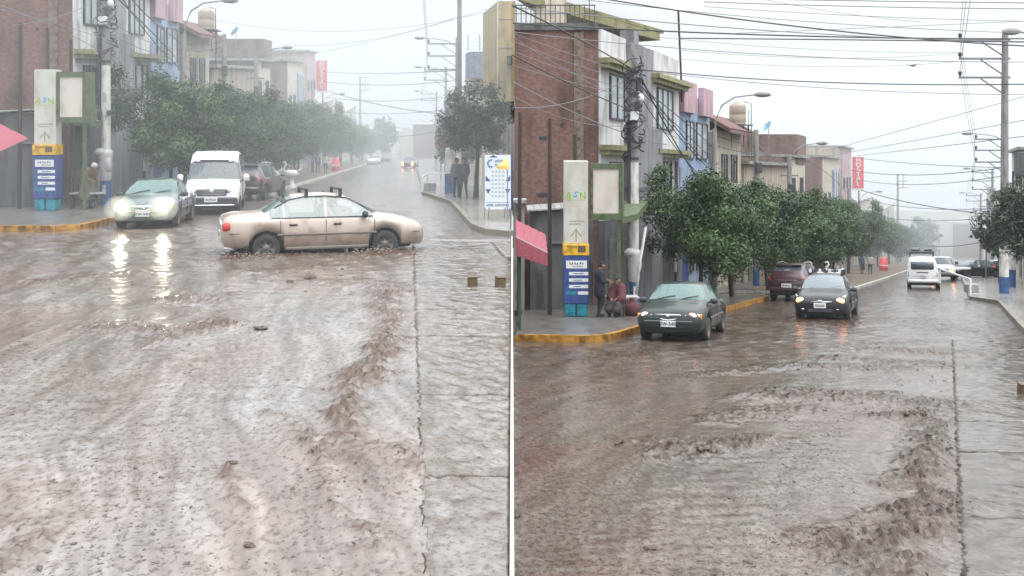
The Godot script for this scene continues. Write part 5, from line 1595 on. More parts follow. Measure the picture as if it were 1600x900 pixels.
	far_car(0, 0.05, 112.0, 182.0, M.paint_wine, "far car with two orange headlights and added lamps below coming up the left street", Color(1.0, 0.5, 0.15), 7.0)
	far_car(0, -5.6, 140.0, 180.0, M.paint_white, "far white car parked by the kerb before the trees in the left street", Color.BLACK, 0.0)
	far_car(0, -4.4, 170.0, 180.0, M.paint_black, "farther dark car behind the far white car in the left street", Color.BLACK, 0.0)
	far_car(0, 9.0, 100.0 , 268.0, M.paint_white, "pale car standing crosswise on the right far down the left street", Color.BLACK, 0.0)
	far_car(1, 4.1, 76.0, 270.0, M.paint_white, "white car behind the crossing dark car in the right street", Color.BLACK, 0.0)

func green_saloon(spec: Dictionary, label: String, t: Transform3D, tint: Color, power: float, beam: float) -> Node3D:
	var o := car(label, "car", "green_saloon", spec, t)
	common_sedan(o, spec.paint, 0.845)
	mirror_pair(o, 0.8, 0.95, 0.8, M.ink)
	for s in [1.0, -1.0]:
		headlamp(o, Vector3(1.99, 0.63, s * 0.55), Vector3(0.16, 0.15, 0.42), -s * 0.25, true, tint, power, beam)
		part(o, "indicator", Sh.new().bev(Vector3(1.93, 0.63, s * 0.755), Vector3(0.16, 0.13, 0.06), 0.02), M.amber)
		part(o, "tail_light", Sh.new().bev(Vector3(-2.0, 0.76, s * 0.7), Vector3(0.24, 0.17, 0.16), 0.04), M.tail_red)
		part(o, "fog_slot", Sh.new().bev(Vector3(2.1, 0.36, s * 0.45), Vector3(0.06, 0.09, 0.26), 0.02), M.ink)
	var ring := []
	for i in 13:
		var a := PI + PI * i / 12.0
		ring.append(Vector3(2.105 + 0.03 * (1.0 - absf(cos(a))), 0.67 + 0.12 * sin(a), 0.3 * cos(a)))
	ring.append(ring[0])
	part(o, "grille_surround", Sh.new().tube(ring, 0.017, 6), M.chrome, true)
	part(o, "grille", Sh.new().bev(Vector3(2.06, 0.62, 0), Vector3(0.1, 0.1, 0.46), 0.03), M.ink)
	part(o, "badge", Sh.new().bev(Vector3(2.125, 0.64, 0), Vector3(0.02, 0.045, 0.09), 0.01), M.chrome)
	part(o, "bumper_lip", Sh.new().bev(Vector3(2.06, 0.52, 0), Vector3(0.16, 0.05, 1.2), 0.02), M.strip)
	plate(o, Vector3(2.15, 0.46, 0), FRONT, "ZW-345", Vector2(0.36, 0.14))
	if power > 10:
		for s in [1.0, -1.0]:
			var spray := FogVolume.new()  # mist added round the lit lamp to make its glare halo
			spray.name = numbered("lamp_spray")
			spray.shape = RenderingServer.FOG_VOLUME_SHAPE_ELLIPSOID
			spray.size = Vector3(0.85, 0.7, 0.85)
			spray.position = t * Vector3(2.25, 0.64, s * 0.56)
			var fm := FogMaterial.new()
			fm.density = 0.36
			fm.albedo = Color(0.97, 0.97, 0.95)
			spray.material = fm
			add_child(spray)
			tag(spray, "mist added for a halo before the %s headlight of the green saloon" % ["right hand" if s < 0 else "left hand"], "spray", "", "stuff")
			var glow := OmniLight3D.new()
			glow.name = "glow"
			glow.light_color = tint
			glow.light_energy = 0.55
			glow.light_size = 0.09
			glow.omni_range = 12.0
			glow.shadow_enabled = true
			glow.position = Vector3(2.2, 0.64, s * 0.55)
			o.add_child(glow, true)
	part(o, "inner_mirror", Sh.new().bev(Vector3(0.52, 1.2, 0), Vector3(0.04, 0.06, 0.2), 0.015), M.ink)
	return o

func minibus() -> void:
	var st := [[-2.75, 0.5, 1.0, 1.95, 0.8, 0.84, 0.84, 0.78], [-2.68, 0.4, 1.05, 2.12, 0.85, 0.9, 0.9, 0.8], [-1.5, 0.34, 1.08, 2.2, 0.88, 0.93, 0.92, 0.8], [0.6, 0.34, 1.08, 2.2, 0.88, 0.93, 0.92, 0.8], [0.95, 0.34, 1.08, 2.16, 0.88, 0.93, 0.92, 0.79], [1.2, 0.34, 1.08, 2.05, 0.88, 0.93, 0.92, 0.78], [1.38, 0.34, 1.08, 1.86, 0.88, 0.93, 0.91, 0.8], [1.95, 0.34, 1.06, 1.22, 0.87, 0.92, 0.9, 0.84], [2.1, 0.34, 1.02, 1.14, 0.86, 0.91, 0.88, 0.82], [2.5, 0.34, 0.86, 0.97, 0.84, 0.88, 0.85, 0.76], [2.66, 0.34, 0.74, 0.82, 0.78, 0.83, 0.8, 0.7], [2.72, 0.38, 0.64, 0.7, 0.7, 0.74, 0.72, 0.62]]
	var spec := {"stations": st, "axles": [-1.65, 1.75], "arch": 0.39, "wheel": 0.33, "floor": 0.25, "deck": 0.95, "side_glass": [[-2.4, -1.2], [-1.1, 0.1], [0.2, 0.95], [1.05, 1.85]], "screen": [1.38, 1.95], "rear": [-9.0, -8.0], "pale": true, "paint": M.paint_white, "glass": M.tint_glass, "rim": M.rim_steel, "seats": [0.5]}
	var o := car("white high roofed minibus with pinkish lit headlights behind the green saloon", "minibus", "minibus", spec, car_at(0, -7.1, 33.0, 165.5, 0.03))
	for s in [1.0, -1.0]:
		headlamp(o, Vector3(2.6, 0.84, s * 0.64), Vector3(0.24, 0.2, 0.34), -s * 0.35, true, Color(1.0, 0.45, 0.9), 3.2, 0.03)
		part(o, "marker_light", Sh.new().bev(Vector3(2.66, 0.62, s * 0.66), Vector3(0.06, 0.2, 0.06), 0.015), mat(0.6, 0.3, 0.6, 0.3, {"glow": Color(1.0, 0.45, 1.0), "power": 1.6}))
		part(o, "fog_lamp", Sh.new().ball(Vector3(2.7, 0.45, s * 0.62), Vector3(0.05, 0.06, 0.07), 6, 10), M.lens, true)
		part(o, "sticker", Sh.new().box(1.2, 1.24, 1.83, 1.9, s * 0.56 - 0.08, s * 0.56 + 0.08).xf(Transform3D(Basis(), Vector3(0.22, 0, 0))), M.frame_white)
	part(o, "grille", Sh.new().bev(Vector3(2.68, 0.79, 0), Vector3(0.12, 0.25, 0.98), 0.03), M.ink)
	for i in 4: part(o, "grille_slat", Sh.new().box(2.73, 2.745, 0.72 + i * 0.05, 0.735 + i * 0.05, -0.44, 0.44), M.chrome)
	part(o, "badge", Sh.new().ball(Vector3(2.745, 0.83, 0), Vector3(0.02, 0.07, 0.08), 6, 10), M.chrome, true)
	part(o, "bumper", Sh.new().bev(Vector3(2.6, 0.47, 0), Vector3(0.33, 0.36, 1.68), 0.06), mat(0.028, 0.026, 0.045, 0.4))
	part(o, "bumper_blade", Sh.new().bev(Vector3(2.77, 0.37, 0), Vector3(0.06, 0.035, 1.5), 0.012), M.chrome)
	part(o, "sun_strip", Sh.new().quad_box(Vector3(1.31, 1.8, 0.66), Vector3(1.31, 1.8, -0.66), 0.1, 0.02).xf(Transform3D(Basis(), Vector3(0.13, 0, 0))), M.ink)
	part(o, "dashboard_cover", Sh.new().ball(Vector3(1.75, 1.2, -0.05), Vector3(0.12, 0.1, 0.3), 6, 10), mat(0.1, 0.5, 0.52, 0.7), true)
	part(o, "antenna", Sh.new().cyl(Vector3(1.0, 2.16, 0.0), Vector3(0.95, 2.34, 0.0), 0.014, 0.006, 5), M.ink)
	for s in [1.0, -1.0]:
		part(o, "mirror", Sh.new().bev(Vector3(1.8, 1.28, s * 1.1), Vector3(0.14, 0.26, 0.2), 0.05), M.paint_white, true)
		part(o, "door_gap", Sh.new().box(0.98, 0.992, 0.5, 1.06, s * 0.935 - 0.01, s * 0.935), M.ink)
	plate(o, Vector3(2.77, 0.56, 0.02), FRONT, "")

func black_hatch() -> void:
	var st := dented(sedan_stations(), func(q):
		if q[0] > -1.3 and q[0] < 1.0: q[3] += 0.06
		q[2] += 0.03; q[3] += 0.02
		return q)
	var spec := {"stations": st, "axles": [-1.28, 1.28], "arch": 0.37, "wheel": 0.3, "floor": 0.2, "deck": 0.76, "side_glass": [[-1.1, -0.1], [-0.04, 0.94]], "screen": [0.42, 1.02], "rear": [-1.3, -0.72], "paint": M.paint_black, "glass": M.tint_glass, "screen_glass": mat(0.17, 0.19, 0.21, 0.06, {"alpha": 0.8}), "rim": M.rim_dark, "seats": [0.35]}
	var o := car("black car with swept headlights and a roof rack driving towards the viewer", "car", "black_car", spec, car_at(1, -4.05, 30.0, 205.0, 0.06))
	common_sedan(o, M.paint_black, 0.845)
	mirror_pair(o, 0.8, 0.98, 0.82, M.ink)
	for s in [1.0, -1.0]:
		var l := Sh.new()
		var p := [Vector3(2.1, 0.56, s * 0.46), Vector3(2.02, 0.58, s * 0.68), Vector3(1.72, 0.83, s * 0.78), Vector3(1.9, 0.74, s * 0.6)]
		var back := Vector3(-0.12, -0.02, 0)
		if s < 0: p.reverse()
		l.quad(p[0], p[3], p[2], p[1])
		for i in 4: l.quad(p[i], p[(i + 1) % 4], p[(i + 1) % 4] + back, p[i] + back)
		var lamp := part(o, "headlight", l.xf(Transform3D(Basis(), Vector3(0.035, 0.03, 0))), M.lens)
		part(lamp, "lit_bulb", Sh.new().ball(Vector3(2.06, 0.66, s * 0.6), Vector3(0.06, 0.1, 0.13), 8, 12), mat(0.8, 0.7, 0.5, 0.3, {"glow": Color(1.0, 0.52, 0.2), "power": 4.0}), true)
		part(o, "fog_chrome", Sh.new().tube([Vector3(2.13, 0.4, s * 0.48), Vector3(2.1, 0.4, s * 0.62), Vector3(2.04, 0.48, s * 0.72)], 0.02, 6), M.chrome, true)
	part(o, "grille_bar", Sh.new().tube([Vector3(2.12, 0.64, -0.36), Vector3(2.16, 0.625, 0.0), Vector3(2.12, 0.64, 0.36)], 0.016, 6), M.chrome, true)
	part(o, "badge", Sh.new().ball(Vector3(2.17, 0.65, 0), Vector3(0.02, 0.04, 0.08), 6, 10), M.chrome, true)
	part(o, "lower_grille", Sh.new().bev(Vector3(2.08, 0.36, 0), Vector3(0.12, 0.14, 0.8), 0.03), M.ink)
	plate(o, Vector3(2.17, 0.52, 0), FRONT, "", Vector2(0.36, 0.16))
	bar_rack(o, [-0.75, -0.25, 0.25], 1.42, 0.56, true)
	for i in 7: part(o, "rack_slat", Sh.new().box(0.27, 0.3, 1.5, 1.62, -0.5 + i * 0.155, -0.42 + i * 0.155), M.frame_white if i % 2 == 0 else M.ink)

func parked_suv(k: int, s: float, d: float, heading: float, label: String) -> void:
	var st := [[-2.1, 0.5, 0.85, 0.92, 0.74, 0.78, 0.74, 0.6], [-2.02, 0.42, 0.95, 1.1, 0.8, 0.84, 0.8, 0.66], [-1.85, 0.36, 1.0, 1.28, 0.83, 0.88, 0.82, 0.64], [-1.45, 0.34, 1.0, 1.52, 0.83, 0.88, 0.82, 0.62], [-1.0, 0.32, 0.99, 1.6, 0.83, 0.88, 0.82, 0.6], [0.2, 0.32, 0.98, 1.6, 0.83, 0.88, 0.82, 0.6], [0.5, 0.32, 0.98, 1.52, 0.83, 0.88, 0.82, 0.62], [1.05, 0.32, 0.97, 1.1, 0.83, 0.88, 0.81, 0.68], [1.7, 0.34, 0.88, 0.98, 0.8, 0.86, 0.78, 0.66], [2.05, 0.36, 0.74, 0.82, 0.74, 0.78, 0.72, 0.6]]
	var spec := {"stations": st, "axles": [-1.3, 1.3], "arch": 0.39, "wheel": 0.33, "floor": 0.25, "deck": 0.85, "side_glass": [[-1.4, -0.35], [-0.28, 0.95]], "screen": [0.5, 1.05], "rear": [-1.85, -1.45], "paint": M.paint_wine, "glass": M.tint_glass, "rim": M.rim_dark}
	var o := car(label, "car", "wine_car", spec, car_at(k, s, d, heading, 0.0))
	for z in [1.0, -1.0]:
		part(o, "tail_light", Sh.new().bev(Vector3(-1.98, 0.92, z * 0.7), Vector3(0.16, 0.18, 0.26), 0.04), M.tail_red, true)
		part(o, "roof_rail", Sh.new().tube([Vector3(-1.2, 1.62, z * 0.55), Vector3(-0.4, 1.68, z * 0.56), Vector3(0.4, 1.6, z * 0.57)], 0.022, 6), M.chrome)
	part(o, "bumper", Sh.new().bev(Vector3(-2.06, 0.52, 0), Vector3(0.2, 0.2, 1.5), 0.05), M.paint_wine, true)
	part(o, "trim_bar", Sh.new().bev(Vector3(-2.09, 0.9, 0), Vector3(0.05, 0.04, 0.8), 0.012), M.chrome)
	part(o, "spoiler", Sh.new().bev(Vector3(-1.5, 1.54, 0), Vector3(0.3, 0.04, 1.1), 0.015), M.paint_wine)
	mirror_pair(o, 0.85, 1.05, 0.84, M.paint_wine)
	plate(o, Vector3(-2.17, 0.68, 0), BACK, "")

func white_van() -> void:
	var st := [[-2.2, 0.45, 0.95, 1.5, 0.76, 0.8, 0.78, 0.62], [-2.14, 0.36, 1.02, 1.72, 0.8, 0.85, 0.82, 0.66], [-1.9, 0.32, 1.04, 1.86, 0.82, 0.87, 0.84, 0.68], [0.8, 0.32, 1.04, 1.9, 0.82, 0.87, 0.84, 0.68], [1.2, 0.32, 1.03, 1.75, 0.82, 0.87, 0.83, 0.7], [1.95, 0.32, 0.98, 1.1, 0.8, 0.85, 0.8, 0.7], [2.2, 0.36, 0.78, 0.86, 0.74, 0.78, 0.74, 0.62]]
	var spec := {"stations": st, "axles": [-1.35, 1.35], "arch": 0.37, "wheel": 0.31, "floor": 0.25, "deck": 0.9, "side_glass": [[-1.9, -0.8], [-0.7, 0.5], [0.6, 1.7]], "screen": [1.2, 1.95], "rear": [-9.0, -8.0], "pale": true, "paint": M.paint_white, "glass": M.tint_glass, "rim": M.rim_steel}
	var o := car("white van with rear window and laden roof rack driving away down the street", "van", "white_van", spec, car_at(1, -1.5, 52.6, 24.0, 0.05))
	part(o, "rear_window", Sh.new().bev(Vector3(-2.17, 1.36, 0), Vector3(0.14, 0.46, 1.2), 0.05), M.glass_dark, true)
	for z in [1.0, -1.0]:
		part(o, "tail_light", Sh.new().bev(Vector3(-2.13, 0.86, z * 0.74), Vector3(0.14, 0.34, 0.12), 0.04), M.tail_red)
	part(o, "bumper", Sh.new().bev(Vector3(-2.16, 0.5, 0), Vector3(0.2, 0.2, 1.6), 0.05), M.paint_white, true)
	part(o, "handle_strip", Sh.new().bev(Vector3(-2.2, 0.98, 0), Vector3(0.06, 0.06, 0.6), 0.02), M.ink)
	plate(o, Vector3(-2.24, 0.78, 0), BACK, "")
	bar_rack(o, [-1.6, -0.9, -0.2, 0.5], 1.9, 0.66, true)
	part(o, "rack_basket", Sh.new().bev(Vector3(-0.6, 2.12, 0), Vector3(2.0, 0.12, 1.3), 0.03), M.steel_dark)
	part(o, "rack_load", Sh.new().bev(Vector3(-1.2, 2.28, -0.3), Vector3(0.7, 0.2, 0.5), 0.06), M.shutter)
	part(o, "rack_load", Sh.new().bev(Vector3(-1.2, 2.27, 0.36), Vector3(0.7, 0.18, 0.44), 0.06), M.shutter)

func pickup() -> void:
	var st := [[-2.5, 0.5, 1.0, 1.06, 0.8, 0.86, 0.84, 0.8], [-0.6, 0.45, 1.06, 1.1, 0.82, 0.88, 0.86, 0.8], [-0.55, 0.45, 1.06, 1.7, 0.82, 0.88, 0.84, 0.68], [0.3, 0.45, 1.06, 1.76, 0.82, 0.88, 0.84, 0.68], [0.6, 0.45, 1.06, 1.7, 0.82, 0.88, 0.84, 0.69], [1.1, 0.45, 1.06, 1.2, 0.82, 0.88, 0.84, 0.74], [2.1, 0.45, 1.0, 1.1, 0.82, 0.88, 0.82, 0.74], [2.4, 0.45, 0.86, 0.96, 0.78, 0.84, 0.8, 0.72]]
	var spec := {"stations": st, "axles": [-1.5, 1.5], "arch": 0.45, "wheel": 0.38, "floor": 0.35, "deck": 0.95, "side_glass": [[-0.5, 0.2], [0.25, 1.05]], "screen": [0.6, 1.1], "rear": [-0.6, -0.55], "pale": true, "paint": M.paint_white, "glass": M.tint_glass, "rim": M.rim_steel}
	var o := car("white pickup with four glowing lamps coming up behind the white van", "pickup truck", "white_pickup", spec, car_at(1, -0.55, 66.0, 203.0, 0.05))
	for z in [1.0, -1.0]:
		headlamp(o, Vector3(2.34, 0.95, z * 0.68), Vector3(0.16, 0.2, 0.3), 0.0, true, Color(1.0, 0.66, 0.3), 5.0)
		headlamp(o, Vector3(2.4, 0.6, z * 0.66), Vector3(0.1, 0.16, 0.22), 0.0, true, Color(1.0, 0.62, 0.25), 6.0)
		part(o, "mirror", Sh.new().bev(Vector3(1.0, 1.3, z * 1.02), Vector3(0.1, 0.24, 0.2), 0.04), M.ink)
	part(o, "grille", Sh.new().bev(Vector3(2.42, 0.84, 0), Vector3(0.08, 0.24, 0.8), 0.03), M.ink)
	part(o, "bumper", Sh.new().bev(Vector3(2.44, 0.56, 0), Vector3(0.2, 0.2, 1.7), 0.05), M.strip)

func crossing_car() -> void:
	var st := dented(sedan_stations(), func(q): q[3] += 0.08 if absf(q[0]) < 1.2 else 0.03; return q)
	var spec := {"stations": st, "axles": [-1.26, 1.24], "arch": 0.36, "wheel": 0.3, "floor": 0.2, "deck": 0.74, "side_glass": [[-1.2, -0.92], [-0.89, -0.06], [-0.01, 0.98]], "screen": [0.42, 1.02], "rear": [-1.3, -0.72], "paint": M.paint_black, "glass": M.glass_pane, "rim": M.rim_dark, "seats": [-0.75, 0.35]}
	var o := car("dark car with a glowing red tail light crossing the far road sideways", "car", "dark_car", spec, car_at(1, 2.1, 69.0, 262.0, 0.0))
	for s in [1.0, -1.0]:
		var l := part(o, "tail_light", Sh.new().bev(Vector3(-1.98, 0.84, s * 0.72), Vector3(0.26, 0.2, 0.2), 0.04), mat(0.5, 0.02, 0.02, 0.3, {"glow": Color(1.0, 0.1, 0.12), "power": 2.5}))
		part(l, "lens_rim", Sh.new().bev(Vector3(-1.9, 0.84, s * 0.73), Vector3(0.3, 0.24, 0.16), 0.04), M.tail_red)
		headlamp(o, Vector3(1.98, 0.66, s * 0.6), Vector3(0.16, 0.15, 0.3), -s * 0.4, false, Color.WHITE, 0.0)
	mirror_pair(o, 0.8, 0.97, 0.8, M.ink)

func far_car(k: int, s: float, d: float, heading: float, paint: Material, label: String, tint: Color, power: float) -> void:
	var spec := {"stations": sedan_stations(), "axles": [-1.26, 1.24], "arch": 0.36, "wheel": 0.3, "floor": 0.2, "deck": 0.74, "side_glass": [[-1.2, -0.06], [-0.01, 0.98]], "screen": [0.42, 1.02], "rear": [-1.3, -0.72], "pale": paint == M.paint_white, "paint": paint, "glass": M.tint_glass, "rim": M.rim_steel}
	var o := car(label, "car", "far_car", spec, car_at(k, s, d, heading, 0.0))
	for z in [1.0, -1.0]:
		headlamp(o, Vector3(2.02, 0.64, z * 0.62), Vector3(0.18, 0.2, 0.34), 0.0, power > 0, tint, power)
		if power > 0: headlamp(o, Vector3(2.08, 0.42, z * 0.58), Vector3(0.14, 0.22, 0.36), 0.0, true, Color(1.0, 0.35, 0.1), power)  # lamp pair added below the headlights to widen their orange glow
		part(o, "tail_light", Sh.new().bev(Vector3(-2.0, 0.76, z * 0.7), Vector3(0.24, 0.17, 0.16), 0.04), M.tail_red)

# ---------- people ----------
# A figure is one skin round a skeleton: distances to tapered bones, joined softly and meshed as surface nets.
# bone: [from, to, radius there, radius here, colour, softness]
func skin_bones(bones: Array, cell: float, v: PackedVector3Array, c: PackedColorArray, ix: PackedInt32Array) -> void:
	var lo := Vector3(1e9, 1e9, 1e9)
	var hi := -lo
	for b in bones:
		var r: float = maxf(b[2], b[3]) + cell * 2.5
		lo = lo.min(b[0] - Vector3.ONE * r).min(b[1] - Vector3.ONE * r)
		hi = hi.max(b[0] + Vector3.ONE * r).max(b[1] + Vector3.ONE * r)
	var n := Vector3i(((hi - lo) / cell).ceil()) + Vector3i.ONE
	var f := PackedFloat32Array()
	f.resize(n.x * n.y * n.z)
	f.fill(1.0)
	var near := PackedFloat32Array()
	near.resize(f.size())
	near.fill(1.0)
	var who := PackedInt32Array()
	who.resize(f.size())
	for bi in bones.size():
		var b: Array = bones[bi]
		var A: Vector3 = b[0]
		var ab: Vector3 = b[1] - A
		var ll := maxf(ab.length_squared(), 1e-9)
		var soft: float = b[5] if b.size() > 5 else 0.03
		var r: float = maxf(b[2], b[3]) + cell * 2 + soft
		var p0 := Vector3i(((A.min(b[1]) - Vector3.ONE * r - lo) / cell).floor()).clamp(Vector3i.ZERO, n - Vector3i.ONE)
		var p1 := Vector3i(((A.max(b[1]) + Vector3.ONE * r - lo) / cell).ceil()).clamp(Vector3i.ZERO, n - Vector3i.ONE)
		for z in range(p0.z, p1.z + 1):
			for y in range(p0.y, p1.y + 1):
				for x in range(p0.x, p1.x + 1):
					var p := lo + Vector3(x, y, z) * cell
					var t := clampf((p - A).dot(ab) / ll, 0.0, 1.0)
					var d := (p - A - ab * t).length() - lerpf(b[2], b[3], t)
					var i := x + n.x * (y + n.y * z)
					if d < near[i]: near[i] = d; who[i] = bi
					var h := clampf(0.5 + 0.5 * (f[i] - d) / soft, 0.0, 1.0)
					f[i] = lerpf(f[i], d, h) - soft * h * (1.0 - h)
	var at := PackedInt32Array()
	at.resize(f.size())
	at.fill(-1)
	var step := [0, 1, n.x, n.x + 1, n.x * n.y, n.x * n.y + 1, n.x * n.y + n.x, n.x * n.y + n.x + 1]
	for z in n.z - 1:
		for y in n.y - 1:
			for x in n.x - 1:
				var i := x + n.x * (y + n.y * z)
				var inside := 0
				for s in step:
					if f[i + s] < 0: inside += 1
				if inside == 0 or inside == 8: continue
				var sum := Vector3.ZERO
				var cnt := 0
				for e in [[0, 1], [2, 3], [4, 5], [6, 7], [0, 2], [1, 3], [4, 6], [5, 7], [0, 4], [1, 5], [2, 6], [3, 7]]:
					var g: float = f[i + step[e[0]]]
					var h: float = f[i + step[e[1]]]
					if (g < 0) != (h < 0):
						var q := Vector3(e[0] & 1, (e[0] >> 1) & 1, e[0] >> 2)
						var w := Vector3(e[1] & 1, (e[1] >> 1) & 1, e[1] >> 2)
						sum += q.lerp(w, g / (g - h))
						cnt += 1
				at[i] = v.size()
				v.append(lo + (Vector3(x, y, z) + sum / cnt) * cell)
				c.append(bones[who[i]][4])
	for z in range(1, n.z - 1):
		for y in range(1, n.y - 1):
			for x in range(1, n.x - 1):
				var i := x + n.x * (y + n.y * z)
				for ax in 3:
					var st: int = step[[1, 2, 4][ax]]
					if (f[i] < 0) == (f[i + st] < 0): continue
					var u: int = step[[2, 4, 1][ax]]
					var w: int = step[[4, 1, 2][ax]]
					var a := at[i - u - w]
					var b := at[i - w]
					var d := at[i]
					var e := at[i - u]
					if a < 0 or b < 0 or d < 0 or e < 0: continue
					if f[i] < 0: ix.append_array([a, d, b, a, e, d])
					else: ix.append_array([a, b, d, a, d, e])

# joints in the figure's own axes: z forward, x to its left, y up
func figure(called: String, label: String, t: Transform3D, look: Dictionary, pose := {}, cell := 0.021) -> Node3D:
	var j := {"pelvis": Vector3(0, 0.95, 0), "waist": Vector3(0, 1.1, 0.01), "chest": Vector3(0, 1.32, 0.0), "neck": Vector3(0, 1.47, 0.0), "head": Vector3(0, 1.6, 0.03),
		"shoulder_l": Vector3(0.17, 1.41, 0), "shoulder_r": Vector3(-0.17, 1.41, 0), "elbow_l": Vector3(0.23, 1.14, -0.03), "elbow_r": Vector3(-0.23, 1.14, -0.03), "wrist_l": Vector3(0.24, 0.9, 0.06), "wrist_r": Vector3(-0.24, 0.9, 0.06),
		"hip_l": Vector3(0.09, 0.9, 0), "hip_r": Vector3(-0.09, 0.9, 0), "knee_l": Vector3(0.1, 0.5, 0.03), "knee_r": Vector3(-0.1, 0.5, 0.03), "ankle_l": Vector3(0.1, 0.09, 0), "ankle_r": Vector3(-0.1, 0.09, 0)}
	for q in pose: j[q] = pose[q]
	var top: Color = look.top
	var legs: Color = look.legs
	var skin: Color = look.get("skin", Color(0.2, 0.11, 0.07))
	var hair: Color = look.get("hair", Color(0.012, 0.01, 0.009))
	var shoe: Color = look.get("shoe", Color(0.02, 0.02, 0.02))
	var fat: float = look.get("fat", 1.0)
	var coat := [top]
	var bones := []
	var chest: Vector3 = j.chest
	var up: Vector3 = (j.neck - j.pelvis).normalized()
	var fwd := Vector3(0, 0, 1)
	var lat := Vector3(1, 0, 0)
	for s in [0.07, -0.07]:
		bones.append([j.pelvis + lat * s, j.waist + lat * s * 0.9, 0.115 * fat, 0.105 * fat, top, 0.05])
		bones.append([j.waist + lat * s * 0.9, chest + lat * s * 1.2, 0.105 * fat, 0.12 * fat, top, 0.05])
	bones.append([j.neck - up * 0.06 + lat * 0.1, j.neck - up * 0.06 - lat * 0.1, 0.075, 0.075, top, 0.05])
	bones.append([j.neck - up * 0.04, j.head - up * 0.06, 0.055, 0.05, skin, 0.02])
	for s in ["l", "r"]:
		bones.append([j["shoulder_" + s], j["elbow_" + s], 0.066 * fat, 0.05 * fat, top, 0.03])
		bones.append([j["elbow_" + s], j["wrist_" + s], 0.05 * fat, 0.036, top, 0.02])
		bones.append([j["hip_" + s], j["knee_" + s], 0.092 * fat, 0.062, legs, 0.03])
		bones.append([j["knee_" + s], j["ankle_" + s], 0.06, 0.042, legs, 0.02])
		var toe: Vector3 = j["ankle_" + s] + Vector3(0, -0.055, 0.15)
		bones.append([j["ankle_" + s] + Vector3(0, -0.045, -0.03), toe, 0.042, 0.032, shoe, 0.02])
	for b in look.get("extra", []): bones.append(b)
	var v := PackedVector3Array()
	var c := PackedColorArray()
	var ix := PackedInt32Array()
	skin_bones(bones, cell, v, c, ix)
	# the head, on a finer grid
	var H: Vector3 = j.head
	var hf: Vector3 = look.get("gaze", Vector3(0, -0.1, 1)).normalized()
	var hs := Vector3.UP.cross(hf).normalized()
	var hu := hf.cross(hs)
	var hb := []
	hb.append([H + hu * 0.03 - hf * 0.02, H + hu * 0.02 + hf * 0.025, 0.088, 0.083, skin, 0.02])
	hb.append([H - hu * 0.05 + hf * 0.03, H - hu * 0.085 + hf * 0.05, 0.062, 0.045, skin, 0.03])
	hb.append([H - hu * 0.12 - hf * 0.015, H - hu * 0.04 - hf * 0.01, 0.05, 0.05, skin, 0.02])
	hb.append([H + hu * 0.01 + hf * 0.1, H - hu * 0.03 + hf * 0.118, 0.012, 0.017, skin, 0.012])
	for s in [1.0, -1.0]:
		hb.append([H + hs * s * 0.034 + hu * 0.008 + hf * 0.092, H + hs * s * 0.04 + hu * 0.008 + hf * 0.09, 0.011, 0.011, Color(0.02, 0.015, 0.012), 0.004])
		hb.append([H + hs * s * 0.024 + hu * 0.03 + hf * 0.1, H + hs * s * 0.055 + hu * 0.03 + hf * 0.088, 0.008, 0.006, hair, 0.006])
		hb.append([H + hs * s * 0.088 + hu * 0.015, H + hs * s * 0.088 - hu * 0.025, 0.018, 0.013, skin, 0.01])
	hb.append([H + hs * 0.022 - hu * 0.058 + hf * 0.096, H - hs * 0.022 - hu * 0.058 + hf * 0.096, 0.009, 0.009, Color(0.16, 0.06, 0.05), 0.006])
	hb.append([H + hu * 0.06 - hf * 0.035, H + hu * 0.062 + hf * 0.035, 0.088, 0.07, hair, 0.012])
	hb.append([H + hu * 0.03 - hf * 0.05, H - hu * 0.03 - hf * 0.055, 0.078, 0.06, hair, 0.012])
	for b in look.get("head_extra", []): hb.append([H + hs * b[0].x + hu * b[0].y + hf * b[0].z, H + hs * b[1].x + hu * b[1].y + hf * b[1].z, b[2], b[3], b[4], 0.015])
	skin_bones(hb, 0.011, v, c, ix)
	# hands: palm, four unequal fingers bent at the knuckles, thumb from the side of the palm
	for s in ["l", "r"]:
		var W: Vector3 = j["wrist_" + s]
		var dir: Vector3 = (W - j["elbow_" + s]).normalized()
		var side: Vector3 = dir.cross(Vector3(0, 0, 1) if absf(dir.z) < 0.8 else Vector3.UP).normalized()
		var spread: Vector3 = dir.cross(side)           # across the knuckles
		var inward := side * (-1.0 if s == "l" else 1.0)
		var hand := []
		for q in [-0.027, -0.009, 0.009, 0.027]:
			hand.append([W + spread * q * 0.6, W + dir * 0.085 + spread * q, 0.016, 0.013, skin, 0.012])
		var lens_ := [0.062, 0.075, 0.07, 0.053]
		for f in 4:
			var k0: Vector3 = W + dir * 0.088 + spread * (0.027 - 0.018 * f)
			var k1: Vector3 = k0 + (dir + inward * 0.45).normalized() * lens_[f] * 0.55
			var k2: Vector3 = k1 + (dir * 0.5 + inward).normalized() * lens_[f] * 0.5
			hand.append([k0, k1, 0.0095, 0.0085, skin, 0.005]); hand.append([k1, k2, 0.0085, 0.0072, skin, 0.005])
		var t0: Vector3 = W + dir * 0.025 + spread * 0.024
		var t1: Vector3 = t0 + (dir * 0.6 + spread * 0.8 + inward * 0.5).normalized() * 0.042
		hand.append([t0, t1, 0.013, 0.011, skin, 0.008]); hand.append([t1, t1 + (dir + inward * 0.5).normalized() * 0.032, 0.0105, 0.0085, skin, 0.005])
		skin_bones(hand, 0.006, v, c, ix)
	var o := thing("person", label, "person", t)
	part(o, called, grid_mesh(v, c, ix), M.skin_cloth)
	return o

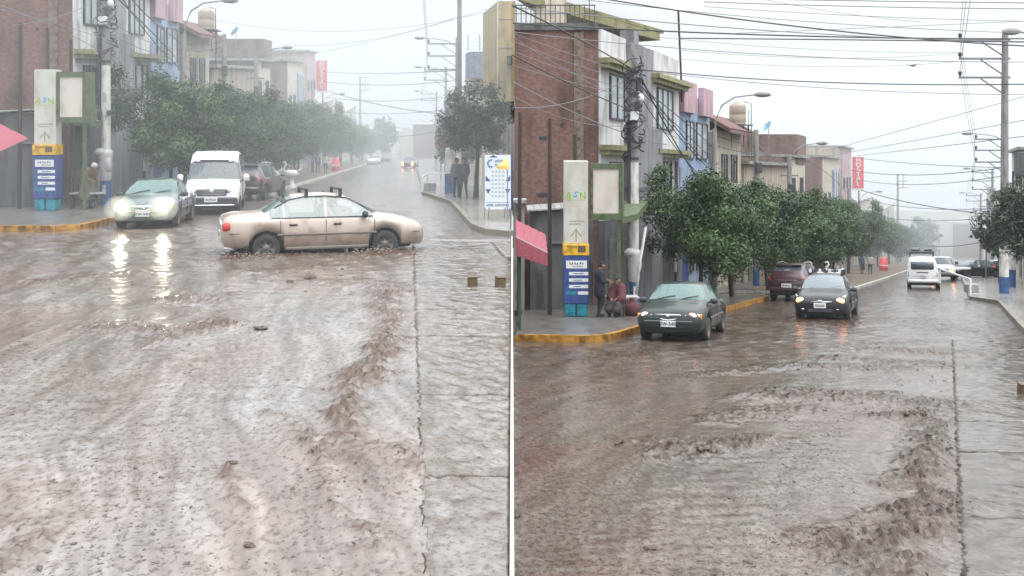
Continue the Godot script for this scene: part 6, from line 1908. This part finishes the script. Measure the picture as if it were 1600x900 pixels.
func stand(k: int, s: float, d: float, heading: float, u := 0.14) -> Transform3D:
	# heading as for cars: 0 looks away, 90 to the right, 180 to the viewer
	var a := deg_to_rad(heading)
	var f := Vector3(sin(a), 0, -cos(a))
	return Transform3D(Basis(Vector3.UP.cross(f), Vector3.UP, f), gp(k, s, d, u))

func people() -> void:
	var navy := Color(0.014, 0.015, 0.02)
	# right street: a man in dark clothes looking down at a woman who sits wrapped in a red shawl
	var coat := [[Vector3(0.05, 0.95, 0), Vector3(0.07, 0.72, 0.0), 0.14, 0.15, navy, 0.05], [Vector3(-0.05, 0.95, 0), Vector3(-0.07, 0.72, 0.0), 0.14, 0.15, navy, 0.05]]
	figure("body", "man in a dark coat and trousers standing with bowed head beside the blue sign base", stand(1, -10.75, 27.55, 78.0), {"top": navy, "legs": Color(0.016, 0.016, 0.02), "gaze": Vector3(0.1, -0.75, 1), "fat": 1.12, "extra": coat},
		{"head": Vector3(0, 1.58, 0.09), "neck": Vector3(0, 1.46, 0.03), "elbow_l": Vector3(0.25, 1.15, 0.0), "wrist_l": Vector3(0.14, 1.12, 0.25), "elbow_r": Vector3(-0.25, 1.15, 0.0), "wrist_r": Vector3(-0.1, 1.1, 0.26), "knee_r": Vector3(-0.1, 0.5, 0.06), "ankle_r": Vector3(-0.11, 0.09, -0.08)})
	var red := Color(0.085, 0.02, 0.028)
	var skirt := Color(0.035, 0.026, 0.025)
	figure("body", "seated woman wrapped in a dark red shawl with bags beside the standing man", stand(1, -10.22, 27.75, 215.0), {"top": red, "legs": skirt, "gaze": Vector3(0.2, 0.0, 1), "fat": 1.2, "skin": Color(0.19, 0.1, 0.07),
		"extra": [[Vector3(0.1, 0.5, 0.1), Vector3(0.13, 0.3, 0.42), 0.17, 0.14, skirt, 0.06], [Vector3(-0.1, 0.5, 0.1), Vector3(-0.13, 0.3, 0.42), 0.17, 0.14, skirt, 0.06], [Vector3(0.1, 0.98, 0.05), Vector3(0.2, 0.62, 0.2), 0.1, 0.13, red, 0.06], [Vector3(-0.1, 0.98, 0.05), Vector3(-0.2, 0.62, 0.2), 0.1, 0.13, red, 0.06]]},
		{"pelvis": Vector3(0, 0.5, 0), "waist": Vector3(0, 0.64, 0.02), "chest": Vector3(0, 0.84, 0.05), "neck": Vector3(0, 0.99, 0.08), "head": Vector3(0, 1.12, 0.12), "shoulder_l": Vector3(0.17, 0.93, 0.06), "shoulder_r": Vector3(-0.17, 0.93, 0.06),
		"elbow_l": Vector3(0.23, 0.7, 0.12), "elbow_r": Vector3(-0.23, 0.7, 0.12), "wrist_l": Vector3(0.1, 0.62, 0.32), "wrist_r": Vector3(-0.1, 0.62, 0.32), "hip_l": Vector3(0.09, 0.47, 0.02), "hip_r": Vector3(-0.09, 0.47, 0.02), "knee_l": Vector3(0.12, 0.47, 0.42), "knee_r": Vector3(-0.12, 0.47, 0.42), "ankle_l": Vector3(0.12, 0.09, 0.4), "ankle_r": Vector3(-0.12, 0.09, 0.4)})
	var bag := thing("bundle", "dark red cloth bundle on the pavement by the seated woman", "bundle", Transform3D(Basis(), gp(1, -9.95, 28.1, 0.14)))
	part(bag, "cloth", Sh.new().lathe([[0.0, 0.0], [0.2, 0.02], [0.27, 0.14], [0.28, 0.3], [0.2, 0.42], [0.07, 0.5], [0.09, 0.56], [0.0, 0.58]], 14), mat(0.07, 0.02, 0.026, 0.85), true)
	part(bag, "knot", Sh.new().ball(Vector3(0, 0.53, 0), Vector3(0.09, 0.05, 0.07), 6, 8), mat(0.2, 0.05, 0.07, 0.85), true)
	single("stool", "low wooden stool under the seated woman", "stool", Sh.new().box(-0.18, 0.18, 0.33, 0.37, -0.16, 0.16).box(-0.16, -0.12, 0, 0.33, -0.14, 0.14).box(0.12, 0.16, 0, 0.33, -0.14, 0.14), M.wood, Transform3D(Basis(), gp(1, -10.22, 27.75, 0.14)))
	# left street: a stooping woman in a brown shawl by the pole; two people under the dark tree
	var brown := Color(0.11, 0.065, 0.05)
	var olive := Color(0.11, 0.1, 0.075)
	figure("body", "stooping woman in brown shawl and wide olive skirt beside the power pole", stand(0, -11.35, 31.6, 118.0), {"top": brown, "legs": olive, "gaze": Vector3(0, -0.6, 1), "fat": 1.3, "hair": Color(0.3, 0.27, 0.25),
		"extra": [[Vector3(0.08, 0.95, 0), Vector3(0.14, 0.42, 0.03), 0.16, 0.2, olive, 0.06], [Vector3(-0.08, 0.95, 0), Vector3(-0.14, 0.42, 0.03), 0.16, 0.2, olive, 0.06], [Vector3(0.0, 1.3, -0.1), Vector3(0.0, 1.1, -0.16), 0.2, 0.22, brown, 0.08]],
		"head_extra": [[Vector3(0, 0.09, -0.04), Vector3(0, 0.1, 0.02), 0.085, 0.08, Color(0.4, 0.36, 0.34)], [Vector3(-0.09, 0.07, 0), Vector3(0.09, 0.07, 0.0), 0.05, 0.05, Color(0.4, 0.36, 0.34)]]},
		{"waist": Vector3(0, 1.1, 0.04), "chest": Vector3(0, 1.28, 0.13), "neck": Vector3(0, 1.38, 0.23), "head": Vector3(0, 1.46, 0.33), "shoulder_l": Vector3(0.17, 1.32, 0.17), "shoulder_r": Vector3(-0.17, 1.32, 0.17), "elbow_l": Vector3(0.22, 1.08, 0.2), "elbow_r": Vector3(-0.22, 1.08, 0.2), "wrist_l": Vector3(0.12, 1.0, 0.4), "wrist_r": Vector3(-0.12, 1.0, 0.4)})
	var blue := Color(0.03, 0.035, 0.055)
	figure("body", "person in a dark blue jacket standing in front under the dark tree", stand(0, 2.3, 38.2, 175.0), {"top": blue, "legs": Color(0.03, 0.03, 0.035), "fat": 1.12, "gaze": Vector3(0.3, -0.1, 1)}, {"wrist_l": Vector3(0.17, 0.94, 0.13), "wrist_r": Vector3(-0.2, 0.92, 0.1), "ankle_l": Vector3(0.15, 0.09, 0.02), "ankle_r": Vector3(-0.14, 0.09, -0.05)})
	figure("body", "person in a grey top standing close behind the blue jacketed one", stand(0, 2.05, 39.3, 150.0), {"top": Color(0.13, 0.12, 0.125), "legs": Color(0.04, 0.04, 0.045), "gaze": Vector3(-0.4, 0, 1)}, {"elbow_l": Vector3(0.25, 1.16, 0.05), "wrist_l": Vector3(0.15, 1.3, 0.25)})
	# the driver and the passenger of the beige car
	var sit := {"pelvis": Vector3(0, 0.5, 0), "waist": Vector3(0, 0.64, -0.02), "chest": Vector3(0, 0.86, -0.05), "neck": Vector3(0, 1.0, -0.05), "head": Vector3(0, 1.13, -0.01), "shoulder_l": Vector3(0.17, 0.94, -0.05), "shoulder_r": Vector3(-0.17, 0.94, -0.05), "elbow_l": Vector3(0.24, 0.74, 0.1), "elbow_r": Vector3(-0.24, 0.74, 0.1), "wrist_l": Vector3(0.15, 0.86, 0.32), "wrist_r": Vector3(-0.15, 0.86, 0.32),
		"hip_l": Vector3(0.09, 0.48, 0.02), "hip_r": Vector3(-0.09, 0.48, 0.02), "knee_l": Vector3(0.12, 0.55, 0.4), "knee_r": Vector3(-0.12, 0.55, 0.4), "ankle_l": Vector3(0.12, 0.26, 0.6), "ankle_r": Vector3(-0.12, 0.26, 0.6)}
	var ct := car_at(0, -1.94, 19.75, BEIGE_HEADING, 0.12)
	var turn := Basis(ct.basis.z, ct.basis.y, -ct.basis.x)
	turn = Basis(-ct.basis.z, ct.basis.y, ct.basis.x)
	figure("body", "driver in a dark top inside the beige car at the wheel", Transform3D(turn, ct * Vector3(0.12, 0.12, -0.36)), {"top": Color(0.05, 0.04, 0.04), "legs": Color(0.03, 0.03, 0.04)}, sit, 0.026)
	figure("body", "passenger in a light top inside the beige car on the near side", Transform3D(turn, ct * Vector3(0.08, 0.1, 0.36)), {"top": Color(0.2, 0.13, 0.11), "legs": Color(0.03, 0.03, 0.04)}, sit, 0.026)
	# faint figures under the trees far down the pavement
	for k in 2:
		var a: Array = [[-8.4, 82.0], [-7.6, 78.0]][k]
		figure("body", "distant person in dark clothes under the trees %s" % WHERE[k], stand(k, a[0], a[1], 160.0, 0.13), {"top": Color(0.05, 0.06, 0.1), "legs": Color(0.04, 0.04, 0.05)}, {}, 0.03)
		figure("body", "distant person in a pale top under the trees %s" % WHERE[k], stand(k, a[0] + 0.9, a[1] - 2.0, 200.0, 0.13), {"top": Color(0.4, 0.36, 0.35), "legs": Color(0.05, 0.05, 0.06)}, {}, 0.03)

# ---------- small things ----------
func clod_mesh(seed_: int, spiky: float) -> ArrayMesh:
	var rng := RandomNumberGenerator.new()
	rng.seed = seed_
	var s := Sh.new().ball(Vector3.ZERO, Vector3(1, 0.6, 0.8), 5, 7)
	var bump := {}
	for i in s.v.size():
		var key := (s.v[i] * 50).round()
		if not bump.has(key): bump[key] = rng.randf_range(1.0 - spiky, 1.0 + spiky)
		s.v[i] *= bump[key]
	s.paint(Color.WHITE)
	for i in s.c.size(): s.c[i] = Color.WHITE
	return s.mesh(false)

func small_things() -> void:
	var rng := RandomNumberGenerator.new()
	rng.seed = 91
	# grit and plant scraps afloat: more than anyone could count
	for k in 2:
		for kind in 3:
			var mm := MultiMesh.new()
			mm.transform_format = MultiMesh.TRANSFORM_3D
			mm.use_colors = true
			mm.mesh = clod_mesh(5 + kind, 0.4)
			var list := []
			var want: int = [[4200, 1300, 240], [9000, 3000, 460]][k][kind]
			while list.size() < want:
				var d := 3.4 + 15.0 * pow(rng.randf(), 1.5)
				var x := rng.randf() * (0.2 + 0.58 * d) * (1.0 if k else -1.0)
				var s: float = x - TURN[k] * d
				if s > 1.8 or s < -9.0: continue
				var n := na.get_noise_2d(s * 0.9 + 5, d * 0.5 + 90 * k) + 0.5 * nb.get_noise_2d(s, d * 1.3)
				if n < rng.randf_range(-0.25, 0.45): continue
				if s > LIP and rng.randf() < 0.7: continue
				var w := water(k, s, d)
				var r: float = [0.004, 0.0072, 0.0125][kind] * rng.randf_range(0.6, 1.7) * (0.75 + d * 0.035)
				var b := Basis(Vector3.UP, rng.randf() * TAU) * Basis.from_scale(Vector3(rng.randf_range(0.8, 1.9), rng.randf_range(0.5, 1.0), 1.0) * r)
				var c := Color(0.075, 0.05, 0.036).lerp(Color(0.03, 0.022, 0.018), rng.randf())
				if rng.randf() < 0.22: c = Color(0.06, 0.065, 0.02)
				if k == 0: c = c.lerp(Color(0.12, 0.09, 0.075), 0.4)
				list.append([Transform3D(b, gp(k, s, d, w[0] + r * 0.02)), c])
			mm.instance_count = list.size()
			for i in list.size():
				mm.set_instance_transform(i, list[i][0])
				mm.set_instance_color(i, list[i][1])
			var o := MultiMeshInstance3D.new()
			o.name = numbered("floating_grit")
			o.multimesh = mm
			o.material_override = M.clod
			add_child(o)
			tag(o, "%s scraps and grit floating on the flood %s" % [["fine", "middling", "coarse"][kind], WHERE[k]], "grit", "", "stuff")
	# the larger clods that can be told apart
	var clods := [[[-1.86, 11.0, 0.07, "dark clod afloat left of the middle of the left street"], [-1.72, 15.4, 0.09, "flat clod of weed far out on the left flood"], [-2.0, 15.0, 0.06, "small clod beside the flat weed clod on the left flood"], [-1.25, 6.3, 0.035, "lone dark clod low in the left street"], [-0.9, 5.0, 0.03, "small dark clod near the bottom edge on the left"]],
		[[-0.52, 11.8, 0.11, "dark brown clod on top of the swell near the right gutter"], [-3.05, 10.0, 0.09, "shaggy dark clod below the curved swell on the right flood"], [-2.65, 9.75, 0.1, "matted clod at the end of the curved swell"], [-3.75, 10.2, 0.06, "small dark clod left of the curved swell"], [-3.6, 7.4, 0.07, "brown clod at the lower left of the right flood"], [-2.2, 6.6, 0.04, "small lone clod low in the right street"]]]
	for k in 2:
		for q in clods[k]:
			var o := thing("mud_clod", q[3], "clod", Transform3D(Basis(Vector3.UP, rng.randf() * 6.0), gp(k, q[0], q[1], water(k, q[0], q[1])[0])), "larger clods afloat")
			var heap := Sh.new()
			for i in 6: heap.ball(Vector3(rng.randf_range(-1, 1), rng.randf_range(0.0, 0.3), rng.randf_range(-0.6, 0.6)) * q[2], Vector3(rng.randf_range(0.4, 0.8), rng.randf_range(0.2, 0.45), rng.randf_range(0.4, 0.7)) * q[2], 5, 7)
			part(o, "lump", heap, M.mudlump)
			var weed := Sh.new()
			for i in 9:
				var a = Vector3(rng.randf_range(-1, 1), 0.25, rng.randf_range(-0.7, 0.7)) * q[2]
				weed.tube([a, a + Vector3(rng.randf_range(-0.5, 0.5), rng.randf_range(0.1, 0.4), rng.randf_range(-0.5, 0.5)) * q[2], a + Vector3(rng.randf_range(-1, 1), 0.1, rng.randf_range(-0.6, 0.6)) * q[2]], 0.05 * q[2], 4)
			part(o, "stalks", weed, M.wood).set_meta("kind", "stuff")
	# cut stumps of posts in the gutter
	var stumps := [[0, 1.02, 14.5, "left one of two cut brown posts by the left gutter"], [0, 1.46, 14.45, "right one of two cut brown posts by the left gutter"], [1, 1.14, 13.7, "short cut brown post at the right edge of the right gutter"]]
	for q in stumps:
		var o := thing("post_stump", q[3], "stump", Transform3D(Basis(Vector3.UP, rng.randf_range(-0.4, 0.4)) * Basis(Vector3.BACK, rng.randf_range(-0.07, 0.07)), gp(q[0], q[1], q[2], -0.05)), "cut posts in the gutters")
		part(o, "stump", Sh.new().bev(Vector3(0, 0.1, 0), Vector3(0.15, 0.2, 0.15), 0.015), M.stump)
		part(o, "cap", Sh.new().bev(Vector3(0, 0.205, 0), Vector3(0.165, 0.03, 0.165), 0.01), M.stump)
	for k in 2:
		var w: String = WHERE[k]
		# red barrel on the strip
		var o := thing("red_barrel", "red plastic barrel at the end of the planted strip %s" % w, "barrel", Transform3D(Basis(), gp(k, -7.4 if k == 0 else -6.6, 90.0, 0.13)))
		part(o, "barrel", Sh.new().lathe([[0.0, 0.0], [0.38, 0.0], [0.42, 0.08], [0.42, 0.35], [0.45, 0.38], [0.42, 0.42], [0.4, 0.9], [0.36, 0.95], [0.34, 1.3], [0.0, 1.32]], 16), M.red_plastic, true)
		part(o, "band", Sh.new().cyl(Vector3(0, 0.55, 0), Vector3(0, 0.66, 0), 0.43, 0.428, 16, false), M.frame_white)
		# street sign plate on a post
		o = thing("round_sign", "dark red octagonal street sign on a thin post %s" % w, "street sign", Transform3D(Basis(), gp(k, 2.6 if k == 1 else 2.2, 63.0, 0.14)))
		part(o, "post", Sh.new().cyl(Vector3.ZERO, Vector3(0, 2.9, 0), 0.045, 0.045, 8), M.steel)
		part(o, "plate", Sh.new().cyl(Vector3(0, 2.5, 0.05), Vector3(0, 2.5, 0.07), 0.45, 0.45, 8), mat(0.22, 0.05, 0.05, 0.6))
		# painted end of the pavement: white post and kerb blocks
		o = thing("guard_frame", "low white frame at the corner of the right pavement %s" % w, "guard frame", Transform3D(Basis(), gp(k, 0.62 if k == 0 else 0.98, 44.6 if k == 0 else 41.5, 0.14)))
		part(o, "post", Sh.new().box(-0.04, 0.04, 0, 0.75, -0.04, 0.04), M.frame_white)
		part(o, "rail", Sh.new().box(-0.04, 1.5, 0.7, 0.78, -3.0, -2.9), M.frame_white)
		part(o, "post", Sh.new().box(-0.04, 0.04, 0, 0.78, -3.0, -2.92), M.frame_white)
		part(o, "side_rail", Sh.new().box(-0.03, 0.03, 0.68, 0.75, -2.9, -0.04), M.frame_white)
		part(o, "slab_block", Sh.new().bev(Vector3(0.35, 0.2, -0.6), Vector3(0.6, 0.4, 0.3), 0.03), M.concrete)
		# white swan shaped planters behind the parked car
		for i in 3:
			var s: float = ([-8.5, -7.65, -6.75] if k == 0 else [-8.5, -7.4, -6.6])[i]
			var orn := thing("swan_planter", "%s white swan shaped planter behind the wine red car %s" % [["left", "middle", "right"][i], w], "planter", Transform3D(Basis(), gp(k, s, 47.5 + i, 0.13)), "white swan planters by the planted strip")
			part(orn, "body", Sh.new().ball(Vector3(0.25, 0.78, 0), Vector3(0.42, 0.22, 0.2), 8, 12), M.frame_white, true)
			part(orn, "neck", Sh.new().tube([Vector3(-0.05, 0.8, 0), Vector3(-0.2, 0.95, 0.0), Vector3(-0.16, 1.15, 0), Vector3(-0.05, 1.28, 0), Vector3(-0.12, 1.42, 0), Vector3(-0.28, 1.4, 0)], 0.07, 7, 0.04), M.frame_white, true)
			part(orn, "tail", Sh.new().tube([Vector3(0.55, 0.85, 0), Vector3(0.75, 1.05, 0), Vector3(0.72, 1.2, 0)], 0.1, 7, 0.03), M.frame_white, true)
			part(orn, "pedestal", Sh.new().lathe([[0.22, 0.0], [0.22, 0.1], [0.12, 0.2], [0.12, 0.5], [0.2, 0.6]], 12).xf(Transform3D(Basis(), Vector3(0.25, 0, 0))), M.frame_white, true)
	# advertising board with blue corner marks on the left street's right pavement
	var b := thing("advertising_board", "upright white advertising board with blue triangles and gear mark on the right pavement", "advertising board", Transform3D(Basis(Vector3.UP, 0.03), gp(0, 2.32, 27.6, 0.14)))
	part(b, "board", Sh.new().box(0, 0.8, 0.24, 1.92, -0.04, 0.0), M.board_white)
	part(b, "dark_edge", Sh.new().box(0.801, 0.85, 0.2, 1.92, -0.06, 0.0), M.navy)
	for x in [-0.02, 0.1, 0.6, 0.74]: part(b, "leg", Sh.new().tube([Vector3(x, 0, 0.1), Vector3(x + 0.02, 0.24, 0.03), Vector3(x + 0.04, 0.3, -0.02)], 0.014, 5), M.steel_dark)
	for q in [[0.02, 0.78], [0.02, 1.2], [0.62, 0.78], [0.62, 1.2]]:
		var left: bool = q[0] < 0.3
		var tr := Sh.new()
		var y: float = q[1]
		var x0: float = q[0]
		if y > 1: tr.tri(Vector3(x0 if left else x0 + 0.16, y - 0.09, 0.004), Vector3(x0 + 0.16 if left else x0 + 0.16, y - 0.09 if left else y + 0.09, 0.004), Vector3(x0 if left else x0, y + 0.09 if left else y - 0.09, 0.004))
		else: tr.tri(Vector3(x0, y + 0.09, 0.004), Vector3(x0 + 0.08, y - 0.07, 0.004), Vector3(x0 + 0.16, y + 0.09, 0.004))
		part(b, "blue_mark", tr, M.navy)
	var roof := Sh.new()
	roof.tri(Vector3(0.12, 1.84, 0.004), Vector3(0.4, 1.84, 0.004), Vector3(0.26, 1.92, 0.004))
	part(b, "blue_mark", roof, M.navy)
	var gear := Sh.new()
	for i in 10:
		var a := TAU * i / 10.0 + 1.0
		if cos(a) > 0.35: continue
		gear.cyl(Vector3(0.2, 1.66, 0.004) + Vector3(cos(a), sin(a), 0) * 0.09, Vector3(0.2, 1.66, 0.004) + Vector3(cos(a), sin(a), 0) * 0.135, 0.03, 0.022, 5)
	part(b, "gear_mark", gear, M.navy)
	print_row(b, "lettering", 0.3, 0.68, 1.69, 0.09, 0.003, 5, M.navy)
	print_row(b, "lettering", 0.3, 0.66, 1.56, 0.09, 0.003, 5, M.navy)
	print_row(b, "lettering", 0.05, 0.75, 0.34, 0.075, 0.003, 13, M.navy)
	part(b, "rule", Sh.new().box(0.03, 0.77, 0.455, 0.465, 0.001, 0.005), M.navy)
	for r in 7:
		for i in 4: part(b, "small_print", Sh.new().box(0.2 + i * 0.11, 0.27 + i * 0.11, 0.62 + r * 0.125, 0.68 + r * 0.125, 0.001, 0.004), M.print_grey)
	# yellow umbrella that pokes in above it
	var u := thing("yellow_umbrella", "yellow market umbrella above the advertising board", "umbrella", Transform3D(Basis(), gp(0, 2.84, 26.0, 0.14)))
	var cone := Sh.new()
	for i in 8:
		var a0 := TAU * i / 8.0
		var a1 := TAU * (i + 1) / 8.0
		var p0 := Vector3(cos(a0) * (0.3 if cos(a0) < 0 else 0.06), 1.62, -sin(a0) * 0.21)
		var p1 := Vector3(cos(a1) * (0.3 if cos(a1) < 0 else 0.06), 1.62, -sin(a1) * 0.21)
		cone.tri(p0, p1, Vector3(0, 1.86, 0))
		cone.quad(p0 - Vector3(0, 0.1, 0), p1 - Vector3(0, 0.1, 0), p1, p0)
	part(u, "canopy", cone, M.umbrella)
	part(u, "pole", Sh.new().cyl(Vector3.ZERO, Vector3(0, 1.8, 0), 0.018, 0.018, 6), M.steel)
	# blue painted post behind the two people, and a bird over the cables
	var bp := thing("painted_post", "short post with dark blue base behind the two people", "post", Transform3D(Basis(), gp(0, 1.95, 43.0, 0.14)))
	part(bp, "blue_base", Sh.new().cyl(Vector3.ZERO, Vector3(0, 0.95, 0), 0.27, 0.26, 12), M.pole_blue)
	part(bp, "white_top", Sh.new().cyl(Vector3(0, 0.95, 0), Vector3(0, 2.2, 0), 0.25, 0.24, 12), M.pole_white)
	bp = thing("painted_post", "second blue and white painted post right of the nearest pole", "post", Transform3D(Basis(), gp(1, 3.5, 50.0, 0.14)))
	part(bp, "blue_base", Sh.new().cyl(Vector3.ZERO, Vector3(0, 1.0, 0), 0.2, 0.2, 12), M.pole_blue)
	part(bp, "white_top", Sh.new().cyl(Vector3(0, 1.0, 0), Vector3(0, 3.4, 0), 0.19, 0.18, 12), M.pole_white)
	var bird := thing("bird", "small dark bird gliding below the upper cables", "bird", Transform3D(Basis(Vector3.UP, 0.4), Vector3(17.9, 2.5, -40.0)))
	part(bird, "body", Sh.new().ball(Vector3.ZERO, Vector3(0.17, 0.045, 0.05), 6, 8), M.steel_dark, true)
	for s in [1.0, -1.0]:
		var wing := Sh.new()
		wing.quad(Vector3(0.06, 0.02, 0), Vector3(-0.06, 0.02, 0), Vector3(-0.12, 0.06, s * 0.3), Vector3(0.0, 0.07, s * 0.3))
		wing.tri(Vector3(0.0, 0.07, s * 0.3), Vector3(-0.12, 0.06, s * 0.3), Vector3(-0.16, 0.03, s * 0.52))
		part(bird, "wing", wing, M.steel_dark)
	part(bird, "tail", Sh.new().box(-0.28, -0.14, -0.01, 0.005, -0.04, 0.04), M.steel_dark)
	# water thrown up by the wheels of the beige car
	var sp := [[-1.26, 0.5], [1.24, 0.35]]
	var ct := car_at(0, -1.94, 19.75, BEIGE_HEADING, 0.0)
	for i in 2:
		var sh := Sh.new()
		for n in 170:
			var r := rng.randf()
			var p := Vector3(sp[i][0] - 0.35 + rng.randfn() * 0.3, 0.0, 0.88 + absf(rng.randfn()) * 0.13)
			sh.ball(p + Vector3(0, rng.randf() * 0.16 * r, 0), Vector3(rng.randf_range(0.008, 0.035), rng.randf_range(0.006, 0.018), rng.randf_range(0.008, 0.03)), 3, 5)
		var o := single("wheel_splash", "muddy splash at the %s wheel of the beige car" % ["rear", "front"][i], "splash", sh, M.splash, ct, "", true, "stuff")
